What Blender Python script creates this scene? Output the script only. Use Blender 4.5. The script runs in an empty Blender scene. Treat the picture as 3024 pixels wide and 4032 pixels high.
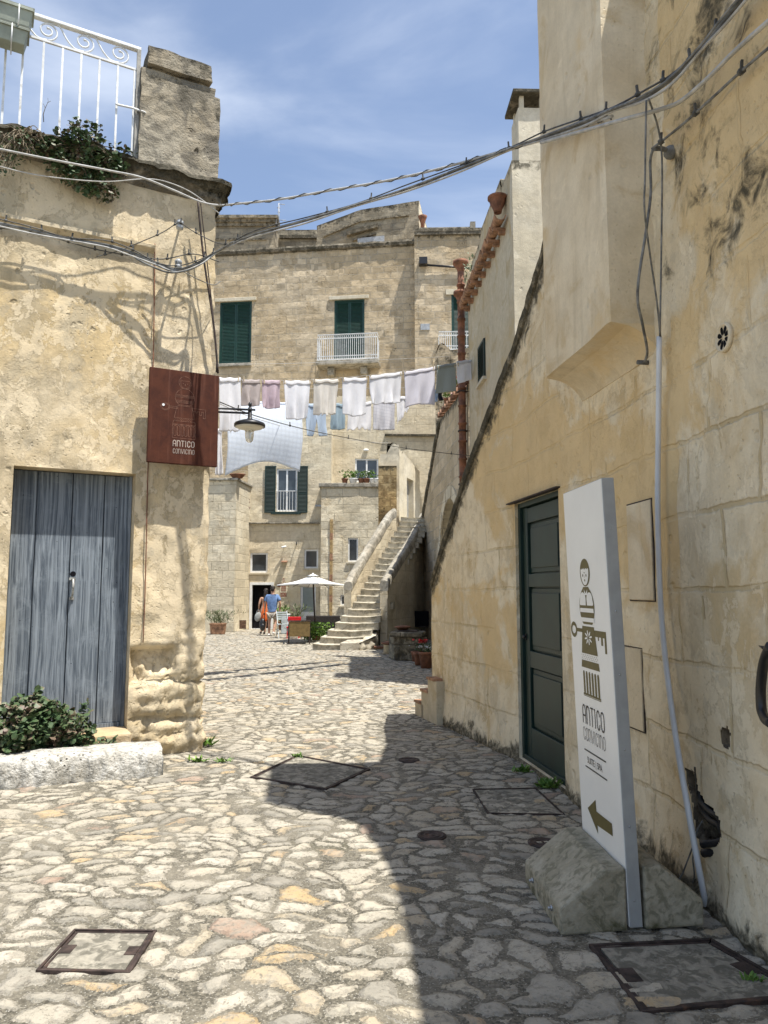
import bpy, math, random
from math import sin, cos, pi, radians, sqrt, atan2, tan
from mathutils import Vector, Matrix, noise
random.seed(7)
sc = bpy.context.scene
COL = sc.collection
F = 2912.0; TILT = math.atan(304/2912); CZ = 1.6
# ---------------------------------------------------------------- pixel <-> world
def ray(px, py):
    u = (px-1512)/F; v = (2016-py)/F
    return Vector((u, cos(TILT)-v*sin(TILT), sin(TILT)+v*cos(TILT)))
CAM = Vector((0, 0, CZ))
def at(px, py, Y):
    r = ray(px, py); return CAM + r*(Y/r.y)
def gr(px, py, z=0.0):
    r = ray(px, py); return CAM + r*((z-CZ)/r.z)
class Wall:
    """plane strip through polyline pts (left to right as seen from its front)"""
    def __init__(s, pts, lean=0):
        s.p = [Vector((q[0], q[1], 0)) for q in pts]
        s.L = [0]
        for a, b in zip(s.p, s.p[1:]): s.L.append(s.L[-1]+(b-a).length)
        s.len = s.L[-1]
    def seg(s, u):
        i = 0
        while i < len(s.p)-2 and u > s.L[i+1]: i += 1
        return i
    def n(s, u):
        # smooth normals round the bends
        i = s.seg(u); d = (s.p[i+1]-s.p[i]).normalized()
        t = (u-s.L[i])/(s.L[i+1]-s.L[i])
        if t < .5 and i > 0:
            e = (s.p[i]-s.p[i-1]).normalized(); d = d*(.5+max(t, 0)) + e*(.5-max(t, 0))
        elif t >= .5 and i < len(s.p)-2:
            e = (s.p[i+2]-s.p[i+1]).normalized(); d = d*(1.5-min(t, 1)) + e*(min(t, 1)-.5)
        d.normalize()
        return Vector((d.y, -d.x, 0))
    def pt(s, u, z, o=0.0):
        i = s.seg(u); a, b = s.p[i], s.p[i+1]
        q = a + (b-a).normalized()*(u-s.L[i])
        q = q + s.n(u)*o
        return Vector((q.x, q.y, z))
    def uz(s, px, py, o=0.0):
        r = ray(px, py); best = None
        for i in range(len(s.p)-1):
            a, b = s.p[i], s.p[i+1]; d = (b-a).normalized(); n = Vector((d.y, -d.x, 0))
            den = r.dot(n)
            if abs(den) < 1e-6: continue
            t = (a+n*o-CAM).dot(n)/den
            if t <= 0: continue
            q = CAM + r*t; u = (q-a-n*o).dot(d)
            ln = (b-a).length
            lo = -1e9 if i == 0 else 0; hi = 1e9 if i == len(s.p)-2 else ln
            err = 0 if lo <= u <= hi else min(abs(u-lo), abs(u-hi))
            if best is None or err < best[0]: best = (err, s.L[i]+u, q.z)
        return best[1], best[2]
    def rect(s, x0, y0, x1, y1, o=0.0):
        a = s.uz(x0, (y0+y1)/2, o)[0]; b = s.uz(x1, (y0+y1)/2, o)[0]
        zt = s.uz((x0+x1)/2, y0, o)[1]; zb = s.uz((x0+x1)/2, y1, o)[1]
        return (min(a, b), max(a, b), zb, zt)
class Plane:
    def __init__(s, O, U, V):
        s.O = Vector(O); s.U = Vector(U).normalized(); s.N = s.U.cross(Vector(V)).normalized(); s.V = s.N.cross(s.U)
    def uv(s, px, py):
        r = ray(px, py); t = (s.O-CAM).dot(s.N)/r.dot(s.N); q = CAM+r*t-s.O
        return q.dot(s.U), q.dot(s.V)
    def pt(s, u, v, o=0): return s.O+s.U*u+s.V*v+s.N*o
# ---------------------------------------------------------------- mesh builder
class MB:
    def __init__(s): s.v = []; s.f = []; s.m = []; s.a = {}; s.cur = 0; s.sm = []; s.smooth = False
    def V(s, p): s.v.append(tuple(p)); return len(s.v)-1
    def Fc(s, *i): s.f.append(tuple(i)); s.m.append(s.cur); s.sm.append(s.smooth)
    def poly(s, pts): s.Fc(*[s.V(p) for p in pts])
    def hexa(s, c):  # 8 corners: bottom 4 ccw, top 4 ccw
        i = [s.V(p) for p in c]
        for q in ((3,2,1,0),(4,5,6,7),(0,1,5,4),(1,2,6,5),(2,3,7,6),(3,0,4,7)): s.Fc(*[i[k] for k in q])
    def box(s, c, d, rz=0.0, jit=0.0):
        x, y, z = d[0]/2, d[1]/2, d[2]/2; R = Matrix.Rotation(rz, 3, 'Z'); o = []
        for k in ((-x,-y,-z),(x,-y,-z),(x,y,-z),(-x,y,-z),(-x,-y,z),(x,-y,z),(x,y,z),(-x,y,z)):
            q = R@Vector(k)+Vector(c)
            if jit: q += Vector((random.uniform(-jit, jit) for _ in range(3)))
            o.append(q)
        s.hexa(o)
    def wbox(s, W, u0, u1, z0, z1, o0, o1):
        s.hexa([W.pt(u0,z0,o1), W.pt(u1,z0,o1), W.pt(u1,z0,o0), W.pt(u0,z0,o0), W.pt(u0,z1,o1), W.pt(u1,z1,o1), W.pt(u1,z1,o0), W.pt(u0,z1,o0)])
    def pbox(s, P, u0, u1, v0, v1, o0, o1): s.wbox(P, u0, u1, v0, v1, o0, o1)
    def frame(s, W, u0, u1, z0, z1, o0, o1, w):
        s.wbox(W,u0,u0+w,z0,z1,o0,o1); s.wbox(W,u1-w,u1,z0,z1,o0,o1)
        s.wbox(W,u0+w,u1-w,z0,z0+w,o0,o1); s.wbox(W,u0+w,u1-w,z1-w,z1,o0,o1)
    def bar(s, a, b, w, h=None):
        a = Vector(a); b = Vector(b); h = h or w; d = (b-a).normalized()
        up = Vector((0,0,1)) if abs(d.z) < .95 else Vector((0,1,0))
        x = d.cross(up).normalized()*w/2; y = x.cross(d).normalized()*h/2
        s.hexa([a-x-y, a+x-y, b+x-y, b-x-y, a-x+y, a+x+y, b+x+y, b-x+y])
    def tube(s, pts, r, n=8, cap=True):
        pts = [Vector(p) for p in pts]; rr = r if isinstance(r, (list, tuple)) else [r]*len(pts)
        rings = []; nx = None
        for i, p in enumerate(pts):
            d = (pts[min(i+1, len(pts)-1)]-pts[max(i-1, 0)]).normalized()
            if nx is None:
                up = Vector((0,0,1)) if abs(d.z) < .9 else Vector((0,1,0)); nx = d.cross(up).normalized()
            else: nx = (nx-d*nx.dot(d)).normalized()
            ny = d.cross(nx)
            rings.append([s.V(p+(nx*cos(2*pi*k/n)+ny*sin(2*pi*k/n))*rr[i]) for k in range(n)])
        old = s.smooth; s.smooth = True
        for a, b in zip(rings, rings[1:]):
            for k in range(n): s.Fc(a[k], a[(k+1)%n], b[(k+1)%n], b[k])
        s.smooth = old
        if cap: s.Fc(*rings[0][::-1]); s.Fc(*rings[-1])
    def lathe(s, prof, c=(0,0,0), n=20, sx=1, sy=1, ax=None):
        c = Vector(c); rings = []
        for r, z in prof:
            ring = []
            for k in range(n):
                q = Vector((r*cos(2*pi*k/n)*sx, r*sin(2*pi*k/n)*sy, z))
                if ax is not None: q = ax@q
                ring.append(s.V(c+q))
            rings.append(ring)
        s.smooth, old = True, s.smooth
        for a, b in zip(rings, rings[1:]):
            for k in range(n): s.Fc(a[k], a[(k+1)%n], b[(k+1)%n], b[k])
        s.smooth = old
        s.Fc(*rings[0][::-1]); s.Fc(*rings[-1])
    def prism(s, poly, ext):  # poly: 3D points, ext: vector
        ext = Vector(ext); a = [s.V(p) for p in poly]; b = [s.V(Vector(p)+ext) for p in poly]; n = len(a)
        s.Fc(*a[::-1]); s.Fc(*b)
        for k in range(n): s.Fc(a[k], a[(k+1)%n], b[(k+1)%n], b[k])
    def ell(s, c, r, n=12, m=8, R=None):
        prof = [(max(.001, sin(pi*i/m)), -cos(pi*i/m)) for i in range(m+1)]
        c = Vector(c); rings = []
        for a, z in prof:
            ring = []
            for k in range(n):
                q = Vector((a*cos(2*pi*k/n)*r[0], a*sin(2*pi*k/n)*r[1], z*r[2]))
                if R: q = R@q
                ring.append(s.V(c+q))
            rings.append(ring)
        old = s.smooth; s.smooth = True
        for a, b in zip(rings, rings[1:]):
            for k in range(n): s.Fc(a[k], a[(k+1)%n], b[(k+1)%n], b[k])
        s.smooth = old
    def leaf(s, p, d, up, L, w):
        d = d.normalized(); x = d.cross(up)
        if x.length < 1e-4: x = Vector((1,0,0))
        x.normalize(); n = x.cross(d)
        a = p; b = p+d*L*.35+x*w*.5+n*w*.12; c = p+d*L*.8+x*w*.38; e = p+d*L; f = p+d*L*.8-x*w*.38; g = p+d*L*.35-x*w*.5+n*w*.12
        s.poly([a, b, c, e, f, g])
SPL = {}
def setp(o, label=None, cat=None, group=None, kind=None):
    if label: o['label'] = label
    if cat: o['category'] = cat
    if group: o['group'] = group
    if kind: o['kind'] = kind
    return o
def thing(name, label, cat, loc=(0,0,0), group=None, rz=0):
    o = bpy.data.objects.new(name, None); COL.objects.link(o); o.empty_display_size = .1
    o.location = loc; o.rotation_euler = (0,0,rz)
    return setp(o, label, cat, group)
def wloc(o):
    p = Vector((0,0,0))
    while o is not None: p += Vector(o.location); o = o.parent
    return p
def build(name, mb, mats, parent=None, local=False, label=None, cat=None, group=None, kind=None, bevel=0, thick=0, sub=0, split=False):
    """mesh given in world coordinates (or local to parent when local=True); origin is put at its base"""
    if split:
        pa = list(range(len(mb.v)))
        def fd(x):
            while pa[x] != x: pa[x] = pa[pa[x]]; x = pa[x]
            return x
        for f in mb.f:
            for q in f[1:]: pa[fd(q)] = fd(f[0])
        gs = {}
        for i, f in enumerate(mb.f): gs.setdefault(fd(f[0]), []).append(i)
        for g in gs.values():
            m2 = MB(); mp = {}
            for i in g:
                for q in mb.f[i]:
                    if q not in mp: mp[q] = m2.V(mb.v[q])
                m2.cur = mb.m[i]; m2.smooth = mb.sm[i]; m2.Fc(*[mp[q] for q in mb.f[i]])
            for k, vals in mb.a.items():
                if len(vals) == len(mb.v): m2.a[k] = [vals[q] for q in mp]
            r = build(name, m2, mats, parent, local, label, cat, group, kind, bevel, thick, sub)
        return r
    me = bpy.data.meshes.new(name)
    off = Vector((0,0,0))
    if not local:
        if mb.v:
            xs = [v[0] for v in mb.v]; ys = [v[1] for v in mb.v]; zs = [v[2] for v in mb.v]
            off = Vector(((min(xs)+max(xs))/2, (min(ys)+max(ys))/2, min(zs)))
    me.from_pydata([(v[0]-off.x, v[1]-off.y, v[2]-off.z) for v in mb.v], [], mb.f)
    if not isinstance(mats, (list, tuple)): mats = [mats]
    for m in mats: me.materials.append(m)
    me.polygons.foreach_set('material_index', mb.m); me.polygons.foreach_set('use_smooth', mb.sm)
    uv = me.uv_layers.new(name='UVMap'); data = [0.0]*(2*len(me.loops))
    for p in me.polygons:
        n = p.normal
        if abs(n.z) > .75: tx, ty = Vector((1,0,0)), Vector((0,1,0))
        else:
            tx = Vector((-n.y, n.x, 0)); tx.normalize(); ty = Vector((0,0,1))
            # snap the tangent so flat walls stay continuous
            an = round(atan2(tx.y, tx.x)/radians(15))*radians(15); tx = Vector((cos(an), sin(an), 0))
        for li in p.loop_indices:
            q = mb.v[me.loops[li].vertex_index]
            data[2*li] = q[0]*tx.x+q[1]*tx.y; data[2*li+1] = (q[2] if ty.z else q[1])
    uv.data.foreach_set('uv', data)
    for k, vals in mb.a.items():
        at_ = me.attributes.new(k, 'FLOAT', 'POINT')
        vals = list(vals)+[0.0]*(len(mb.v)-len(vals)); at_.data.foreach_set('value', vals)
    me.validate(); me.update()
    o = bpy.data.objects.new(name, me); COL.objects.link(o)
    if parent is not None:
        o.parent = parent; o.location = off-wloc(parent) if not local else (0,0,0)
    else: o.location = off
    if bevel:
        b = o.modifiers.new('b', 'BEVEL'); b.width = bevel; b.segments = 2; b.limit_method = 'ANGLE'; b.angle_limit = radians(40)
    if thick:
        b = o.modifiers.new('s', 'SOLIDIFY'); b.thickness = thick; b.offset = 0
    if sub:
        b = o.modifiers.new('u', 'SUBSURF'); b.levels = sub; b.render_levels = sub
    return setp(o, label, cat, group, kind)
def dup(o, loc=None, rz=None, label=None):
    def cp(a, par):
        c = a.copy(); COL.objects.link(c); c.parent = par
        for ch in list(a.children): cp(ch, c)
        return c
    c = cp(o, None)
    if loc is not None: c.location = loc
    if rz is not None: c.rotation_euler = (0,0,rz)
    if label: c['label'] = label
    return c
def fbm(p, o=4, lac=2.1): return noise.fractal(Vector(p), 1.0, lac, o)
def facade(mb, W, u0, u1, z0, z1, ops=(), cell=.25, reveal=.2, disp=None, top=None, skip=None, fine=None, attr=None, revm=None, zmap=None):
    """front face of a wall along W with rectangular openings, reveals and relief"""
    us = {u0, u1}; zs = {z0, z1}
    for o in ops: us |= {o[0], o[1]}; zs |= {o[2], o[3]}
    def fill(S, c, lo, hi, fr=None):
        S = sorted(x for x in S if lo-1e-6 <= x <= hi+1e-6); out = [S[0]]
        for a, b in zip(S, S[1:]):
            if b-a < 1e-4: continue
            x = a
            seg = []
            cc = c
            if fr and (a < fr[1] and b > fr[0]):
                n = max(1, int(round((b-a)/fr[2])))
            else: n = max(1, int(round((b-a)/c)))
            out += [a+(b-a)*k/n for k in range(1, n+1)]
        return out
    if fine: us |= {fine[0], fine[1]}; zs |= {fine[2], fine[3]}
    U = fill(us, cell, u0, u1, (fine[0], fine[1], fine[4]) if fine else None)
    Z = fill(zs, cell, z0, z1, (fine[2], fine[3], fine[4]) if fine else None)
    am = mb.a.setdefault('moss', []); aw = mb.a.setdefault('wear', [])
    while len(am) < len(mb.v): am.append(0.0); aw.append(0.0)
    idx = {}
    def edge(u, z): return any(o[0]-1e-4 <= u <= o[1]+1e-4 and o[2]-1e-4 <= z <= o[3]+1e-4 for o in ops)
    def gv(i, j):
        if (i, j) in idx: return idx[(i, j)]
        u, z = U[i], Z[j]
        if top: z = min(z, top(u))
        d = 0 if (disp is None or edge(u, z)) else disp(u, z)
        k = mb.V(W.pt(u, z, d)); idx[(i, j)] = k
        m, w = attr(u, z) if attr else (0.0, 0.0)
        am.append(m); aw.append(w)
        return k
    old = mb.smooth; mb.smooth = cell < .15
    for i in range(len(U)-1):
        for j in range(len(Z)-1):
            uc, zc = (U[i]+U[i+1])/2, (Z[j]+Z[j+1])/2
            if any(o[0] < uc < o[1] and o[2] < zc < o[3] for o in ops): continue
            if skip and skip(uc, zc): continue
            if top and Z[j] >= max(top(U[i]), top(U[i+1]))-1e-5: continue
            mb.Fc(gv(i, j), gv(i+1, j), gv(i+1, j+1), gv(i, j+1))
    mb.smooth = False
    cur = mb.cur
    if revm is not None: mb.cur = revm
    for o in ops:
        r = o[4] if len(o) > 4 else reveal
        a, b, c, d = o[:4]
        q = lambda u, z, e: W.pt(u, z, e)
        mb.poly([q(a,c,0), q(a,d,0), q(a,d,-r), q(a,c,-r)]); mb.poly([q(b,d,0), q(b,c,0), q(b,c,-r), q(b,d,-r)])
        mb.poly([q(a,d,0), q(b,d,0), q(b,d,-r), q(a,d,-r)]); mb.poly([q(b,c,0), q(a,c,0), q(a,c,-r), q(b,c,-r)])
    mb.cur = cur; mb.smooth = old
def shell(mb, W, u0, u1, z0, z1, depth, top=None, n=8, eps=0.0):
    """sides, back and top closing a facade into a block"""
    us = [u0+(u1-u0)*k/n for k in range(n+1)]
    tz = [top(u) if top else z1 for u in us]
    n0 = W.n((u0+u1)/2); bp = lambda u, z: W.pt(u, z, 0)-n0*depth
    for a, b, ta, tb in zip(us, us[1:], tz, tz[1:]):
        mb.poly([W.pt(a,ta), W.pt(b,tb), bp(b,tb), bp(a,ta)])
        mb.poly([bp(b,z0), bp(a,z0), bp(a,ta), bp(b,tb)])
    mb.poly([W.pt(u0,z0), W.pt(u0,tz[0]), bp(u0,tz[0]), bp(u0,z0)])
    mb.poly([W.pt(u1,tz[-1]), W.pt(u1,z0), bp(u1,z0), bp(u1,tz[-1])])
def cat_line(a, b, sag, n=16):
    a = Vector(a); b = Vector(b); return [a.lerp(b, k/n)-Vector((0,0,sag*4*(k/n)*(1-k/n))) for k in range(n+1)]
def smooth_path(pts, n=6):
    P = [Vector(p) for p in pts]; P = [P[0]*2-P[1]]+P+[P[-1]*2-P[-2]]; out = []
    for i in range(1, len(P)-2):
        for k in range(n):
            t = k/n; a, b, c, d = P[i-1:i+3]
            out.append(.5*((2*b)+(c-a)*t+(2*a-5*b+4*c-d)*t*t+(3*b-a-3*c+d)*t**3))
    out.append(P[-2]); return out
# ---------------------------------------------------------------- materials
class NT:
    def __init__(s, name):
        s.mat = bpy.data.materials.new(name); s.mat.use_nodes = True; s.t = s.mat.node_tree; s.t.nodes.clear()
        s.out = s.t.nodes.new('ShaderNodeOutputMaterial'); s.b = s.t.nodes.new('ShaderNodeBsdfPrincipled')
        s.t.links.new(s.b.outputs[0], s.out.inputs[0]); s.geo = s.t.nodes.new('ShaderNodeNewGeometry'); s.P = s.geo.outputs['Position']
    def link(s, a, b): s.t.links.new(a, b)
    def put(s, sock, v):
        if isinstance(v, bpy.types.NodeSocket): s.link(v, sock)
        elif v is not None:
            if sock.type == 'RGBA' and len(v) == 3: v = (*v, 1)
            sock.default_value = v
    def noise(s, sc_=5, det=4, rough=.55, dist=0, vec=None, dim='3D'):
        n = s.t.nodes.new('ShaderNodeTexNoise'); n.inputs['Scale'].default_value = sc_; n.inputs['Detail'].default_value = det
        n.inputs['Roughness'].default_value = rough; n.inputs['Distortion'].default_value = dist
        s.link(vec or s.P, n.inputs['Vector']); return n.outputs['Fac']
    def noisec(s, sc_=5, det=3, vec=None):
        n = s.t.nodes.new('ShaderNodeTexNoise'); n.inputs['Scale'].default_value = sc_; n.inputs['Detail'].default_value = det
        s.link(vec or s.P, n.inputs['Vector']); return n.outputs['Color']
    def vor(s, sc_=5, feat='F1', vec=None, rnd=1.0):
        n = s.t.nodes.new('ShaderNodeTexVoronoi'); n.feature = feat; n.inputs['Scale'].default_value = sc_; n.inputs['Randomness'].default_value = rnd
        s.link(vec or s.P, n.inputs['Vector']); return n
    def math(s, op, a, b=0.0, c=None, clamp=False):
        n = s.t.nodes.new('ShaderNodeMath'); n.operation = op; n.use_clamp = clamp
        s.put(n.inputs[0], a); s.put(n.inputs[1], b)
        if c is not None: s.put(n.inputs[2], c)
        return n.outputs[0]
    def vmath(s, op, a, b=None):
        n = s.t.nodes.new('ShaderNodeVectorMath'); n.operation = op; s.put(n.inputs[0], a)
        if b is not None: s.put(n.inputs[3 if op == 'SCALE' else 1], b)
        return n.outputs[0]
    def ramp(s, f, lo, hi, a=0.0, b=1.0, smooth=True):
        n = s.t.nodes.new('ShaderNodeMapRange'); n.interpolation_type = 'SMOOTHSTEP' if smooth else 'LINEAR'
        s.put(n.inputs['Value'], f); n.inputs['From Min'].default_value = lo; n.inputs['From Max'].default_value = hi
        n.inputs['To Min'].default_value = a; n.inputs['To Max'].default_value = b; return n.outputs[0]
    def cr(s, f, stops):
        n = s.t.nodes.new('ShaderNodeValToRGB'); e = n.color_ramp.elements
        while len(e) < len(stops): e.new(.5)
        for k, (p, c) in enumerate(stops): e[k].position = p; e[k].color = (*c, 1)
        s.put(n.inputs[0], f); return n.outputs[0]
    def mix(s, f, a, b, mode='MIX'):
        n = s.t.nodes.new('ShaderNodeMix'); n.data_type = 'RGBA'; n.blend_type = mode
        s.put(n.inputs['Factor'], f); s.put(n.inputs[6], a); s.put(n.inputs[7], b); return n.outputs[2]
    def attr(s, name):
        n = s.t.nodes.new('ShaderNodeAttribute'); n.attribute_name = name; return n.outputs['Fac']
    def uv(s):
        n = s.t.nodes.new('ShaderNodeTexCoord'); return n.outputs['UV']
    def xyz(s, v):
        n = s.t.nodes.new('ShaderNodeSeparateXYZ'); s.link(v, n.inputs[0]); return n.outputs
    def comb(s, x, y, z):
        n = s.t.nodes.new('ShaderNodeCombineXYZ'); s.put(n.inputs[0], x); s.put(n.inputs[1], y); s.put(n.inputs[2], z); return n.outputs[0]
    def bump(s, h, strength=.5, dist=.02):
        n = s.t.nodes.new('ShaderNodeBump'); n.inputs['Strength'].default_value = strength; n.inputs['Distance'].default_value = dist
        s.link(h, n.inputs['Height']); s.link(n.outputs[0], s.b.inputs['Normal'])
    def fin(s, col, rough=.85, spec=.3, metal=0):
        s.put(s.b.inputs['Base Color'], col); s.put(s.b.inputs['Roughness'], rough); s.b.inputs['Specular IOR Level'].default_value = spec
        s.b.inputs['Metallic'].default_value = metal; return s.mat
def plain(name, col, rough=.6, var=.12, sc_=8, bump=.15, spec=.4, metal=0, dirt=None, dist=.005):
    m = NT(name); f = m.noise(sc_, 5, .6); d = tuple(max(0, c*(1-var*2.2)) for c in col); l = tuple(min(1, c*(1+var)) for c in col)
    c = m.mix(m.ramp(f, .3, .7), d, l)
    if dirt:
        g = m.noise(sc_*.45, 6, .65, .5); c = m.mix(m.ramp(g, .55, .72, 0, .8), c, dirt)
    m.bump(m.noise(sc_*8, 3), bump, dist); return m.fin(c, rough, spec, metal)
def stone(name, pale, warm, stain, patch=.52, big=.5, brick=None, mortar=None, pits=.5, bumps=.6, fine=9.0, bstr=.35, streak=0.0, mdist=.03, jv=.18, lich=None, bd=.02, wsc=1.1, jst=1.0, flake=0):
    m = NT(name)
    n1 = m.noise(big, 5, .6, .4); n2 = m.noise(big*3.3, 6, .62, .8); n3 = m.noise(fine, 5, .65); n4 = m.noise(55, 3, .6)
    c = m.mix(m.ramp(n1, .36, .64), pale, warm)
    c = m.mix(m.ramp(n2, patch-.03, patch+.12, 0, .8), c, stain)
    c = m.mix(m.ramp(n2, .30, .38, .5, 0), c, tuple(min(1, k*1.22) for k in pale))
    if streak:
        x = m.xyz(m.P); v = m.comb(m.math('MULTIPLY', x[0], 5), m.math('MULTIPLY', x[1], 5), m.math('MULTIPLY', x[2], .5))
        s_ = m.noise(1.3, 5, .6, .3, vec=v); c = m.mix(m.ramp(s_, .5, .72, 0, streak), c, tuple(k*.45 for k in stain))
    c = m.mix(m.ramp(n3, .25, .75, .0, .45), c, tuple(k*.62 for k in warm), 'MIX')
    c = m.mix(.35, c, m.mix(n4, (.6,.6,.6), (1.25,1.25,1.25)), 'MULTIPLY')
    h = m.math('ADD', m.math('MULTIPLY', n3, 1.0), m.math('MULTIPLY', n4, .35))
    if brick:
        uv = m.uv(); dv = m.vmath('SCALE', m.vmath('SUBTRACT', m.noisec(1.7, 4), (.5,.5,.5)), mdist*3)
        dv2 = m.vmath('SCALE', m.vmath('SUBTRACT', m.noisec(14, 3), (.5,.5,.5)), mdist*.8)
        b = m.t.nodes.new('ShaderNodeTexBrick'); m.link(m.vmath('ADD', m.vmath('ADD', uv, dv), dv2), b.inputs['Vector'])
        b.inputs['Scale'].default_value = 1; b.inputs['Brick Width'].default_value = brick[0]; b.inputs['Row Height'].default_value = brick[1]
        b.inputs['Mortar Size'].default_value = brick[2]; b.inputs['Mortar Smooth'].default_value = .6; b.inputs['Bias'].default_value = 0
        b.squash = 1.25; b.squash_frequency = 3; b.offset_frequency = 2
        b.inputs['Color1'].default_value = (1-jv*1.6,)*3+(1,); b.inputs['Color2'].default_value = (1+jv,)*3+(1,); b.inputs['Mortar'].default_value = (1,1,1,1)
        c = m.mix(.9, c, b.outputs['Color'], 'MULTIPLY')
        fade = m.ramp(m.noise(.9, 4, .6), .35, .6, brick[3] if len(brick) > 3 else .35, 1.0)
        jf = m.math('MULTIPLY', b.outputs['Fac'], m.math('MULTIPLY', fade, jst))
        c = m.mix(jf, c, mortar or tuple(k*.55 for k in warm))
        h = m.math('SUBTRACT', h, m.math('MULTIPLY', jf, 1.6))
    if pits:
        v = m.vor(7, vec=m.vmath('ADD', m.P, m.vmath('SCALE', m.noisec(6, 3), .12))); pm = m.math('MULTIPLY', m.ramp(v.outputs['Distance'], .10, .26, 1, 0), m.ramp(m.noise(2.2, 4, .6), .52, .62))
        c = m.mix(m.math('MULTIPLY', pm, pits), c, tuple(k*.33 for k in stain)); h = m.math('SUBTRACT', h, m.math('MULTIPLY', pm, 1.3))
        v2 = m.vor(23); pm2 = m.math('MULTIPLY', m.ramp(v2.outputs['Distance'], .08, .22, 1, 0), m.ramp(m.noise(1.3, 3), .46, .6))
        c = m.mix(m.math('MULTIPLY', pm2, pits*.8), c, tuple(k*.45 for k in stain)); h = m.math('SUBTRACT', h, m.math('MULTIPLY', pm2, .6))
    if flake:
        x = m.xyz(m.P); v = m.comb(m.math('MULTIPLY', x[0], 1.4), m.math('MULTIPLY', x[1], 1.4), x[2])
        f1 = m.noise(5.0, 9, .74, .4, vec=v); zone = m.ramp(m.noise(.75, 3), .40, .60, .10, -.02)
        fk = m.ramp(m.math('SUBTRACT', f1, zone), .47, .485); c = m.mix(m.math('MULTIPLY', fk, flake), c, m.mix(n3, tuple(k*1.0 for k in pale), tuple(min(1, k*1.22) for k in pale)))
        h = m.math('ADD', h, m.math('MULTIPLY', fk, .55*flake))
        g1 = m.noise(2.1, 8, .7, .3, vec=v); gk = m.ramp(g1, .57, .60); c = m.mix(m.math('MULTIPLY', gk, .55*flake), c, (.36,.335,.27))
    we = m.attr('wear'); wk = m.ramp(m.math('ADD', we, m.math('MULTIPLY', m.math('SUBTRACT', m.noise(wsc, 7, .62, .35), .5), 1.5)), .44, .58)
    c = m.mix(m.math('MULTIPLY', wk, .85), c, m.mix(n3, tuple(k*.8 for k in stain), tuple(k*1.3 for k in stain)))
    h = m.math('SUBTRACT', h, m.math('MULTIPLY', wk, .4))
    mo = m.attr('moss'); mn = m.noise(5, 7, .7, .6)
    mk = m.ramp(m.math('ADD', m.math('MULTIPLY', mo, .9), m.math('MULTIPLY', m.math('SUBTRACT', mn, .5), 1.5)), .42, .72)
    c = m.mix(m.math('MULTIPLY', mk, m.ramp(m.noise(22, 4, .7), .25, .6, .55, .95)), c, lich or (.055,.05,.035))
    m.bump(h, bstr*bumps*2, bd)
    return m.fin(c, .93, .15)
LEFTW = stone('left_plaster', (.71,.60,.42), (.64,.49,.27), (.44,.37,.25), .50, .6, pits=.55, bumps=.9, fine=7, bstr=.45, streak=.4, bd=.012, flake=.5)
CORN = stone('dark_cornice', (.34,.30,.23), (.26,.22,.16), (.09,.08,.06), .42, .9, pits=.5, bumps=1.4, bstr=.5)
PIERM = stone('pier_stone', (.40,.36,.28), (.33,.28,.20), (.13,.12,.10), .45, 1.1, pits=.6, bumps=1.2, bstr=.5)
RIGHTW = stone('right_plaster', (.82,.72,.53), (.74,.61,.40), (.62,.46,.24), .53, .55, brick=(.66,.40,.018,.0), jst=.75, mortar=(.47,.37,.21), pits=.22, bumps=.9, fine=3.5, bstr=.3, streak=.25, flake=.35, mdist=.03, jv=.035)
ORIEL = stone('oriel_plaster', (.80,.70,.52), (.71,.59,.40), (.62,.48,.28), .55, .7, pits=.12, bumps=.7, fine=3, bstr=.25, streak=.3)
HOUSE = stone('house_plaster', (.60,.53,.39), (.54,.45,.30), (.45,.35,.20), .56, .6, pits=.1, bumps=.5, bstr=.2, streak=.15)
TUFA = stone('tufa_blocks', (.60,.50,.355), (.53,.42,.27), (.42,.33,.21), .55, .45, brick=(.62,.31,.014,.5), mortar=(.55,.49,.38), pits=.5, bumps=.9, fine=6, bstr=.45, mdist=.035, jv=.16, bd=.04)
TUFAD = stone('tufa_dark', (.40,.35,.26), (.33,.28,.20), (.20,.18,.14), .5, .4, brick=(.6,.3,.012,.5), mortar=(.25,.22,.17), pits=.4, bumps=.9, bstr=.4, jv=.15, bd=.04)
TUFAL = stone('tufa_pale', (.76,.685,.52), (.68,.59,.42), (.55,.46,.31), .57, .5, brick=(.66,.33,.014,.4), mortar=(.44,.38,.27), pits=.35, bumps=.8, bstr=.4, mdist=.03, jv=.13, bd=.04)
PLASTB = stone('court_plaster', (.74,.665,.50), (.67,.575,.41), (.52,.44,.30), .55, .5, brick=(.7,.36,.01,.0), mortar=(.46,.39,.27), pits=.3, bumps=.8, bstr=.35, streak=.2, jv=.06, bd=.03)
STEPM = stone('step_stone', (.60,.56,.46), (.50,.45,.35), (.24,.22,.17), .5, 1.6, pits=.3, bumps=.9, bstr=.4)
PARAP = stone('parapet_stone', (.46,.43,.36), (.38,.34,.27), (.17,.16,.13), .47, 1.3, pits=.3, bumps=.9, bstr=.4)
KERB = stone('whitewashed_kerb', (.72,.70,.64), (.58,.55,.48), (.24,.23,.20), .50, 4.0, pits=.8, bumps=1.5, fine=16, bstr=.6)
CONC = stone('mossy_concrete', (.42,.385,.30), (.33,.30,.22), (.17,.16,.11), .50, 5.0, pits=.5, bumps=1.1, fine=26, bstr=.5, lich=(.07,.07,.035), bd=.008)
WELLM = stone('well_stone', (.40,.35,.26), (.27,.24,.17), (.06,.055,.045), .47, 1.2, brick=(.5,.35,.015,.6), pits=.4, bumps=1.2, bstr=.5)
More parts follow.
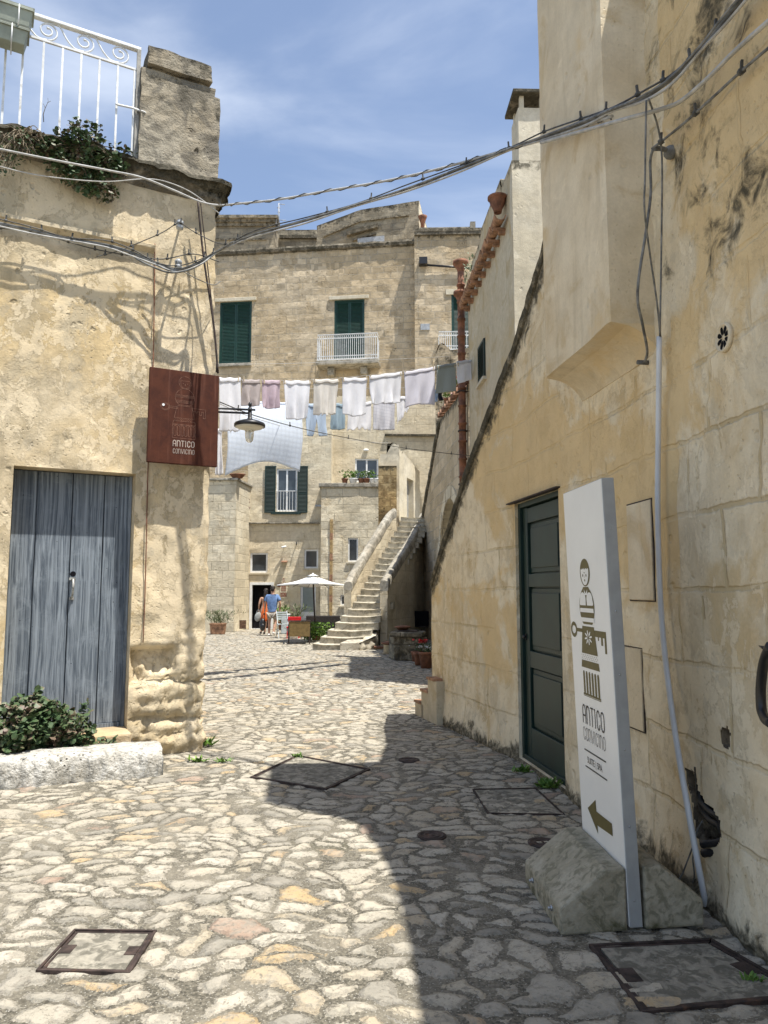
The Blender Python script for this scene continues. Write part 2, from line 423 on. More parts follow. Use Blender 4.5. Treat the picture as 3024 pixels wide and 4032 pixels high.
BROWNP = stone('stained_tufa', (.52,.40,.22), (.42,.29,.13), (.20,.13,.06), .47, 1.0, brick=(.5,.28,.012,.5), pits=.5, bumps=1.1, bstr=.5)
WHITEP = stone('white_plaster', (.68,.62,.49), (.60,.53,.39), (.48,.43,.33), .6, .9, pits=.2, bumps=.6, bstr=.3, streak=.15)
TERRA = plain('terracotta', (.235,.105,.06), .85, .25, 6, .4, dirt=(.13,.08,.055))
TERRAP = plain('pale_terracotta', (.36,.20,.115), .85, .25, 9, .4, dirt=(.19,.13,.09))
TILE = plain('roof_tile', (.30,.165,.10), .85, .25, 8, .4, dirt=(.10,.085,.06))
GREEN = plain('green_paint', (.006,.042,.028), .45, .15, 10, .1, spec=.5)
DGREEN = plain('dark_green_paint', (.007,.026,.020), .5, .12, 4, .08, spec=.5)
WPAINT = plain('white_paint', (.74,.75,.74), .45, .06, 6, .06, spec=.5)
RPAINT = plain('railing_paint', (.72,.73,.72), .45, .08, 12, .1, spec=.5, dirt=(.40,.38,.33))
SIGNW = plain('sign_white', (.80,.80,.77), .35, .02, 3, .02, spec=.5)
SIGNE = plain('sign_edge_metal', (.33,.34,.34), .4, .05, 9, .05, spec=.5)
OLIVE = plain('olive_print', (.115,.095,.030), .5, .05, 20, .02)
INK = plain('dark_print', (.035,.028,.025), .5, .05, 20, .02)
BLACK = plain('black_paint', (.012,.012,.013), .4, .1, 20, .05, spec=.5)
GLASSD = plain('window_glass', (.055,.065,.075), .12, .3, .8, 0, spec=.8)
FROST = plain('frosted_glass', (.28,.33,.32), .3, .15, .8, 0, spec=.6)
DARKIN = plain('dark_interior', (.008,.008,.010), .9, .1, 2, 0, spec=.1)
CABG = plain('grey_cable', (.20,.20,.19), .8, .25, 14, .1)
CABW = plain('white_cable', (.47,.46,.43), .75, .12, 14, .1)
CABD = plain('dark_cable', (.09,.088,.08), .6, .3, 14, .1)
PVC = plain('white_conduit', (.62,.64,.66), .35, .05, 4, .02, spec=.5)
STEEL = plain('steel', (.45,.46,.47), .35, .15, 20, .05, metal=.8)
GALV = plain('galvanised', (.36,.38,.40), .45, .12, 9, .1)
IRON = plain('dark_iron', (.055,.038,.032), .75, .3, 15, .4, dirt=(.12,.06,.035))
RUBBER = plain('black_corrugated', (.015,.015,.016), .5, .2, 30, .1)
SOIL = plain('soil', (.05,.035,.022), .95, .3, 20, .6)
BOXG = plain('planter_plastic', (.30,.33,.27), .5, .1, 5, .1, dirt=(.2,.19,.14))
TWIG = plain('twig', (.13,.10,.065), .9, .3, 20, .2)
SKINM = plain('skin', (.46,.26,.17), .6, .08, 10, .03)
HAIRM = plain('dark_hair', (.022,.014,.010), .6, .3, 40, .3)
SHIRT = plain('blue_linen', (.14,.23,.42), .85, .15, 12, .3)
DRESS = plain('orange_cloth', (.62,.12,.020), .8, .15, 10, .2)
WICK = plain('wicker', (.030,.024,.020), .7, .35, 60, .6, dist=.01)
TAN = plain('tan_fabric', (.23,.16,.065), .85, .12, 12, .2)
REDM = plain('red_plastic', (.52,.012,.015), .4, .1, 8, .05)
CANV = plain('canvas', (.82,.81,.78), .8, .03, 3, .05)
GREYP = plain('grey_plastic', (.45,.50,.50), .5, .1, 6, .05)
def leafm(name, a, b, c):
    m = NT(name); o = m.t.nodes.new('ShaderNodeObjectInfo'); n = m.noise(9, 4, .7); n2 = m.noise(40, 2)
    col = m.cr(m.math('ADD', m.math('MULTIPLY', n, .8), m.math('MULTIPLY', n2, .2)), [(.34, a), (.5, b), (.60, c)])
    m.b.inputs['Subsurface Weight'].default_value = 0
    return m.fin(col, .5, .35)
LEAFA = leafm('caper_leaves', (.035,.075,.030), (.07,.11,.045), (.15,.10,.075))
LEAFB = leafm('grey_green_leaves', (.055,.085,.03), (.09,.12,.05), (.16,.17,.09))
LEAFC = leafm('fresh_leaves', (.05,.12,.018), (.10,.19,.03), (.18,.27,.05))
def shorts():
    m = NT('patterned_shorts'); n = m.noise(28, 2, .5, 1.5); return m.fin(m.mix(m.ramp(n, .45, .55), (.14,.12,.10), (.45,.40,.33)), .85)
SHORTS = shorts()
def wood():
    m = NT('weathered_blue_wood'); x = m.xyz(m.P)
    v = m.comb(m.math('MULTIPLY', x[0], 48), m.math('MULTIPLY', x[1], 48), m.math('MULTIPLY', x[2], 1.1))
    kn = m.vor(1.6, vec=m.comb(m.math('MULTIPLY', x[0], 2.2), m.math('MULTIPLY', x[1], 2.2), x[2]))
    g = m.noise(1.0, 6, .65, .6, vec=m.vmath('ADD', v, m.vmath('SCALE', m.noisec(1.6, 2), 1.6)))
    w = m.noise(4, 6, .7, .5)
    c = m.mix(m.ramp(g, .35, .68), (.075,.093,.115), (.25,.285,.32))
    c = m.mix(m.ramp(w, .50, .66, 0, .35), c, (.27,.31,.345))
    c = m.mix(m.ramp(m.noise(1.1, 5, .6, .4), .55, .7, 0, .25), c, (.16,.19,.18))
    c = m.mix(m.ramp(g, .28, .38, .8, 0), c, (.022,.026,.032))
    nl = m.vor(9); c = m.mix(m.ramp(nl.outputs['Distance'], .035, .06, .8, 0), c, (.02,.02,.022))
    m.bump(m.math('ADD', g, m.math('MULTIPLY', w, .3)), .6, .008); return m.fin(c, .85, .2)
WOOD = wood()
def rust():
    m = NT('rusted_steel'); x = m.xyz(m.P)
    v = m.comb(m.math('MULTIPLY', x[0], 26), m.math('MULTIPLY', x[1], 26), m.math('MULTIPLY', x[2], 1.3))
    s_ = m.noise(1, 5, .6, .2, vec=v); n = m.noise(6, 6, .7, .4)
    c = m.mix(m.ramp(n, .3, .7), (.048,.013,.007), (.088,.026,.012)); c = m.mix(m.ramp(s_, .5, .75, 0, .5), c, (.17,.07,.045))
    c = m.mix(m.ramp(n, .28, .40, .7, 0), c, (.045,.014,.009)); m.bump(n, .25, .003); return m.fin(c, .8, .25)
RUST = rust()
RUSTL = plain('worn_rust_edge', (.26,.13,.085), .7, .3, 30, .2)
LETTER = plain('pale_cut_letters', (.46,.38,.32), .6, .15, 20, .05)
def cloth(name, col, quilt=0, plaid=0):
    m = NT(name); f = m.noise(30, 3); c = m.mix(.25, col, m.mix(f, (.7,.7,.7), (1.1,1.1,1.1)), 'MULTIPLY'); x_ = m.xyz(m.P); h = m.noise(3, 4, .55, .4, vec=m.comb(m.math('MULTIPLY', x_[0], 4), m.math('MULTIPLY', x_[1], 4), x_[2]))
    if quilt:
        q = m.vor(11, 'F1', vec=m.uv(), rnd=.1); h = m.math('ADD', m.math('MULTIPLY', h, .3), m.math('MULTIPLY', q.outputs['Distance'], -.5)); c = m.mix(m.ramp(q.outputs['Distance'], .32, .52, 0, .22), c, tuple(k*.72 for k in col))
    if plaid:
        uv = m.xyz(m.uv()); a = m.math('PINGPONG', uv[0], .035); b = m.math('PINGPONG', uv[1], .035)
        ln = m.math('MAXIMUM', m.ramp(a, .0, .006, 1, 0), m.ramp(b, .0, .006, 1, 0)); c = m.mix(m.math('MULTIPLY', ln, .6), c, (.42,.44,.5))
    m.b.inputs['Subsurface Weight'].default_value = 0
    mt = m.fin(c, .9, .1); m.bump(h, .35, .015)
    # cloth lets light through
    tr = m.t.nodes.new('ShaderNodeBsdfTranslucent'); ms = m.t.nodes.new('ShaderNodeMixShader'); ms.inputs[0].default_value = .45
    m.link(c, tr.inputs[0]); m.link(m.b.outputs[0], ms.inputs[1]); m.link(tr.outputs[0], ms.inputs[2]); m.link(ms.outputs[0], m.out.inputs[0])
    return mt
CLW = cloth('white_cotton', (.86,.86,.88)); CLC = cloth('cream_cotton', (.78,.75,.70)); CLP = cloth('pink_cotton', (.66,.55,.60)); CLB = cloth('beige_cotton', (.58,.52,.50))
CLL = cloth('lavender_cotton', (.78,.77,.83)); CLG = cloth('sage_cotton', (.48,.52,.50)); CLQ = cloth('blue_quilt', (.86,.92,1.0), quilt=1); CLS = cloth('pale_blue_cotton', (.58,.68,.80)); CLT = cloth('teal_cotton', (.42,.53,.60)); CLX = cloth('checked_cotton', (.76,.76,.80), plaid=1)
def lampglass():
    m = NT('clear_glass'); m.b.inputs['Transmission Weight'].default_value = .85; m.b.inputs['IOR'].default_value = 1.2; return m.fin((.9,.92,.92), .08, .5)
LGLASS = lampglass()
def cobble():
    m = NT('cobbled_paving'); x = m.xyz(m.P)
    d1 = m.vmath('SCALE', m.vmath('SUBTRACT', m.noisec(1.5, 3), (.5,.5,.5)), .62)
    d2 = m.vmath('SCALE', m.vmath('SUBTRACT', m.noisec(13, 4), (.5,.5,.5)), .075)
    p = m.vmath('ADD', m.vmath('ADD', m.P, d1), d2)
    p = m.vmath('MULTIPLY', p, (5.2, 7.6, 0))
    ve = m.vor(1, 'DISTANCE_TO_EDGE', p, .85); ve.voronoi_dimensions = '2D'
    vc = m.vor(1, 'F1', p, .85); vc.voronoi_dimensions = '2D'
    cc = m.xyz(vc.outputs['Color']); e = ve.outputs['Distance']; r1, r2, r3 = cc
    edge = m.noise(38, 5, .75)
    ee = m.math('ADD', m.math('SUBTRACT', e, m.math('MULTIPLY', m.math('POWER', r2, 2.2), .17)), m.math('MULTIPLY', m.math('SUBTRACT', edge, .5), .34))
    worn = m.noise(.9, 5, .6); ee = m.math('SUBTRACT', ee, m.ramp(worn, .52, .78, 0, .06))
    st = m.ramp(ee, .045, .085)
    col = m.cr(r1, [(0, (.23,.215,.18)), (.15, (.33,.305,.25)), (.40, (.42,.38,.30)), (.66, (.48,.44,.36)), (.84, (.41,.355,.26)), (.95, (.44,.32,.17)), (.985, (.33,.24,.18))])
    n = m.noise(17, 6, .75, .8); col = m.mix(m.ramp(n, .55, .60, 0, .85), col, (.14,.125,.10)); col = m.mix(m.ramp(m.noise(46, 5, .8), .56, .62, 0, .7), col, (.12,.11,.09)); col = m.mix(m.ramp(m.noise(9, 7, .75, .3), .50, .62, 0, .75), col, (.24,.225,.185))
    col = m.mix(m.ramp(m.noise(7, 5, .7, .5), .35, .65, .0, .4), col, (.44,.40,.33))
    col = m.mix(.4, col, m.mix(m.noise(60, 4, .7), (.55,.55,.55), (1.3,1.3,1.3)), 'MULTIPLY')
    mo = m.mix(m.ramp(m.noise(60, 4, .7), .35, .7), (.060,.055,.043), (.215,.195,.15))
    mo = m.mix(m.ramp(m.noise(2.6, 5, .6), .42, .68, 0, .55), mo, (.25,.225,.175))
    mo = m.mix(m.ramp(m.noise(1.4, 4, .6), .58, .72, 0, .45), mo, (.10,.095,.06))
    # pale worn slabs: sand dusting, seen where traffic polished the joints away
    dust = m.ramp(m.noise(.7, 6, .62, .4), .55, .70, 0, .5); mo = m.mix(dust, mo, (.37,.335,.265)); sp = m.vor(70); mo = m.mix(m.ramp(sp.outputs['Distance'], .12, .28, .75, 0), mo, (.42,.40,.35))
    x2 = m.xyz(m.P); bx = m.math('ADD', x2[0], m.math('MULTIPLY', m.math('SUBTRACT', x2[1], 8.0), .178))
    bw = m.math('ABSOLUTE', m.math('ADD', bx, .80)); inb = m.math('MULTIPLY', m.ramp(bw, .16, .30, .0, 0), m.math('MULTIPLY', m.ramp(x2[1], 7.6, 7.9), m.ramp(x2[1], 20, 22, 1, 0)))
    bt = m.t.nodes.new('ShaderNodeTexBrick'); m.link(m.comb(m.math('ADD', x2[1], m.math('MULTIPLY', m.math('SUBTRACT', m.noise(3, 2), .5), .3)), m.math('ADD', bx, m.math('MULTIPLY', m.math('SUBTRACT', m.noise(4, 2), .5), .1)), 0.0), bt.inputs['Vector']); bt.inputs['Scale'].default_value = 1; bt.inputs['Brick Width'].default_value = .48; bt.inputs['Row Height'].default_value = .25; bt.inputs['Mortar Size'].default_value = .02
    sb = m.ramp(bt.outputs['Fac'], .2, .8, 1, 0); st = m.math('ADD', m.math('MULTIPLY', st, m.math('SUBTRACT', 1.0, inb)), m.math('MULTIPLY', sb, m.math('MULTIPLY', inb, .9)))
    ee = m.math('ADD', m.math('MULTIPLY', ee, m.math('SUBTRACT', 1.0, inb)), m.math('MULTIPLY', sb, m.math('MULTIPLY', inb, .16)))
    c = m.mix(st, mo, col)
    ht = m.math('ADD', m.math('MULTIPLY', m.ramp(ee, .03, .22), .75), m.math('MULTIPLY', n, -.22))
    ht = m.math('ADD', ht, m.math('MULTIPLY', m.noise(34, 5, .7), .40))
    dn = m.t.nodes.new('ShaderNodeDisplacement'); dn.inputs['Midlevel'].default_value = .7; dn.inputs['Scale'].default_value = .013
    m.link(ht, dn.inputs['Height']); m.link(dn.outputs[0], m.out.inputs['Displacement']); m.mat.displacement_method = 'BOTH'
    return m.fin(c, m.ramp(m.noise(5, 3), .3, .7, .6, .9), .25)
COB = cobble()
LIDM = stone('paved_lid_stone', (.40,.37,.30), (.27,.25,.205), (.10,.095,.075), .46, 4.5, pits=.5, bumps=.9, fine=22, bd=.008)
# ---------------------------------------------------------------- ground
def lines(spec):
    out = [spec[0][0]]
    for a, b, s0, s1 in spec:
        x = a
        while x < b-1e-6:
            t = (x-a)/(b-a); x += s0+(s1-s0)*t; out.append(min(x, b))
    return sorted(set(round(v, 5) for v in out))
gx = lines([(-220,-30,60,20),(-30,-9,5,1),(-9,-4.4,.25,.05),(-4.4,2.3,.024,.024),(2.3,5,.15,.5),(5,30,4,8),(30,220,30,60)])
gy = lines([(-220,-10,60,10),(-10,1.0,2,.1),(1.0,3.6,.018,.022),(3.6,9,.022,.04),(9,32,.04,.14),(32,60,2,8),(60,300,30,80)])
mb = MB(); mb.smooth = True
for y in gy:
    for x in gx:
        mb.v.append((x, y, .012*noise.noise(Vector((x*.5, y*.5, 0))) if abs(x) < 12 and -5 < y < 40 else 0))
nx = len(gx)
for j in range(len(gy)-1):
    for i in range(nx-1): mb.Fc(j*nx+i, j*nx+i+1, (j+1)*nx+i+1, (j+1)*nx+i)
build('cobbled_ground', mb, COB, kind='structure')

# ---------------------------------------------------------------- left building
class CWall(Wall):
    rad = .05
    def r(s, z): return .035+.06*max(0, fbm((3.1, 1.7, z*2.3), 4)+.2)+(.05 if z < 1.0 else 0)
    def n(s, u):
        d1 = (s.p[1]-s.p[0]).normalized(); d2 = (s.p[2]-s.p[1]).normalized(); t = max(0, min(1, (u-s.L[1])/.2+.5))
        d = (d1*(1-t)+d2*t).normalized(); return Vector((d.y, -d.x, 0))
    def pt(s, u, z, o=0.0):
        r = s.r(z); c = s.L[1]; d1 = (s.p[1]-s.p[0]).normalized(); d2 = (s.p[2]-s.p[1]).normalized()
        if abs(u-c) < r and o <= .08:
            t = (u-c+r)/(2*r); A = s.p[1]-d1*r; B = s.p[1]; C_ = s.p[1]+d2*r
            q = A*(1-t)**2+B*2*t*(1-t)+C_*t*t
        else: q = s.p[0]+d1*u if u <= c else s.p[1]+d2*(u-c)
        q = q+s.n(u)*o
        return Vector((q.x, q.y, z))
cor = gr(803, 2955); dL = Vector((.883, .469, 0)).normalized(); nL = Vector((dL.y, -dL.x, 0))
WF = Wall([cor-dL*6, cor])                                     # front plane only, for measuring
WL = CWall([cor-dL*6, cor, cor-nL*6])
LB = thing('stone_house', 'weathered ochre stone house with a blue plank door, on the left of the lane', 'house', (cor.x-1.5, cor.y-.6, 0))
d0 = WF.rect(45, 1845, 522, 2878); d0 = (WF.uz(30, 2300)[0], WF.uz(520, 2300)[0], WF.uz(480, 2875)[1], WF.uz(280, 1848)[1])
zc0 = WF.uz(856, 800)[1]; zc1 = WF.uz(885, 705, .15)[1]
rc = WF.rect(525, 2545, 700, 2690)
def dispL(u, z):
    d = .010*fbm((u*2.2, z*2.2, 5), 3)+.0035*fbm((u*9, z*7, 2), 4)
    q = fbm((u*1.3, z*1.3, 9), 3)
    if q > .15: d -= min(.012, (q-.15)*.08)
    lo = max(0, min(1, (1.45-z)/1.0)); near = max(0, min(1, (u-(d0[1]-.05))/.15))
    d += lo*near*(.05*fbm((u*4, z*5, 1), 5)+.045*fbm((u*13, z*13, 1), 5)-.03*max(0, fbm((u*22, z*22, 3), 3)))
    # courses of the quoin blocks at the foot
    for zz in (.34, .70): d -= .05*near*math.exp(-((z-zz-.02*sin(u*5))/.018)**2)
    if rc[0]-.05 < u < rc[1] and rc[2]-.02 < z < rc[3]:
        e = min(u-rc[0]+.05, rc[1]-u, z-rc[2]+.02, rc[3]-z)/.05; e = max(0, min(1, e))
        t = (z-rc[2])/(rc[3]-rc[2]); d -= e*(.03+.13*t+.05*fbm((u*11, z*11, 4), 4))
    if u > WF.len-.02: d += .02*fbm((u*3, z*6, 8), 3)
    return d
def attrL(u, z):
    t = max(0, 1-(zc0-z)/.5)*.45; b = max(0, (.30-z)/.3)*.5
    return (t+b, .40+.15*fbm((u*.7, z*.9, 3), 3)+.15*max(0, (1.2-z)))
mb = MB()
uEnd = WF.len+1.2
facade(mb, WL, WF.len-3.6, uEnd, -.1, zc0+.05, [d0], cell=.032, reveal=.24, disp=dispL, attr=attrL)
facade(mb, WL, 0, WF.len-3.6, -.1, zc0+.05, cell=.4, attr=attrL); facade(mb, WL, uEnd, WL.len, -.1, zc0+.05, cell=.6, attr=attrL)
bk = cor-dL*6-nL*6
mb.poly([cor-nL*6+Vector((0,0,0)), bk, bk+Vector((0,0,zc0)), cor-nL*6+Vector((0,0,zc0))])
mb.poly([bk, cor-dL*6, cor-dL*6+Vector((0,0,zc0)), bk+Vector((0,0,zc0))])
# dark backing behind the door opening
build('wall', mb, LEFTW, LB)
# cornice
mb = MB()
def ring(us, prof, jit=.02, lo=None):
    rows = []
    for i, u in enumerate(us):
        rows.append([mb.V(WL.pt(u, z+jit*fbm((u*6, z*6, 3), 4), max(.03, o)+jit*1.3*fbm((u*7, z*9, 7), 4)) if o > 0 else WL.pt(u, z, o)) for o, z in prof])
    for a, b in zip(rows, rows[1:]):
        for k in range(len(prof)-1): mb.Fc(a[k], b[k], b[k+1], a[k+1])
us = [WF.len-5.9+k*.05 for k in range(int(5.9/.05)+1)]
us = us+[WF.len+.02+k*.04 for k in range(30)]
cw = [(0, zc0-.03), (.03, zc0), (.05, zc0+.06), (.085, zc0+.10), (.14, zc0+.17), (.155, zc1-.06), (.15, zc1-.01), (.10, zc1+.01), (-.5, zc1+.015)]
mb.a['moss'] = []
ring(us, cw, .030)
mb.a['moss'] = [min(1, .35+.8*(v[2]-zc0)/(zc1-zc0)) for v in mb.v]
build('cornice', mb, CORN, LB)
mb = MB(); mb.poly([WL.pt(0.1,zc1-.02,-.1), WL.pt(WF.len-.1,zc1-.02,-.1), cor-nL*5.9+Vector((0,0,zc1-.02)), bk+Vector((.1,0,zc1-.02))])
build('roof_terrace', mb, PIERM, LB)
# string moulding
m0 = WF.uz(0, 835)[1]; m1 = WF.uz(600, 968)[1]; mz = (m0+m1)/2
mb = MB(); mb.a['moss'] = []
uu = [WF.len-4+k*.06 for k in range(200) if WF.len-4+k*.06 < WF.uz(610, 960)[0]]
ring(uu, [(0, mz-.09), (.06, mz-.055), (.065, mz-.02), (.0, mz+.01)], .007)
mb.a['moss'] = [.25]*len(mb.v)
build('string_course', mb, LEFTW, LB)
# parapet pier
mb = MB()
def pierbox(px0, py0, px1, py1, o0, o1, zb=None, n=10):
    u0, u1, z0, z1 = WF.rect(px0, py0, px1, py1)
    if zb is not None: z0 = zb
    for (a, b, c, d_) in ((0,0,0,0),):
        N = n
        def q(u, z, o): return WF.pt(u, z, o)+Vector((.018*fbm((u*6, z*6, o*6), 4), .018*fbm((u*6+9, z*6, o*6), 4), .014*fbm((u*6, z*6+5, o*6), 4)))
        faces = [lambda s, t: q(u0+(u1-u0)*s, z0+(z1-z0)*t, o1), lambda s, t: q(u1, z0+(z1-z0)*t, o1+(o0-o1)*s), lambda s, t: q(u0, z0+(z1-z0)*t, o0+(o1-o0)*s),
                 lambda s, t: q(u0+(u1-u0)*s, z1, o1+(o0-o1)*t), lambda s, t: q(u0+(u1-u0)*s, z0, o0+(o1-o0)*t), lambda s, t: q(u1+(u0-u1)*s, z0+(z1-z0)*t, o0)]
        for f in faces:
            ids = [[mb.V(f(i/N, j/N)) for i in range(N+1)] for j in range(N+1)]
            for j in range(N):
                for i in range(N): mb.Fc(ids[j][i], ids[j][i+1], ids[j+1][i+1], ids[j+1][i])
    return u0, u1, z0, z1
pb = pierbox(548, 345, 862, 690, -.45, .02, zb=zc1-.03, n=14)
pierbox(556, 305, 845, 350, -.42, .0, n=10)
pierbox(600, 262, 822, 335, -.38, -.04, n=8)
pierbox(582, 228, 832, 292, -.42, .04, n=10)
mb.a['moss'] = [max(0, min(.75, .25+.25*(v[2]-zc1))) for v in mb.v]
build('parapet_pier', mb, PIERM, LB)
# door
DR = thing('x', None, None); bpy.data.objects.remove(DR)
mb = MB(); n = 7; ws = [0, .235, .36, .47, .62, .80, .92, 1.0]; ws = [0, .20, .49, .76, 1.0]
du = d0[1]-d0[0]
mb.wbox(WF, d0[0]+.0, d0[1]-.0, d0[2], d0[3], -.27, -.235)
for a, b in zip(ws, ws[1:]):
    mb.wbox(WF, d0[0]+du*a+.006, d0[0]+du*b-.006, d0[2]+.05, d0[3]-.01, -.235, -.205)
    mb.wbox(WF, d0[0]+du*(a+b)/2-.002, d0[0]+du*(a+b)/2+.002, d0[2]+.05, d0[3]-.01, -.205, -.2035)
mb.wbox(WF, d0[1]-.035, d0[1]-.004, d0[2]+.0, d0[3]-.004, -.205, -.17)
mb.wbox(WF, d0[0], d0[1]-.04, d0[2]+.0, d0[2]+.045, -.235, -.19)
door = build('door', mb, WOOD, LB, bevel=.004)
hp = WF.uz(283, 2315, -.2)
mb = MB(); mb.cur = 0
P = lambda du_, dz, o: WF.pt(hp[0]+du_, hp[1]+dz, o)
for zz in (.0, -.10, ): pass
mb.wbox(WF, hp[0]-.028, hp[0]+.028, hp[1]+.075, hp[1]+.10, -.2035, -.192)
mb.tube([P(0,.085,-.195), P(.005,.08,-.155), P(.006,.03,-.14), P(.004,-.04,-.142), P(.0,-.085,-.155), P(0,-.09,-.2)], [.012,.010,.012,.011,.009,.012], 8)
mb.wbox(WF, hp[0]-.02, hp[0]+.02, hp[1]-.115, hp[1]-.085, -.2035, -.192)
build('door_handle', mb, plain('worn_handle', (.40,.40,.37), .5, .3, 30, .2, metal=.3, dirt=(.2,.08,.04)), door)
mb = MB(); kp = WF.uz(288, 2268+50, -.2); kz = hp[1]+.135
mb.lathe([(.026, 0), (.026, .003)], WF.pt(hp[0]+.005, kz, -.2045), 14, ax=Matrix(((dL.x, 0, nL.x), (dL.y, 0, nL.y), (0, 1, 0))))
build('keyhole', mb, DARKIN, door)
# door sill slab
mb = MB(); mb.box(WF.pt((d0[0]+d0[1])/2, d0[2]/2+.0, -.02), (du*1.02, .50, d0[2]), atan2(dL.y, dL.x), .01)
mb.a['moss'] = [.2]*8
build('door_sill', mb, stone('sill_stone', (.66,.58,.42), (.58,.42,.24), (.36,.28,.18), pits=.3, bumps=1), LB, bevel=.02)
# whitewashed kerb block in front of the door
a = gr(0, 3112); b = gr(648, 3056); dk = (b-a).normalized(); dk.z = 0; nk = Vector((dk.y, -dk.x, 0)); Lk = (b-a).length+1.6; s0 = b-dk*Lk
mb = MB(); mb.smooth = True; rows = []; hk = .235
prof = [(-.02,-.03), (0,.06), (-.01,hk*.7), (-.03,hk*.92), (-.07,hk), (-.2,hk+.005), (-.34,hk), (-.42,hk-.01), (-.44,.1), (-.44,-.03)]
N = 110
for i in range(N+1):
    u = Lk*i/N; e = max(0, 1-(Lk-u)/.10); row = []
    for k, (o, z) in enumerate(prof):
        q = s0+dk*(u-.02*e*e)+nk*(o if k < 5 else o)+Vector((0,0,z*(1-.12*e*e)))
        row.append(mb.V(q+Vector((.02*fbm((u*3, k*.4, 1), 5), .035*fbm((u*3, k*.4, 6), 5)-.022*fbm((u*16, k, 3), 3), .014*fbm((u*4, k*.3, 9), 4)))))
    rows.append(row)
for A, B in zip(rows, rows[1:]):
    for k in range(len(prof)-1): mb.Fc(A[k], B[k], B[k+1], A[k+1])
mb.smooth = False; mb.Fc(*rows[-1]); mb.Fc(*rows[0][::-1])
mb.a['moss'] = [(.35 if v[2] < .05 else .05) for v in mb.v]
build('doorstep_block', mb, KERB, label='long whitewashed stone step lying in front of the blue plank door', cat='step')
# infill slab between kerb and wall (earth bed the shrub grows from)
mb = MB(); mb.box(WF.pt(WF.len-2.3, .1, .12), (3.2, .30, .18), atan2(dL.y, dL.x), .01)
mb.a['moss'] = [.35]*8
build('planting_ledge', mb, SOIL, LB, bevel=.02)

# ---------------------------------------------------------------- white railing
RO = -.06
rl = thing('balcony_railing', 'white iron railing with scrolls on the terrace above the blue door', 'railing', WF.pt(WF.uz(330, 500)[0], zc1, RO))
def RP(px, py, o=RO):
    u, z = WF.uz(px, py, o); return WF.pt(u, z, o)
tz = (WF.uz(130, 62, RO)[1]+WF.uz(553, 195, RO)[1])/2; tz2 = (WF.uz(100, 138, RO)[1]+WF.uz(528, 272, RO)[1])/2
uR = WF.uz(549, 250, RO)[0]; uA = WF.len-4.6
mb = MB(); mb.wbox(WF, uA, uR+.012, tz-.02, tz+.012, RO-.03, RO+.03); build('handrail', mb, RPAINT, rl, bevel=.004)
mb = MB(); mb.wbox(WF, uA, uR-.02, tz2-.01, tz2+.01, RO-.012, RO+.012); build('lower_rail', mb, RPAINT, rl)
mb = MB(); mb.wbox(WF, uR-.028, uR+.01, zc1-.05, tz-.02, RO-.006, RO+.03)
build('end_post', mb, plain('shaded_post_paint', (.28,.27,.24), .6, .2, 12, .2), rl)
ubs = [WF.uz(x, y, RO)[0] for x, y in ((20,250),(88,260),(167,300),(243,300),(316,330),(388,350),(460,380),(526,400))]
sp = (ubs[-1]-ubs[0])/(len(ubs)-1); ubs = [ubs[0]-sp*k for k in range(6, 0, -1) if ubs[0]-sp*k > uA]+ubs
for u in ubs:
    mb = MB(); mb.wbox(WF, u-.010, u+.010, zc1-.05, tz2-.01, RO-.009, RO+.009); build('baluster', mb, RPAINT, rl)
mb = MB(); hm = tz2-tz+.0; zc = (tz+tz2)/2; rS = (tz-tz2)/2-.018
for uc in [ubs[-2]-2*sp*k+.01 for k in range(4)]:
    pts = []
    for k in range(34):   # spiral
        a = -pi/2+k/33*2*pi*1.55; r = rS*(1-.72*k/33); pts.append(WF.pt(uc-.0-r*cos(a)*-1, zc+r*sin(a)*1, RO))
    mb.tube(pts, [.0085]*28+[.008,.008,.009,.011,.013,.012], 6)
    e = [WF.pt(uc, zc-rS, RO), WF.pt(uc-sp*.5, zc-rS*1.0, RO), WF.pt(uc-sp*.95, zc-rS*.3, RO), WF.pt(uc-sp*1.3, zc+rS*.7, RO), WF.pt(uc-sp*1.55, zc+rS*.98, RO), WF.pt(uc-sp*1.9, zc+rS*.8, RO)]
    mb.tube(smooth_path(e, 5), .0085, 6)
build('scrollwork', mb, RPAINT, rl)
mb = MB(); mb.tube([RP(455, 408, RO+.03), RP(462, 412, RO+.03), RP(520, 425, RO+.03), RP(570, 442, RO+.09), RP(576, 450, RO+.06)], .011, 7)
build('wall_tie', mb, RPAINT, rl)
# planter boxes hung on the railing
uP = WF.uz(128, 90, .1)[0]
def planter(u0, u1, z0, z1, o0, o1, label):
    t = thing('planter_box', label, 'planter', WF.pt((u0+u1)/2, z0, (o0+o1)/2), 'plastic planter boxes on the railing')
    mb = MB(); i = .03
    bot = [WF.pt(u0+i,z0,o1-i), WF.pt(u1-i,z0,o1-i), WF.pt(u1-i,z0,o0+i), WF.pt(u0+i,z0,o0+i)]
    top = [WF.pt(u0,z1,o1), WF.pt(u1,z1,o1), WF.pt(u1,z1,o0), WF.pt(u0,z1,o0)]
    mb.hexa(bot+top); build('box', mb, BOXG, t, bevel=.008)
    mb = MB(); mb.frame(WF, u0-.012, u1+.012, z1-.02, z1+.012, o1-.001, o1+.012, .012); mb.wbox(WF, u0-.012, u1+.012, z1-.015, z1+.012, o0-.012, o1+.012); build('rim', mb, BOXG, t)
    mb = MB()
    for k in (.12, .55): 
        u = u1-(u1-u0)*k; mb.tube([WF.pt(u, z0-.01, o0), WF.pt(u, z0-.012, o1+.0), WF.pt(u, z0+.03, o1+.012), WF.pt(u, z1-.0, o1+.02)], .006, 6)
    build('bracket', mb, RPAINT, t, split=True)
zP = WF.uz(120, 128, .12)[1]
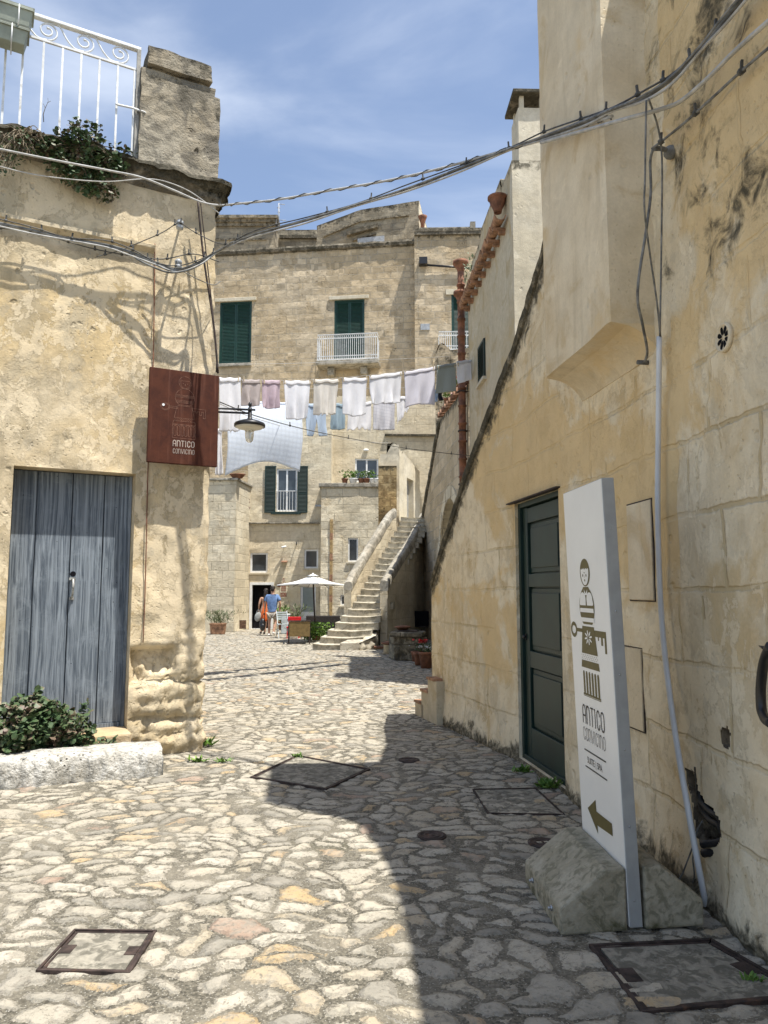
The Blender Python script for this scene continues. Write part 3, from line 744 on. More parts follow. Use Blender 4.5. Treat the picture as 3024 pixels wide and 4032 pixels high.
planter(uP-1.2, uP-.03, zP-.17, zP-.02, RO+.03, RO+.24, 'lower weathered planter box hung just beneath the top left grey one')
planter(uP-1.0, uP, zP, zP+.17, RO+.05, RO+.27, 'grey plastic planter box hung on the white railing at the top left')

# ---------------------------------------------------------------- caper plants on the cornice and by the door
def bush(name, label, cat, base, region, nleaf, lsize, mat, nstem=14, droop=0, group=None, seed=1, tw=TWIG, dens=None):
    rnd = random.Random(seed); t = thing(name, label, cat, base, group)
    ms = MB(); ml = MB(); base = Vector(base)
    for k in range(nstem):
        e = region(rnd); m_ = base.lerp(e, .5)+Vector((rnd.uniform(-.05,.05), rnd.uniform(-.05,.05), .06-droop*.0))
        ms.tube(smooth_path([base+Vector((rnd.uniform(-.06,.06), rnd.uniform(-.03,.03), 0)), m_, e], 4), [.006]*4+[.004]*4+[.002], 5, cap=False)
    for k in range(nleaf):
        p = region(rnd)
        if dens and rnd.random() > dens(p): continue
        d = Vector((rnd.gauss(0,1), rnd.gauss(0,1), rnd.gauss(.2,.8)-droop)); up = Vector((rnd.gauss(0,.5), rnd.gauss(-.3,.5), 1))
        s_ = lsize*rnd.uniform(.55, 1.2); ml.leaf(p, d, up, s_, s_*.85)
    build('stems', ms, tw, t); build('foliage', ml, mat, t); return t
def ellreg(boxes):
    tot = sum(b[2][0]*b[2][1]*b[2][2] for b in boxes)
    def f(rnd):
        x = rnd.uniform(0, tot); 
        for W_, c, r in boxes:
            x -= r[0]*r[1]*r[2]
            if x <= 0: break
        while True:
            a = Vector((rnd.uniform(-1,1), rnd.uniform(-1,1), rnd.uniform(-1,1)))
            if .25 < a.length < 1: break
        return W_.pt(c[0]+a.x*r[0], c[1]+a.z*r[2], c[2]+a.y*r[1])
    return f
def EB(px, py, o, rx, ry, ro, W_=WF):  # ellipsoid from pixel centre and pixel radii
    u, z = W_.uz(px, py, o); u2, _ = W_.uz(px+rx, py, o); _, z2 = W_.uz(px, py-ry, o)
    return (W_, (u, z, o), (abs(u2-u), ro, abs(z2-z)))
c0 = WF.pt(WF.uz(300, 620, .15)[0], zc1-.1, .16)
bush('caper_plant', 'bushy green caper plant growing out of the mossy cornice under the white railing', 'plant', c0,
     ellreg([EB(330,560,.16,115,55,.08), EB(240,600,.14,130,55,.08), EB(400,640,.15,110,55,.08), EB(300,680,.13,110,60,.07), EB(390,740,.12,80,50,.06), EB(340,500,.1,80,30,.06), EB(480,600,.15,60,30,.05)]), 1900, .05, LEAFA, 60, .3, seed=3)
c1 = WF.pt(WF.uz(80, 600, .15)[0], zc1-.12, .16)
bush('dry_plant', 'half dry tangle of twigs hanging over the cornice at the left edge', 'plant', c1,
     ellreg([EB(60,570,.2,100,70,.12), EB(130,560,.2,60,60,.1), EB(20,640,.2,60,50,.1)]), 260, .035, LEAFA, 90, .5, seed=5, tw=plain('dry_twig', (.26,.21,.14), .9, .3, 20, .2))
cb = WF.pt(WF.uz(120, 2940, .25)[0], .16, .2)
bush('caper_shrub', 'round-leaved green shrub growing at the foot of the blue plank door', 'shrub', cb,
     ellreg([EB(60,2880,.30,150,85,.2), EB(190,2850,.28,110,85,.18), EB(290,2880,.28,80,60,.15), EB(110,2790,.25,110,50,.14), EB(150,2740,.22,28,34,.06), EB(330,2800,.22,26,38,.06), EB(30,2950,.35,110,45,.14), EB(230,2950,.3,150,25,.1), EB(400,2925,.3,60,14,.06)]), 3000, .058, LEAFA, 50, -.2, seed=9)
mb = MB(); rnd = random.Random(4)
t = thing('dry_stalk', 'thin dry flower stalk standing on the terrace edge behind the railing', 'plant', RP(172, 480, 0))
mb.tube([RP(172,480,.05), RP(170,450,.05), RP(178,425,.05), RP(190,400,.05), RP(188,385,.05)], [.004,.004,.003,.002,.001], 5); mb.tube([RP(178,425,.05), RP(170,408,.05)], .002, 5); mb.tube([RP(186,405,.05), RP(200,398,.05)], .002, 5)
build('stem', mb, TWIG, t)

# ---------------------------------------------------------------- rusted plate sign
so = .20
SP = Plane(WF.pt(0, 0, so), dL, (0,0,1))
ru0 = (SP.uv(590,1443)[0]+SP.uv(580,1818)[0])/2; ru1 = (SP.uv(862,1480)[0]+SP.uv(857,1838)[0])/2
rz0 = (SP.uv(580,1818)[1]+SP.uv(857,1838)[1])/2; rz1 = (SP.uv(590,1443)[1]+SP.uv(862,1480)[1])/2
rs = thing('rusted_sign', 'square rust-brown steel plate sign with an engraved lady, on the left house corner', 'sign', WF.pt((ru0+ru1)/2, rz0, so))
mb = MB(); mb.wbox(WF, ru0, ru1, rz0, rz1, so-.05, so); build('plate', mb, RUST, rs, bevel=.004)
mb = MB()
for zz in (rz0+.12, rz1-.12):
    for uu_ in (ru0+.12, ru1-.25): mb.wbox(WF, uu_, uu_+.03, zz-.015, zz+.015, -.02, so-.05)
build('mounting_bracket', mb, IRON, rs, split=True)
# drawing helpers on a plane: px polygons taken from the photograph's own drawing of the emblem
def ribbon(mb, P_, pts, w, o=.002, closed=False, th=.0015):
    n = len(pts)
    for i in range(n if closed else n-1):
        a = Vector(pts[i]+(0,)); b = Vector(pts[(i+1)%n]+(0,)); d = b-a
        if d.length < 1e-6: continue
        d.normalize(); q = Vector((-d.y, d.x, 0))*w/2; a2 = a-d*w*.25; b2 = b+d*w*.25
        c = [a2-q, b2-q, b2+q, a2+q]
        mb.poly([P_.pt(k.x, k.y, o+th*((i%3)*.08)) for k in c])
def fillp(mb, P_, pts, o=.002): mb.poly([P_.pt(x, y, o) for x, y in pts])
def arc(cx, cy, rx, ry, a0, a1, n=16): return [(cx+rx*cos(radians(a0+(a1-a0)*k/n)), cy+ry*sin(radians(a0+(a1-a0)*k/n))) for k in range(n+1)]
LET = {  # strokes in a unit cell
 'A': (1, [[(0,0),(0,.66)]+[(.5-.5*cos(radians(t)), .66+.34*sin(radians(t))) for t in range(15,180,15)]+[(1,.66),(1,0)], [(0,.42),(1,.42)]]),
 'N': (1, [[(-.12,1),(0,.97),(0,0)], [(0,.66)]+[(.5-.5*cos(radians(t)), .66+.34*sin(radians(t))) for t in range(15,180,15)]+[(1,.66),(1,0)]]),
 'T': (.9, [[(-.05,.98),(.95,.98)],[(.45,.98),(.45,0)]]),
 'I': (.25, [[(.12,1),(.12,0)],[(-.08,.98),(.12,.98)]]),
 'C': (.95, [[(.95,.72),(.93,.82)]+[(.5+.45*cos(radians(t)), .7+.3*sin(radians(t))) for t in range(40,180,20)]+[(.05,.7),(.05,.3)]+[(.5-.45*cos(radians(t)), .3-.3*sin(radians(t))) for t in range(20,150,20)]+[(.95,.28)]]),
 'O': (1, [[(0,.3),(0,.7)]+[(.5-.5*cos(radians(t)), .7+.3*sin(radians(t))) for t in range(15,180,15)]+[(1,.7),(1,.3)]+[(.5+.5*cos(radians(t)), .3-.3*sin(radians(t))) for t in range(15,180,15)]+[(0,.3)]]),
 'V': (1, [[(0,1),(.02,.6),(.5,0),(.98,.6),(1,1)]]),
}
def word(mb, P_, txt, u0, u1, v0, v1, w, o=.002, wt=None):
    wt = wt or [1]*len(txt); gap = .50; tot = sum(LET[c][0] for c in txt)+gap*(len(txt)-1); s_ = (u1-u0)/tot; x = u0
    for c in txt:
        for st in LET[c][1]: ribbon(mb, P_, [(x+a*s_, v0+b*(v1-v0)) for a, b in st], w, o)
        x += (LET[c][0]+gap)*s_
def lady(mb_d, mb_l, P_, C, kw, outline=False):
    """the emblem: lady with head scarf, checked skirt, and a key for arms. C maps unit coords (0..1 wide, 0..3.6 tall) to plane coords"""
    f = lambda pts: [C(*p) for p in pts]
    D = lambda pts: (ribbon(mb_d, P_, f(pts), kw, closed=True) if outline else fillp(mb_d, P_, f(pts), .002))
    Lp = lambda pts, o=.0035: (ribbon(mb_d, P_, f(pts), kw*.7, closed=True) if outline else fillp(mb_l, P_, f(pts), o))
    D(arc(.5, 3.13, .24, .34, 0, 360, 30))                       # scarf
    Lp([(.31,3.22),(.36,3.20),(.40,3.24),(.44,3.20),(.48,3.24),(.52,3.20),(.56,3.24),(.60,3.20),(.64,3.24),(.69,3.21)]+arc(.5, 3.16, .19, .34, -5, -175, 14))
    if not outline:
        for e in (.42, .58): fillp(mb_d, P_, f(arc(e, 3.06, .022, .035, 0, 360, 12)), .005)
        fillp(mb_d, P_, f(arc(.5, 2.94, .022, .03, 0, 360, 12)), .005); ribbon(mb_d, P_, f([(.47,3.13),(.53,3.12)]), kw*.8, .005); ribbon(mb_d, P_, f([(.49,3.07),(.505,3.0)]), kw*.6, .005)
    else: ribbon(mb_d, P_, f([(.42,3.08),(.43,3.06)]), kw*2); ribbon(mb_d, P_, f([(.58,3.08),(.59,3.06)]), kw*2); ribbon(mb_d, P_, f([(.5,3.05),(.5,2.95)]), kw*2)
    body = arc(.5, 2.30, .34, .50, 62, -62, 20); body = [(.62,2.78)]+arc(.5, 2.28, .36, .50, 60, -55, 16)+arc(.5, 2.28, .36, .50, 235, 120, 16)+[(.38,2.78)]
    D(body)
    if outline:
        for y in (2.42,2.36,2.3,2.12,2.06,2.0): ribbon(mb_d, P_, f([(.16,y),(.84,y)]), kw)
    else:
        Lp(arc(.34, 2.48, .14, .17, 0, 180, 12)+[(.17,2.36),(.20,2.33),(.47,2.33)]); Lp(arc(.66, 2.48, .14, .17, 0, 180, 12)+[(.53,2.33),(.80,2.33),(.83,2.36)])
        for y in (2.16, 1.93): Lp([(.17,y),(.83,y),(.82,y+.10),(.18,y+.10)])
        Lp([(.42,2.72),(.5,2.62),(.58,2.72),(.56,2.58),(.44,2.58)])
    D([(.22,1.82),(.78,1.82),(.88,1.15),(.12,1.15)])
    D([(.10,.98),(.90,.98),(.93,.80),(.07,.80)])
    for k in range(9 if not outline else 8):                      # lace dots
        for j in range(3):
            x = .13+.74*(k+.5*(j%2))/8.5; y = 1.02+.045*j
            fillp(mb_d, P_, f(arc(x, y, .012, .012, 0, 360, 8)), .003)
    for k in range(8):                                            # rosette
        a = k*pi/4+.2; c = (.5+.10*cos(a), 1.55+.10*sin(a)); pp = [(c[0]+.075*cos(a)*s1-.025*sin(a)*s2, c[1]+.075*sin(a)*s1+.025*cos(a)*s2) for s1, s2 in ((-1,0),(0,-1),(1,-.6),(1,.6),(0,1))]
        fillp(mb_l, P_, f(pp), .0035)
    # key: bow on the left, bit on the right
    ribbon(mb_d, P_, f(arc(-.22, 1.70, .13, .15, 0, 360, 24)), kw*(1 if outline else 5), .0021)
    if outline: ribbon(mb_d, P_, f(arc(-.22, 1.70, .17, .2, 0, 360, 24)), kw)
    D([(-.08,1.66),(.24,1.66),(.24,1.75),(-.08,1.75)])
    D([(.77,1.75),(1.30,1.75),(1.30,1.25),(1.22,1.25),(1.22,1.60),(1.15,1.60),(1.15,1.42),(1.07,1.42),(1.07,1.60),(.98,1.60),(.98,1.52),(.93,1.52),(.93,1.60),(.80,1.60)])
    # bars of the hem
    for k in range(6):
        x = .12+.135*k; D([(x,.68),(x+.03,.72),(x+.06,.72),(x+.085,.68),(x+.085,.20),(x+.06,.16),(x+.03,.16),(x,.20)])
    if not outline: D([(.09,.10),(.91,.10),(.91,.16),(.88,.18),(.12,.18),(.09,.16)]); ribbon(mb_l, P_, f([(.1,.125),(.9,.125)]), kw*.4, .0035)
    else: D([(.07,.04),(.93,.04),(.93,.76),(.07,.76)])
def c2(x, y): return (x*.6028, 900+y*.6028)
def su(x, y): return SP.uv(*c2(x, y))
xa = su(1116, 1250)[0]; xb = su(1290, 1250)[0]; ya = su(1203, 1372)[1]; yb = su(1208, 968)[1]
mk = MB(); ml = MB()
lady(mk, ml, SP, lambda x, y: (xa+(xb-xa)*x, ya+(yb-ya)*(y-.04)/3.43), .0028, outline=True)
build('engraved_lady', mk, RUSTL, rs)
mk = MB()
word(mk, SP, 'ANTICO', su(1130,1405)[0], su(1268,1410)[0], su(1200,1426)[1], su(1200,1388)[1], .0075)
word(mk, SP, 'CONVICINO', su(1130,1455)[0], su(1268,1458)[0], su(1200,1472)[1], su(1200,1442)[1], .0045)
o_ = build('lettering', mk, LETTER, rs)
mk = MB(); q = su(1067,1150); fillp(mk, SP, arc(q[0], q[1], .013, .013, 0, 360, 16), .004); build('key_hole', mk, CANV, rs)
# ---------------------------------------------------------------- lamp on the corner
YL = 7.55
lh = at(983, 1680, YL)
lt = thing('wall_lamp', 'dark metal wall lamp with round hood and clear glass, reaching out behind the rusted sign', 'lamp', lh)
sc_ = YL/F
mb = MB(); a0 = WF.pt(WF.len-.45, at(800, 1603, 7.3).z, .12); a1 = WF.pt(WF.len-.45, at(800, 1618, 7.3).z, .12)
mb.tube([a0, at(1005, 1614, YL)], .011, 8); mb.tube([a1, at(983, 1627, YL)], .011, 8); mb.tube([WF.pt(WF.len-.45, a1.z-.05, .12), WF.pt(WF.len-.45, a0.z+.05, .12)], .02, 8)
mb.tube([WF.pt(WF.len-.45, (a1.z+a0.z)/2, .12), WF.pt(WF.len-.45, (a1.z+a0.z)/2, -.03)], .02, 8)
build('bracket', mb, BLACK, lt)
mb = MB(); z = lambda py: at(983, py, YL).z
mb.lathe([(.008, z(1583)), (.020, z(1590)), (.018, z(1598)), (.010, z(1602)), (.020, z(1606)), (.021, z(1645)), (.035, z(1652)), (.09, z(1657)), (.150, z(1666)), (.160, z(1671)), (.160, z(1680)), (.152, z(1681))], (lh.x, lh.y, 0), 32)
build('hood', mb, BLACK, lt)
mb = MB(); mb.lathe([(.151, z(1680)), (.13, z(1686)), (.085, z(1690)), (.055, z(1693)), (.05, z(1697))], (lh.x, lh.y, 0), 32); build('reflector', mb, plain('cream_enamel', (.70,.66,.55), .4, .05, 6, .02), lt)
mb = MB(); mb.lathe([(.044, z(1695)), (.046, z(1705)), (.044, z(1722)), (.036, z(1735)), (.018, z(1742)), (.002, z(1744))], (lh.x, lh.y, 0), 20); build('glass', mb, LGLASS, lt)
mb = MB(); mb.lathe([(.012, z(1697)), (.014, z(1712)), (.012, z(1726)), (.004, z(1730))], (lh.x, lh.y, 0), 12); build('bulb', mb, plain('frosted_bulb', (.7,.7,.68), .3, .02), lt)

# ---------------------------------------------------------------- right building
pr = [gr(1702, 2830), gr(1880, 2915), gr(2050, 2998), gr(2220, 3118), gr(2560, 3370), gr(3024, 3770)]
pr = [Vector((p.x, p.y, 0)) for p in pr]
d_ = (pr[-1]-pr[-2]).normalized(); pr = pr[:-1]+[pr[-1]+d_*.6, pr[-1]+d_*1.0+Vector((.12, -6.0, 0))]
WR = Wall([(p.x, p.y) for p in pr])
def onR(px, py, o=0): u, z = WR.uz(px, py, o); return WR.pt(u, z, o)
RB = thing('stuccoed_house', 'tall pale ochre stuccoed house with a dark green door, filling the right side', 'house', (WR.pt(3, 0).x+.8, WR.pt(3, 0).y, 0))
tp = [WR.uz(x, y) for x, y in ((1700,2285),(1841,1841),(1987,1458),(2133,1008))]
uo0, uo1 = WR.uz(2290, 1500)[0], WR.uz(2580, 1300)[0]
HT = 5.15
def topR(u):
    if u <= tp[0][0]: return tp[0][1]+ (u-tp[0][0])*.8
    for (a, za), (b, zb) in zip(tp, tp[1:]):
        if u <= b: return za+(zb-za)*(u-a)/(b-a)
    u3, z3 = tp[-1]
    if u < uo0+.12: return z3+(u-u3)*.85
    return HT+(1.1*math.exp(-(u-uo1)/.55) if u > uo1 else 1.1)  # unseen roofline, raised beside the oriel to keep sun off its near side
dr = WR.rect(2033, 1975, 2212, 3100); gd = (WR.uz(2036, 2500)[0], WR.uz(2212, 2500)[0], .03, WR.uz(2120, 1952)[1])
# ragged cavity with pipes, and a small square hole
def cav_poly(pts): return [WR.uz(2000+x*.617, 2900+y*.617) for x, y in pts]
cav = cav_poly([(1130,205),(1165,215),(1190,250),(1215,340),(1262,420),(1320,470),(1355,540),(1357,640),(1345,690),(1240,700),(1200,640),(1185,560),(1178,480),(1165,380),(1140,300)])
hol = cav_poly([(1360,-50),(1400,-60),(1420,-30),(1422,70),(1395,85),(1362,50)])
def inp(P_, x, y):
    c = False; n = len(P_)
    for i in range(n):
        (x1, y1), (x2, y2) = P_[i], P_[(i+1)%n]
        if (y1 > y) != (y2 > y) and x < (x2-x1)*(y-y1)/(y2-y1)+x1: c = not c
    return c
vent = WR.uz(2862, 1330); 
def dispR(u, z):
    d = .010*fbm((u*1.4, z*1.4, 2), 4)+.0025*fbm((u*8, z*8, 2), 3)
    q = fbm((u*.9+4, z*.9, 7), 4)
    d += .006*max(-.5, min(.5, 6*(fbm((u*2.3, z*2.3, 12), 5)-.05)))*(1 if u > 3 else .5)
    if z > 2.2 and u > uo1: 
        e = fbm((u*2.2, z*2.2, 3), 5)
        d += -.016*max(0, min(1, (e-.05)/.06))
    d += max(0, .35-z)*.10*(1+fbm((u*3, z*3, 1), 3)) if z < .35 else 0
    return d
def attrR(u, z):
    t = topR(u)-z; edge = 0
    if u < uo0+.3: edge = max(0, 1.15-t/.42) if t < .5 else 0
    if u > uo1: edge = max(edge, max(0, min(1, (z-2.7)/.7))*max(0, .60+.45*fbm((u*1.7, z*1.7, 6), 4)-.32*abs(u-uo1-.9)))
    gnd = max(0, 1-z/(.22+.25*max(0, fbm((u*1.3, 0, 4), 3))))*.95
    w = .35
    if u < uo1+.2: w = .38+.30*math.exp(-((z-2.55+.25*(u-3.6))/.5)**2)
    else: w = .26+.36*max(0, min(1, (z-1.9)/1.2))
    return (max(edge, gnd), w)
mb = MB()
uS = WR.uz(3024, 3770)[0]+.4
us_ = [p for p, _ in cav+hol]; zs_ = [z for _, z in cav+hol]
facade(mb, WR, 0, uS, -.05, 7.2, [gd], cell=.06, reveal=.16, disp=dispR, top=topR, skip=lambda u, z: inp(cav, u, z) or inp(hol, u, z), fine=(min(us_)-.02, max(us_)+.02, min(zs_)-.02, max(zs_)+.02, .014), attr=attrR)
facade(mb, WR, uS, WR.len, -.05, 7.2, cell=.5, top=topR, attr=lambda u, z: (max(0, 1-z/.4), .4))
n_ = 18; pts = [WR.pt(WR.len*k/40, 0) for k in range(41)]
for k in range(40):
    ua, ub = WR.len*k/40, WR.len*(k+1)/40; dep = lambda u: .16 if u < uo0 else 4.5
    a, b = WR.pt(ua, 0), WR.pt(ub, 0); da = db = 1.25 if ub < uo0 else 5.0
    za, zb = topR(ua), topR(ub); na, nb = WR.n(ua), WR.n(ub); w = .15 if ub < uo0 else 5
    A = a-na*w; B = b-nb*w
    mb.poly([a+Vector((0,0,za)), b+Vector((0,0,zb)), B+Vector((0,0,zb)), A+Vector((0,0,za))])
    mb.poly([B, A, A+Vector((0,0,za)), B+Vector((0,0,zb))])
a, A = WR.pt(0, 0), WR.pt(0, 0)-WR.n(0)*.15; mb.poly([A, a, a+Vector((0,0,topR(0))), A+Vector((0,0,topR(0)))])
a, A = WR.pt(WR.len, 0), WR.pt(WR.len, 0)-WR.n(WR.len)*5; mb.poly([a, A, A+Vector((0,0,HT)), a+Vector((0,0,HT))])
a, A = WR.pt(uo0+.12, 0), WR.pt(uo0+.12, 0)-WR.n(uo0)*5; mb.poly([A, a, a+Vector((0,0,HT+.2)), A+Vector((0,0,HT+.2))])
build('wall', mb, RIGHTW, RB)
# cavity lining
mb = MB(); 
for P_, dep in ((cav, .16), (hol, .10)):
    cu = sum(p for p, _ in P_)/len(P_); cz = sum(z for _, z in P_)/len(P_)
    R_ = [(cu+(u-cu)*1.06, cz+(z-cz)*1.04) for u, z in P_]
    f = [WR.pt(u, z, -.004) for u, z in R_]; g = [WR.pt(u, z, -dep) for u, z in R_]; n = len(f)
    for k in range(n): mb.poly([f[k], f[(k+1)%n], g[(k+1)%n], g[k]])
    mb.poly(g)
build('broken_recess', mb, stone('rubble_core', (.36,.30,.21), (.25,.20,.14), (.07,.055,.04), .45, 3, pits=.5, bumps=1.3, fine=20), RB)
pc = cav_poly([(1180,215),(1190,330),(1200,420),(1230,480),(1290,520),(1320,600),(1310,670),(1245,690)])
for j, (dx, dy, r) in enumerate(((0,0,.017),(.035,-.03,.02),(.055,.02,.018))):
    mb = MB(); path = smooth_path([WR.pt(u+dx*(1 if k > 2 else .2), z+dy, -.045+.012*j+(.05 if k == 7 else 0)) for k, (u, z) in enumerate(pc)], 7)
    rr = [r*(1+.08*(k%2)) for k in range(len(path))]; mb.tube(path, rr, 9)
    build('corrugated_duct', mb, RUBBER, RB)
mb = MB(); q = cav_poly([(1240,540),(1225,600),(1215,700),(1195,800),(1180,880),(1160,925),(1135,925)]); mb.tube(smooth_path([WR.pt(u, z, .0+.015*k) for k, (u, z) in enumerate(q)], 5), .004, 6)
q = cav_poly([(1230,700),(1215,780),(1225,880),(1212,945)]); mb.tube(smooth_path([WR.pt(u, z, .03) for u, z in q], 5), .004, 6)
build('loose_wire', mb, CABG, RB, split=True)
mb = MB(); q = cav_poly([(1400,10)])[0]; mb.ell(WR.pt(q[0], q[1], -.05), (.025, .025, .03)); build('junction_cap', mb, WPAINT, RB)
# dark parapet coping of the stair flank
mb = MB(); uu = [tp[0][0]+(tp[-1][0]+.5-tp[0][0])*k/90 for k in range(91)]; rows = []
for u in uu:
    z = topR(u); r_ = .012
    prof = [(.0, -.10), (.018, -.09), (.03, -.02), (.02, .02), (-.07, .04), (-.16, .02), (-.18, -.05), (-.18, -.12)]
    rows.append([mb.V(WR.pt(u, z+dz+r_*fbm((u*7, dz*9, 2), 4), o+r_*fbm((u*7, dz*9, 8), 4))) for o, dz in prof])
for A_, B_ in zip(rows, rows[1:]):
    for k in range(7): mb.Fc(A_[k], B_[k], B_[k+1], A_[k+1])
mb.Fc(*rows[0]); mb.a['moss'] = [.75]*len(mb.v)
build('stair_coping', mb, stone('mossy_coping', (.36,.31,.22), (.28,.23,.15), (.07,.065,.05), .45, 1.4, pits=.5, bumps=1.2), RB)
# little terracotta topped steps at the foot of the flank, climbing behind it
st_px = [(1645, 2738, 2795), (1668, 2695, 2738), (1690, 2655, 2695)]
mbs = MB(); mbt = MB(); f0 = WR.pt(0, 0); dn = (WR.p[0]-WR.p[1]).normalized(); nn = WR.n(0)
for k in range(16):
    c = f0+dn*(.36-.24*k); z1 = .17*(k+1)+.02; w = 1.1
    a = c+nn*.0+nn*(.10 if k < 3 else -.17); b = c-nn*w
    base = [a+dn*.0, b, b-dn*.24, a-dn*.24] if k >= 3 else [a, b, b-dn*.3, a-dn*.3]
    zl = max(0, z1-.6); P4 = [Vector((q.x, q.y, zl)) for q in base]; T4 = [Vector((q.x, q.y, z1-.03)) for q in base]
    mbs.hexa(P4[::-1]+T4[::-1]); e = .015
    b2 = [a+dn*e+nn*e, b+dn*e, b-dn*.24, a-dn*.24+nn*e]
    mbt.hexa([Vector((q.x, q.y, z1-.03)) for q in b2[::-1]]+[Vector((q.x, q.y, z1)) for q in b2[::-1]])
mbs.a['moss'] = [.3]*len(mbs.v)
build('stair_risers', mbs, HOUSE, RB); build('stair_treads', mbt, TERRAP, RB)
# oriel on its curved corbel
oz = 3.19; OB = WR.uz(2420, 1500)[1]
def op(t, o, z):  # t 0 far .. 1 near
    u = uo0-.02+(uo1-uo0+.02)*t; return WR.pt(u, z, o)
OP = .285
mb = MB(); mb.a['moss'] = []
N1 = 14; zt = 7.3; zsteps = [OB+(oz-OB)*k/9 for k in range(10)]+[oz+(zt-oz)*k/40 for k in range(1, 41)]
def oprof(z):
    if z >= oz: return OP
    t = (z-OB)/(oz-OB); return OP*(1-sqrt(max(0, 1-t**1.6)))*.95+.005+.05*t*OP
def cut(t, o):   # outline in plan: far side, face, near side
    return op(t, o, 0)
ids = []
for z in zsteps:
    o = oprof(z); row = []
    for k in range(13): row.append((0, -.05+(o+.05)*k/12))
    for k in range(1, 30): row.append((k/29, o))
    for k in range(1, 13): row.append((1, o-(o+.05)*k/12))
    rr = []
    for t, oo in row:
        p = op(t, oo, z); q = .006*fbm((p.x*2, p.y*2, z*2), 4)
        if abs(t-.5) > .49 and oo > o-.02: p = p-WR.n(WR.len*.4)*.012
        rr.append(mb.V(p+WR.n(2)*q))
    ids.append(rr)
mb.smooth = False
for A_, B_ in zip(ids, ids[1:]):
    for k in range(len(A_)-1): mb.Fc(A_[k], A_[k+1], B_[k+1], B_[k])
mb.smooth = False; mb.Fc(*ids[-1]); mb.Fc(*ids[0][::-1])
mb.a['moss'] = [0]*len(mb.v); mb.a['wear'] = [.36 if v[2] > oz else .52 for v in mb.v]
build('oriel', mb, ORIEL, RB)
# thick upper mass behind the oriel that carries it above the roof
mb = MB(); 
for t0 in (0,):
    a, b = WR.pt(uo0, 0), WR.pt(uo1, 0); n = WR.n(uo0)
    q4 = [a-n*.002, b-n*.002, b-n*.9, a-n*.9]
    mb.hexa([Vector((q.x, q.y, 5.3)) for q in q4]+[Vector((q.x, q.y, 7.3)) for q in q4])
build('oriel_stack', mb, ORIEL, RB)
# green door
DPL = .10; w0 = gd[1]-gd[0]
mb = MB(); zz0, zz1 = gd[2], gd[3]
mb.frame(WR, gd[0], gd[1], zz0, zz1, -.13, -.03, .045); mb.wbox(WR, gd[0]+.045, gd[1]-.045, zz0-.0, zz1-.045, -.16, -.10)
dd = build('door', mb, DGREEN, RB, bevel=.004)
u0, u1 = gd[0]+.05, gd[1]-.05
mb = MB(); st = .12
hz = zz1-zz0; rails = [zz0+.05, zz0+.05+.25, zz0+hz*.355, zz0+hz*.355+.15, zz0+hz*.665, zz0+hz*.665+.12, zz1-.20, zz1-.06]
mb.wbox(WR, u0, u0+st, zz0+.03, zz1-.05, -.10, -.06); mb.wbox(WR, u1-st, u1, zz0+.03, zz1-.05, -.10, -.06)
for a, b in ((rails[0]-.02, rails[1]), (rails[2], rails[3]), (rails[4], rails[5]), (rails[6], rails[7])): mb.wbox(WR, u0+st, u1-st, a, b, -.10, -.062)
build('leaf_frame', mb, DGREEN, dd, bevel=.005)
for a, b in ((rails[1], rails[2]), (rails[3], rails[4]), (rails[5], rails[6])):
    mb = MB(); mb.wbox(WR, u0+st+.012, u1-st-.012, a+.012, b-.012, -.10, -.085); mb.wbox(WR, u0+st+.055, u1-st-.055, a+.055, b-.055, -.085, -.070)
    build('panel', mb, DGREEN, dd, bevel=.006)
for z in (zz1-.28, (zz0+zz1)/2+.02, zz0+.28):
    mb = MB(); mb.tube([WR.pt(u1-.0, z-.07, -.045), WR.pt(u1-.0, z+.07, -.045)], .014, 8); mb.wbox(WR, u1-.03, u1+.03, z-.06, z+.06, -.062, -.052); build('hinge', mb, BLACK, dd)
mb = MB(); z = WR.uz(2062, 2510)[1]; mb.wbox(WR, u0+.03, u0+.055, z-.03, z+.03, -.06, -.05); mb.ell(WR.pt(u0+.042, z, -.035), (.016,.016,.02)); build('door_knob', mb, BLACK, dd)
mb = MB(); mb.wbox(WR, gd[0]-.10, gd[1]+.06, zz1+.0, zz1+.012, -.02, .045); build('drip_strip', mb, IRON, RB)
# painted-over meter hatches
for k, (x0, y0, x1, y1) in enumerate(((2478,1972,2578,2368),(2330,1990,2420,2500),(2360,2538,2538,2850))):
    r = WR.rect(x0, y0, x1, y1); mb = MB(); mb.a['moss'] = []
    mb.frame(WR, r[0], r[1], r[2], r[3], .0, .0085, .006); build('hatch_edge', mb, IRON, RB)
    mb = MB(); mb.wbox(WR, r[0]+.010, r[1]-.010, r[2]+.010, r[3]-.010, -.02, .016); mb.a['wear'] = [.3]*8; mb.a['moss'] = [.0]*8; build('meter_hatch', mb, ORIEL, RB, bevel=.003)
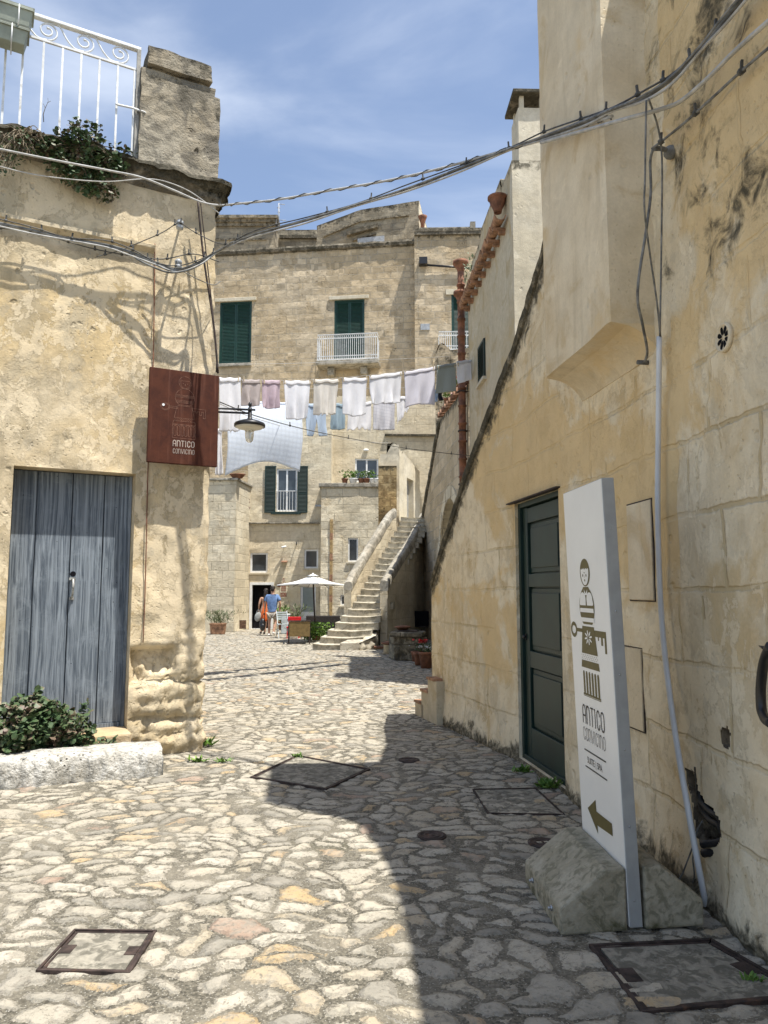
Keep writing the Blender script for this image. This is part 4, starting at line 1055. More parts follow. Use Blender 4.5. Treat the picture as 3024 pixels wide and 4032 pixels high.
# rosette vent
mb = MB(); u, z = vent; n = WR.n(u); X = Vector((-n.y, n.x, 0)); Mx = Matrix(((X.x, 0, n.x), (X.y, 0, n.y), (0, 1, 0)))
zr = abs(WR.uz(2862,1272)[1]-WR.uz(2862,1392)[1])/2*.98
prof = [(zr, 0), (zr*.98, .018), (zr*.86, .024), (zr*.78, .012), (zr*.1, .012), (.001, .016)]
mb.lathe(prof, WR.pt(u, z, .004), 36, ax=Mx); build('rosette_vent', mb, ORIEL, RB)
mb = MB()
for k in range(8):
    a = k*pi/4+.3; P0 = []
    for t, w in ((.2,.03),(.35,.13),(.6,.17),(.78,.10),(.82,0)):
        P0.append((t, w))
    pts = [(t, w) for t, w in P0]+[(t, -w) for t, w in P0[::-1][1:]]
    ctr = WR.pt(u, z, .0); mb.poly([ctr+X*(zr*(t*cos(a)-w*sin(a)))+Vector((0,0,zr*(t*sin(a)+w*cos(a))))+n*.0185 for t, w in pts])
build('vent_slots', mb, DARKIN, RB)
# corrugated raised square around the vent
# standing white conduit
def tubeobj(name, pts, r, mat, label, cat, sm=6, group=None, extra=None):
    mb = MB(); P_ = smooth_path(pts, sm) if sm else pts; mb.tube(P_, r, 8)
    if extra: extra(mb, P_)
    return build(name, mb, mat, label=label, cat=cat, group=group)
cp = [onR(2596,1325,.06), onR(2592,1700,.05), onR(2590,2050,.05), onR(2606,2450,.05), onR(2650,2830,.06), onR(2715,3220,.08)]
e = gr(2780, 3575); cp.append(Vector((e.x, e.y, .01)))
tubeobj('conduit_pipe', cp, .0165, PVC, 'long white plastic conduit running down the ochre wall beside the white sign board', 'pipe')
def loops(name, px, r, mat, label, o=.08): return tubeobj(name, [onR(x, y, oo) for x, y, oo in px], r, mat, label, 'cable', 6)
loops('wire', [(2545,395,.3),(2542,560,.3),(2540,700,.3),(2538,830,.3),(2560,1010,.2),(2585,1180,.12),(2600,1325,.06)], .0055, CABG, 'thin grey wire beside the oriel, left one of the hanging pair')
loops('wire', [(2555,390,.3),(2590,500,.12),(2606,620,.08),(2605,900,.06),(2602,1100,.05),(2598,1325,.06)], .0055, CABG, 'thin grey wire running straight down the wall into the white conduit')
loops('wire', [(2570,590,.15),(2560,640,.15),(2562,760,.15),(2545,900,.2),(2510,1150,.25),(2530,1280,.18),(2548,1380,.08),(2540,1425,.05)], .008, CABG, 'grey cable looping out over the oriel edge and ending at a wall stub')
mb = MB(); p = onR(2552, 1428, .0); n = WR.n(3.5); mb.tube([p, p+n*.07], .014, 10); build('pipe_stub', mb, CABG, RB)
mb = MB(); p = onR(2640, 600, 0); q = onR(2575, 585, .12); mb.tube(smooth_path([p, p.lerp(q, .5)+Vector((0,0,.01)), q], 5), .014, 8); mb.ell(p, (.04,.04,.04)); build('cable_hook', mb, CABG, RB)
mb = MB(); q = [onR(x, y, o) for x, y, o in ((3040,2545,.25),(3012,2600,.22),(2998,2700,.2),(3000,2790,.2),(3015,2830,.22),(3040,2850,.25))]; mb.tube(smooth_path(q, 6), [.022]*3+[.02]*28, 8); q2 = [onR(2990,2543,.2), onR(3020,2556,.22)]; mb.tube(q2, [.002,.012], 6)
build('wrought_iron_arm', mb, BLACK, label='black curved wrought iron arm just entering the photo at the right edge', cat='ironwork')

# ---------------------------------------------------------------- white sign board in its concrete foot
n0 = at(2480, 3660, 3.44); nb = gr(2482, 3668)
Yn = nb.y; top_n = at(2362, 1884, Yn+.02); bot_n = Vector((nb.x, nb.y, .015))
Lz = top_n.z; Yf = Yn+.57
# far edge: find depth at which pixel (2213,1945) has the same height
lo, hi = Yn, Yn+1.5
for _ in range(40):
    m_ = (lo+hi)/2
    if at(2213, 1945, m_).z > Lz: hi = m_
    else: lo = m_
top_f = at(2213, 1945, lo)
# z at fixed px grows with depth
UU = (top_n-top_f); UU.z = 0; wS = UU.length; UU.normalize(); VV = (top_n-bot_n); VV = VV-UU*VV.dot(UU); hS = VV.length
BP = Plane(bot_n-UU*wS, UU, VV)
BT = thing('sign_board', 'tall white sign board with an olive lady and arrow, in a concrete foot', 'sign', (nb.x, nb.y+.28, 0))
th = .062
mb = MB(); mb.wbox(BP, 0, wS, 0, hS, -th, 0); build('board', mb, SIGNE, BT, bevel=.003)
mb = MB(); mb.wbox(BP, .004, wS-.004, .004, hS-.004, 0, .0025); build('printed_face', mb, SIGNW, BT)
c3 = lambda x, y: BP.uv(1900+x*.6775, 1800+y*.6775)
c4 = lambda x, y: BP.uv(2000+x*.6172, 2900+y*.6172)
xa, xb = c3(582, 1380)[0], c3(704, 1400)[0]; ya = (c3(582,1375)[1]+c3(704,1432)[1])/2; yb = c3(592, 590)[1]
PO = Plane(BP.O+BP.N*.0015, BP.U, BP.V)
md, ml = MB(), MB(); lady(md, ml, PO, lambda x, y: (xa+(xb-xa)*x, ya+(yb-ya)*(y-.10)/3.37), .004)
build('printed_lady', md, OLIVE, BT); build('printed_lady_details', ml, SIGNW, BT)
md = MB()
word(md, PO, 'ANTICO', c3(588,1500)[0], c3(711,1550)[0], (c3(588,1535)[1]+c3(712,1605)[1])/2, (c3(586,1438)[1]+c3(711,1490)[1])/2, .0085, .003)
word(md, PO, 'CONVICINO', c3(592,1600)[0], c3(717,1660)[0], (c3(592,1632)[1]+c3(717,1712)[1])/2, (c3(591,1566)[1]+c3(717,1630)[1])/2, .0038, .003)
build('name_lettering', md, INK, BT)
for pa, pb in (((597,1692),(722,1776)), ((603,1790),(730,1882))):
    md = MB(); a, b = c3(*pa), c3(*pb); v = (a[1]+b[1])/2; n = 22
    for k in range(n):
        s_ = a[0]+(b[0]-a[0])*k/n; w_ = (b[0]-a[0])/n*.78
        fillp(md, PO, [(s_, v-.004), (s_+w_, v-.004), (s_+w_*1.1, v+.004), (s_+w_*.1, v+.004)], .003)
    build('printed_rule', md, INK, BT)
def textmesh(txt, P_, u0, v0, h, o, mat, parent, squash=.8, name='lettering'):
    cu = bpy.data.curves.new('t', 'FONT'); cu.body = txt; cu.size = 1; cu.resolution_u = 3; ob = bpy.data.objects.new('t', cu); COL.objects.link(ob)
    dg = bpy.context.evaluated_depsgraph_get(); me = bpy.data.meshes.new_from_object(ob.evaluated_get(dg)); mb = MB(); s_ = h/.69
    for v in me.vertices: mb.V(P_.pt(u0+v.co.x*s_*squash, v0+v.co.y*s_, o))
    for p in me.polygons: mb.Fc(*p.vertices)
    bpy.data.objects.remove(ob); bpy.data.curves.remove(cu); return build(name, mb, mat, parent)
a = c3(614, 1772); b = c3(614, 1736); h = abs(b[1]-a[1])
wd = c3(706, 1800)[0]-a[0]
textmesh('SUITE | SPA', PO, a[0], a[1]-.002, h, .003, INK, BT, squash=wd/(h/.69*5.35), name='small_lettering')
ar = [c4(*p) for p in ((514,455),(563,404),(568,476),(668,556),(674,636),(575,566),(580,620))]
md = MB(); 
tip, t1, t2, s1, s2, s3, t3 = ar
fillp(md, PO, [tip, t3, t1], .003); fillp(md, PO, [t2, s3, s2, s1], .0032); build('printed_arrow', md, OLIVE, BT)
mb = MB()
for z in (.12, .45, .80, 1.15, 1.45, 1.85):
    p = BP.pt(wS+.001, z*hS/2.1, -th*.45); mb.ell(p, (.005,.003,.005), 8, 6)
build('rivet', mb, STEEL, BT, split=True)
def foot(side):
    mb = MB(); o1, o2 = (0.012, .335) if side < 0 else (-th-.012, -th-.30)
    L0, L1 = -.03+wS-.60, wS-.0; hi_, lo_ = .285, .125
    P4 = lambda u, z, o: Vector((BP.pt(u, 0, 0).x, BP.pt(u, 0, 0).y, 0))+BP.N*o+Vector((0,0,z))
    md_ = o1+(.10 if side < 0 else -.08)*1
    sec = [(o1, 0.0), (o2, 0.0), (o2, lo_), (o1+(o2-o1)*.30, hi_), (o1, hi_)]
    n = 14; rows = []
    for i in range(n+1):
        u = L0+(L1-L0)*i/n; row = []
        for k in range(len(sec)):
            a, b = sec[k], sec[(k+1)%len(sec)]
            for j in range(6):
                t = j/6; o, z = a[0]+(b[0]-a[0])*t, a[1]+(b[1]-a[1])*t
                row.append(mb.V(P4(u, z+.003*fbm((u*9, o*9, z*9), 4), o+.003*fbm((u*9+5, o*9, z*9), 4))))
        rows.append(row)
    m_ = len(rows[0]); flip = side > 0
    for A_, B_ in zip(rows, rows[1:]):
        for k in range(m_):
            f = (A_[k], A_[(k+1)%m_], B_[(k+1)%m_], B_[k]); mb.Fc(*(f[::-1] if flip else f))
    mb.Fc(*(rows[0] if flip else rows[0][::-1])); mb.Fc(*(rows[-1][::-1] if flip else rows[-1]))
    mb.a['moss'] = [.25+.3*(v[2] < .05) for v in mb.v]
    return build('concrete_foot', mb, CONC, BT, bevel=.012), P4, o2, L0, L1
f1, P4, o2, L0, L1 = foot(-1)
for u in (L0+.16, L1-.13):
    mb = MB(); mb.tube([P4(u, .075, o2-.005), P4(u, .075, o2+.008)], .014, 6); mb.tube([P4(u, .075, o2+.004), P4(u, .075, o2+.02)], .007, 8); build('bolt', mb, STEEL, f1)
foot(1)

# ---------------------------------------------------------------- covers in the paving
def square_cover(name, label, q, w=.022, z=.009, lifts=True, cell=None):
    c = sum((Vector(p) for p in q), Vector())/4; t = thing(name, label, 'manhole cover', (c.x, c.y, 0), 'paved-in access covers')
    mb = MB()
    for k in range(4):
        a, b = Vector(q[k]), Vector(q[(k+1)%4]); d = (b-a).normalized(); n = Vector((-d.y, d.x, 0))*w
        for s_ in (0, 1.35):
            P_ = [a+n*s_+d*w*s_, b+n*s_-d*w*s_, b+n*(s_+1)-d*w*(s_+1), a+n*(s_+1)+d*w*(s_+1)]; zz = z-.004*s_
            mb.hexa([Vector((p.x, p.y, -.02)) for p in P_]+[Vector((p.x, p.y, zz)) for p in P_])
    build('frame', mb, IRON, t)
    Q = [Vector(p) for p in q]; cc = sum(Q, Vector())/4; mb = MB(); I = [cc+(p-cc)*(1-w*2.6/((p-cc).length*.7)) for p in Q]
    mb.hexa([Vector((p.x, p.y, -.02)) for p in I]+[Vector((p.x, p.y, .0035)) for p in I]); build('paved_lid', mb, LIDM, t)
    if lifts:
        for k in (1, 3):
            a, b = Vector(q[k]), Vector(q[(k+1)%4]); m_ = (a+b)/2; d = (b-a).normalized(); n = Vector((-d.y, d.x, 0))
            mb = MB(); L = (b-a).length; P_ = [m_-d*L*.10+n*w*2.4, m_+d*L*.10+n*w*2.4, m_+d*L*.10+n*(w*2.4+L*.13), m_-d*L*.10+n*(w*2.4+L*.13)]
            mb.hexa([Vector((p.x, p.y, -.02)) for p in P_]+[Vector((p.x, p.y, z-.003)) for p in P_]); build('lifting_pocket', mb, IRON, t)
    return t
G = lambda l: [gr(x, y) for x, y in l]
square_cover('access_cover', 'square iron-framed cover filled with cobbles, in the sunny left foreground', G([(140,3828),(512,3836),(618,3668),(292,3664)]), .012)
square_cover('access_cover', 'large iron-framed paved cover in the shade in front of the concrete foot', G([(2530,3992),(3200,3930),(2800,3700),(2318,3724)]), .015)
square_cover('access_cover', 'diamond-turned iron-framed cover, half in sun and half in shade, beyond the left house corner', G([(985,3062),(1285,3110),(1458,3030),(1170,2975)]), .016, lifts=False)
square_cover('access_cover', 'narrow iron-framed cover let into the paving at the foot of the green door', G([(1920,3205),(2225,3210),(2110,3105),(1860,3110)]), .007, lifts=False)
def round_cover(px, py, r, label):
    c = gr(px, py); t = thing('round_cover', label, 'manhole cover', (c.x, c.y, 0), 'round iron covers')
    mb = MB(); mb.lathe([(r, -.02), (r, .006), (r*.86, .007), (r*.84, .004), (r*.6, .004), (r*.58, .007), (r*.5, .007), (r*.48, .003), (r*.12, .003), (r*.1, .007), (.001, .007)], c, 28); build('lid', mb, IRON, t)
    mb = MB(); mb.lathe([(r*1.12, -.02), (r*1.12, .004), (r*1.03, .004), (r*1.03, -.02)], c, 28); build('rim', mb, IRON, t)
round_cover(2137, 3318, .085, 'round rusty iron cover nearest the concrete foot')
round_cover(1700, 3290, .085, 'round iron cover in the shade left of the concrete foot, midway to the sunlight')
round_cover(1610, 2992, .09, 'small round iron cover farthest away, in the shade short of the sunny patch')
# weeds
def weed(px, py, h, label, n=60, seed=1, z=0):
    rnd = random.Random(seed); c = gr(px, py); t = MB(); 
    for k in range(n):
        a = rnd.uniform(0, 2*pi); L = h*rnd.uniform(.5, 1.2); b = c+Vector((rnd.gauss(0,h*.5), rnd.gauss(0,h*.25), 0)); d = Vector((cos(a), sin(a), rnd.uniform(.3, 1.6)))
        t.leaf(b, d, Vector((rnd.gauss(0,.4), rnd.gauss(0,.4), 1)), L, L*.30)
    build('weed', t, LEAFC, label=label, cat='weed', group='weeds between the cobbles')
weed(2060, 3040, .07, 'green weed at the far foot of the green door', 50, 2); weed(2160, 3100, .09, 'larger green weed at the near foot of the green door', 80, 3)
weed(775, 3000, .07, 'small weed in front of the left house corner', 40, 4); weed(880, 3000, .06, 'small weed right of the left house corner, in the sun', 34, 5); weed(805, 2935, .10, 'thin weed growing up the left house corner', 40, 6)
weed(1175, 2982, .05, 'low weed at the far corner of the diamond-turned cover', 40, 7); weed(2960, 3865, .04, 'tiny weed on the large iron-framed paved cover', 26, 8)
# ================================================================ middle house with the clay pipes
xH = lambda Y: 2.79-.055*Y
HN, HF, AF = 11.75, 16.15, 29.6
WH = Wall([(xH(HF), HF), (xH(HN), HN)])
H = thing('plastered_house', 'pale plastered house with clay gutter, clay downpipe and a white chimney, beyond the stair flank', 'house', (xH(14)+1, 14, 0))
zg = 8.05
stp = [(WH.uz(x, y)) for x, y in ((1880,1100),(1882,960),(1900,900),(1905,850),(1980,640),(1998,630),(2010,560))]
def topH(u):
    Y = HF-u*.9985
    if Y > 15.7: return 8.5
    if Y > 14.6: return 8.75
    if Y > 12.6: return 8.95
    return 8.75
ub = WH.rect(1895, 1330, 1912, 1490)
ub = (WH.uz(1886, 1400)[0], WH.uz(1912, 1400)[0], WH.uz(1900, 1500)[1], WH.uz(1900, 1345)[1])
mb = MB(); facade(mb, WH, 0, WH.len, 0, 9.0, [ub], cell=.14, reveal=.12, top=topH, disp=lambda u, z: .012*fbm((u, z, 3), 4), attr=lambda u, z: (max(0, .8-(topH(u)-z)/.5)*.8, .4))
shell(mb, WH, 0, WH.len, 0, 9, 6, top=topH, n=40)
FS = Wall([(xH(HN)+.0, HN), (xH(HN)+3.5, HN+.1)])
build('wall', mb, HOUSE, H)
mb = MB(); zf = FS.uz(2080, 632)[1]
facade(mb, FS, 0, 3.5, 0, zf, cell=.12, disp=lambda u, z: .01+.02*fbm((u*1.5, z*1.5, 3), 5), attr=lambda u, z: (max(0, .75-(zf-z)/.7), .3))
shell(mb, FS, 0, 3.5, 0, zf, .25); build('front_wall', mb, WHITEP, H)
# chimney
cw0, cw1, cz0, cz1 = FS.rect(2042, 425, 2150, 636)
mb = MB(); cd = .55; facade(mb, FS, cw0, cw1, zf-.05, cz1, cell=.1, disp=lambda u, z: .008*fbm((u*3, z*3, 3), 4), attr=lambda u, z: (.15, .3)); shell(mb, FS, cw0, cw1, zf-.05, cz1, cd)
chm = build('chimney', mb, WHITEP, H)
zc2 = FS.uz(2080, 378)[1]
mb = MB()
for u in (cw0+.03, cw1-.09): mb.wbox(FS, u, u+.07, cz1, zc2, -.08, 0)
for u in (cw0+.03, cw1-.09): mb.wbox(FS, u, u+.07, cz1, zc2, -cd, -cd+.08)
mb.a['moss'] = [.3]*len(mb.v); build('cap_post', mb, WHITEP, chm, split=True)
mb = MB(); mb.wbox(FS, cw0-.10, cw1+.1, zc2, zc2+.07, -cd-.1, .10); mb.a['moss'] = [.8]*8; build('chimney_cap', mb, CORN, chm, bevel=.015)
mb = MB(); mb.wbox(FS, cw0+.05, cw1-.05, cz1-.02, cz1+.01, -cd+.05, -.05); build('flue', mb, DARKIN, chm)
# clay gutter: barrel tiles on little brackets, funnels
gp = lambda Y, z, o: WH.pt((HF-Y)/.9985, z, o)
Y1 = 12.15
for k in range(9):
    Ya = HF+.0-(HF-Y1)*k/9; Yb = HF-(HF-Y1)*(k+1)/9-.06; mb = MB(); rows = []
    for Y, r in ((Ya, .085), (Yb, .105)):
        c = gp(Y, zg-.06+.02*(Y1-Y)*-.0, .13); row = [mb.V(c+WH.n(0)*r*cos(a)+Vector((0,0,r*sin(a)))) for a in [pi+pi*j/10 for j in range(11)]]+[mb.V(c+WH.n(0)*(r-.02)*cos(a)+Vector((0,0,(r-.02)*sin(a)))) for a in [2*pi-pi*j/10 for j in range(11)]]
        rows.append(row)
    n = 22; mb.smooth = False
    for j in range(n): mb.Fc(rows[0][j], rows[0][(j+1)%n], rows[1][(j+1)%n], rows[1][j])
    mb.Fc(*rows[0][::-1]); mb.Fc(*rows[1]); g_ = build('gutter_tile', mb, TERRAP, H)
    mb = MB(); c = gp((Ya+Yb)/2, zg-.215, .1); mb.box(c, (.24, .10, .05)); mb.box(gp((Ya+Yb)/2, zg-.265, .05), (.14, .08, .05)); build('gutter_bracket', mb, TERRAP, H)
def funnel(Y, z0, o, r, label=None, h=.3):
    mb = MB(); c = gp(Y, z0, o); mb.lathe([(r*.42, 0), (r*.5, h*.2), (r*.85, h*.6), (r*.95, h*.85), (r*1.12, h*.88), (r*1.12, h), (r*.9, h), (r*.8, h*.7), (.01, h*.4)], c, 22); return build('clay_funnel', mb, TERRA, H)
pz = lambda Y, py: at(1900, py, Y).z
funnel(12.25, pz(12.25, 840), .14, .155, h=.29)
f2 = at(1858, 1070, HF+.1); 
PX = lambda py, o=0: at(1860, py, HF+.12)
mb = MB(); zt1 = PX(1075).z; zt2 = PX(1170).z; zb = .0
c = gp(HF+.12, 0, .12); xc, yc = c.x-.02, c.y
def fun2(z0, r, h): 
    mb = MB(); mb.lathe([(r*.45, 0), (r*.55, h*.25), (r*.95, h*.7), (r*1.15, h*.74), (r*1.15, h), (r*.9, h), (r*.7, h*.6), (.01, h*.4)], (xc, yc, z0), 22); build('clay_funnel', mb, TERRA, H)
fun2(zt1, .155, .27); fun2(zt2-.16, .15, .28)
mb = MB(); z = zt1+.02
prof = []; zz = 3.3
while zz < zt2-.1: prof += [(.082, zz), (.082, zz+.36), (.098, zz+.362), (.098, zz+.40)]; zz += .402
mb.lathe(prof, (xc, yc, 0), 18); mb.lathe([(.075, zt2+.0), (.075, zt1+.05)], (xc, yc, 0), 16); build('clay_downpipe', mb, TERRA, H)
mb = MB()
for z in (3.9, 5.1, 6.0): mb.lathe([(.105, z), (.105, z+.03), (.08, z+.03), (.08, z)], (xc, yc, 0), 16); mb.bar((xc, yc, z+.015), (xc+.2, yc-.05, z+.015), .02)
build('pipe_clamp', mb, IRON, H, split=True)
# green shuttered window
mb = MB(); mb.wbox(WH, ub[0], ub[1], ub[2], ub[3], -.12, -.06); sw = build('window', mb, DGREEN, H)
def shutter(parent, W, u0, u1, z0, z1, o, mat=None, n=26, name='shutter', fw=.05, th=.035, mid=.42):
    mat = mat or GREEN; mb = MB(); mb.frame(W, u0, u1, z0, z1, o, o+th, fw)
    zm = z0+(z1-z0)*mid if mid else None
    if zm: mb.wbox(W, u0+fw, u1-fw, zm-fw/2, zm+fw/2, o+.001, o+th-.001)
    mb.wbox(W, u0+fw, u1-fw, z0+fw, z1-fw, o+.001, o+.004)
    for k in range(n):
        z = z0+fw+(z1-z0-2*fw)*(k+.5)/n; dz = (z1-z0-2*fw)/n
        if zm and abs(z-zm) < fw*.6: continue
        mb.hexa([W.pt(u0+fw, z-dz*.45, o+th-.004), W.pt(u1-fw, z-dz*.45, o+th-.004), W.pt(u1-fw, z-dz*.3, o+th), W.pt(u0+fw, z-dz*.3, o+th),
                 W.pt(u0+fw, z+dz*.25, o+.006), W.pt(u1-fw, z+dz*.25, o+.006), W.pt(u1-fw, z+dz*.45, o+.010), W.pt(u0+fw, z+dz*.45, o+.010)])
    return build(name, mb, mat, parent)
shutter(H, WH, ub[0]+.02, ub[1]-.02, ub[2]+.02, ub[3]-.02, .0, DGREEN, 14, mid=None)
mb = MB(); mb.wbox(WH, ub[0]-.05, ub[1]+.05, ub[2]-.07, ub[2]-.01, -.05, .07); build('window_sill', mb, WHITEP, H)
mb = MB(); rnd = random.Random(3)
for k in range(46): mb.leaf(gp(HF-.4, 8.5, .02)+Vector((rnd.uniform(-.1,.1), rnd.uniform(-.5,.5), rnd.uniform(-.1,.35))), Vector((rnd.gauss(0,1), rnd.gauss(0,1), 1)), Vector((0,-1,.3)), .09, .03)
build('wall_weed', mb, LEAFB, label='tuft of weeds growing on top of the wall above the clay funnel', cat='weed')

# ================================================================ stone wall with the arch
WA = Wall([(xH(AF)-.02, AF), (xH(HF)-.02, HF)])
A = thing('arched_wall', 'sloping wall of squared stone with an arched opening, between the steps and the clay downpipe', 'wall', (xH(22)+.4, 22, 0))
uY = lambda Y: (AF-Y)/.9985
def topA(u):
    Y = AF-u*.9985
    if Y < 20.9: return 6.45+(20.9-Y)*-.06
    return 6.45-(Y-20.9)*.50
yc_, ra, zs = 19.25, 2.0, 1.95
def inarch(u, z):
    Y = AF-u*.9985; return abs(Y-yc_) < ra and (z < zs or (Y-yc_)**2+(z-zs)**2 < ra*ra)
mb = MB(); facade(mb, WA, 0, WA.len, -.02, 6.7, cell=.11, top=topA, skip=inarch, disp=lambda u, z: .015*fbm((u*2, z*2, 3), 4),
     attr=lambda u, z: (max(0, .9-(topA(u)-z)/.45), .3))
w = .45; n = 30
for k in range(n):
    ua, ub_ = WA.len*k/n, WA.len*(k+1)/n; a, b = WA.pt(ua, 0), WA.pt(ub_, 0); N_ = WA.n(0)*w
    mb.poly([a+Vector((0,0,topA(ua))), b+Vector((0,0,topA(ub_))), b-N_+Vector((0,0,topA(ub_))), a-N_+Vector((0,0,topA(ua)))])
a = WA.pt(0, 0); mb.poly([a-WA.n(0)*w, a, a+Vector((0,0,topA(0))), a-WA.n(0)*w+Vector((0,0,topA(0)))])
build('masonry', mb, TUFA, A)
# arch: soffit, back wall and voussoirs
mb = MB(); M_ = 26; arcp = [(yc_+ra*cos(pi*k/M_), zs+ra*sin(pi*k/M_)) for k in range(M_+1)]; arcp = [(yc_+ra, 0)]+arcp+[(yc_-ra, 0)]
for (Ya, za), (Yb, zb) in zip(arcp, arcp[1:]):
    a, b = WA.pt(uY(Ya), za), WA.pt(uY(Yb), zb); N_ = WA.n(0)*2.2; mb.poly([a, b, b-N_, a-N_])
a, b = WA.pt(uY(yc_+ra), 0), WA.pt(uY(yc_-ra), 0); N_ = WA.n(0)*2.2; mb.poly([a-N_, b-N_, b-N_+Vector((0,0,4.2)), a-N_+Vector((0,0,4.2))])
build('arch_recess', mb, TUFAL, A)
mb = MB(); nv = 21
for k in range(nv):
    t0, t1 = pi*k/nv+.008, pi*(k+1)/nv-.008; R1 = ra+.34+.0*(k%2)
    c = [(yc_+r*cos(t), zs+r*sin(t)) for r, t in ((ra+.005, t0), (R1, t0), (R1, t1), (ra+.005, t1))]
    o = .022+.006*(k%3)
    mb.hexa([WA.pt(uY(Y), z, -.1) for Y, z in c]+[WA.pt(uY(Y), z, o) for Y, z in c])
build('voussoirs', mb, TUFAL, A)
mb = MB(); rows = []
for k in range(60):
    Y = AF-(AF-20.9)*k/59; z = topA(uY(Y)); rows.append([mb.V(WA.pt(uY(Y), z+dz+.02*fbm((Y*3, dz*5, 1), 4), o+.02*fbm((Y*3, o*5, 4), 4))) for o, dz in ((-.5,-.06),(-.5,.09),(.02,.10),(.07,.03),(.06,-.10),(.0,-.14))])
for a, b in zip(rows, rows[1:]):
    for k in range(5): mb.Fc(a[k], a[k+1], b[k+1], b[k])
mb.Fc(*rows[0]); mb.Fc(*rows[-1]); mb.a['moss'] = [.75]*len(mb.v); build('coping', mb, CORN, A)
for k in range(11):     # tiles on the level part
    Y = 20.7-k*.42; mb = MB(); rows = []
    for o, r in ((-.45, .10), (.10, .13)):
        c = WA.pt(uY(Y), topA(uY(Y))+.05+(.10 if o < 0 else 0), o); rows.append([mb.V(c+Vector((0, r*cos(pi*j/8), r*sin(pi*j/8)))) for j in range(9)]+[mb.V(c+Vector((0, (r-.02)*cos(pi-pi*j/8), (r-.02)*sin(pi-pi*j/8)))) for j in range(9)])
    for j in range(18): mb.Fc(rows[0][j], rows[0][(j+1)%18], rows[1][(j+1)%18], rows[1][j])
    mb.Fc(*rows[1]); build('coping_tile', mb, TILE, A)
# flowers on the arch wall
for k, (px, py, Y, lab) in enumerate(((1805,1500,18.0,'red geranium pot'),(1765,1540,19.6,'small pink flower pot'))):
    c = at(px, py, Y); c.z = topA(uY(Y))+.12
    t = thing('flower_pot', ['red geraniums in a clay pot on the tiled wall top under the washing', 'small pot with pinkish flowers on the tiled wall top, left of the red geraniums'][k], 'flower pot', c)
    mb = MB(); mb.lathe([(.08,0),(.12,.2),(.13,.2),(.13,.24),(.11,.24),(.09,.2),(.01,.2)], c, 16); build('pot', mb, TERRA, t)
    mb = MB(); mr_ = MB(); rnd = random.Random(k)
    for j in range(120): mb.leaf(c+Vector((rnd.gauss(0,.1), rnd.gauss(0,.1), .3+rnd.gauss(0,.08))), Vector((rnd.gauss(0,1), rnd.gauss(0,1), rnd.gauss(0,1))), Vector((0,0,1)), .06, .05)
    for j in range(40): mr_.leaf(c+Vector((rnd.gauss(0,.12), rnd.gauss(0,.12), .36+rnd.gauss(0,.08))), Vector((rnd.gauss(0,1), rnd.gauss(0,1), rnd.gauss(0,1))), Vector((0,0,1)), .05, .05)
    build('foliage', mb, LEAFC, t); build('blossom', mr_, REDM if k == 0 else plain('pink_petals', (.6,.35,.32), .7), t)

# ================================================================ far houses
def winset(t, W, r, mull=1, frame=WPAINT, fw=.06, dep=.10, glass=None, sill=True, name='window', trans=0):
    u0, u1, z0, z1 = r; mb = MB(); mb.frame(W, u0, u1, z0, z1, -dep, -dep+.05, fw)
    for k in range(1, mull+1):
        u = u0+(u1-u0)*k/(mull+1); mb.wbox(W, u-fw*.5, u+fw*.5, z0+fw, z1-fw, -dep+.002, -dep+.048)
    for k in range(trans):
        z = z0+(z1-z0)*(k+1)/(trans+1); mb.wbox(W, u0+fw, u1-fw, z-.012, z+.012, -dep+.004, -dep+.03)
    f = build(name, mb, frame, t); mb = MB(); mb.wbox(W, u0+.01, u1-.01, z0+.01, z1-.01, -dep-.03, -dep-.002); build('pane', mb, glass or GLASSD, f)
    if sill: mb = MB(); mb.wbox(W, u0-.06, u1+.06, z0-.07, z0-.012, -dep, .06); build('sill', mb, WHITEP, f)
    return f
def house(name, label, W, z1, mat, ops=(), depth=6, cell=.22, top=None, rough=.02, reveal=.2, attr=None, z0=0, cat='house', u0=None, u1=None):
    u0 = 0 if u0 is None else u0; u1 = W.len if u1 is None else u1
    c = W.pt((u0+u1)/2, z0)-W.n(0)*min(depth/2, 2); t = thing(name, label, cat, c)
    mb = MB(); tf = top or (lambda u: z1)
    facade(mb, W, u0, u1, z0, z1, ops, cell=cell, reveal=reveal, top=top, disp=lambda u, z: rough*fbm((u*1.7, z*1.7, u0), 4), attr=attr or (lambda u, z: (max(0, .55-(tf(u)-z)/.6)+max(0, .3-z+z0)*.8, .32)))
    shell(mb, W, u0, u1, z0, z1, depth, top=top, n=30 if top else 1); build('wall', mb, mat, t); return t
# A: low stone house on the left
WAA = Wall([(-9, 28.6), (at(921, 2400, 28.3).x, 28.3)])
zA = WAA.uz(900, 1892)[1]
tA = house('stone_house', 'low house of pale squared stone across the court, left of the open door', WAA, zA, TUFAL)
mb = MB(); mb.wbox(WAA, 0, WAA.len+.08, zA, zA+.09, -3, .10); mb.a['moss'] = [.5]*8; build('coping', mb, PARAP, tA, bevel=.02)
mb = MB(); r = WAA.rect(943, 2442, 971, 2476); mb.wbox(WAA, r[0], r[1]-.02, r[2], r[3], .0, .02); gv_ = build('vent_grille', mb, TERRAP, tA)
mb = MB()
for i in range(6):
    for j in range(6):
        u = r[0]+(r[1]-.02-r[0])*(i+.5)/6; z = r[2]+(r[3]-r[2])*(j+.5)/6; mb.wbox(WAA, u-.016, u+.016, z-.016, z+.016, .018, .0215)
build('grille_holes', mb, DARKIN, gv_)
mb = MB(); r = WAA.rect(878, 1985+80, 880, 2000)
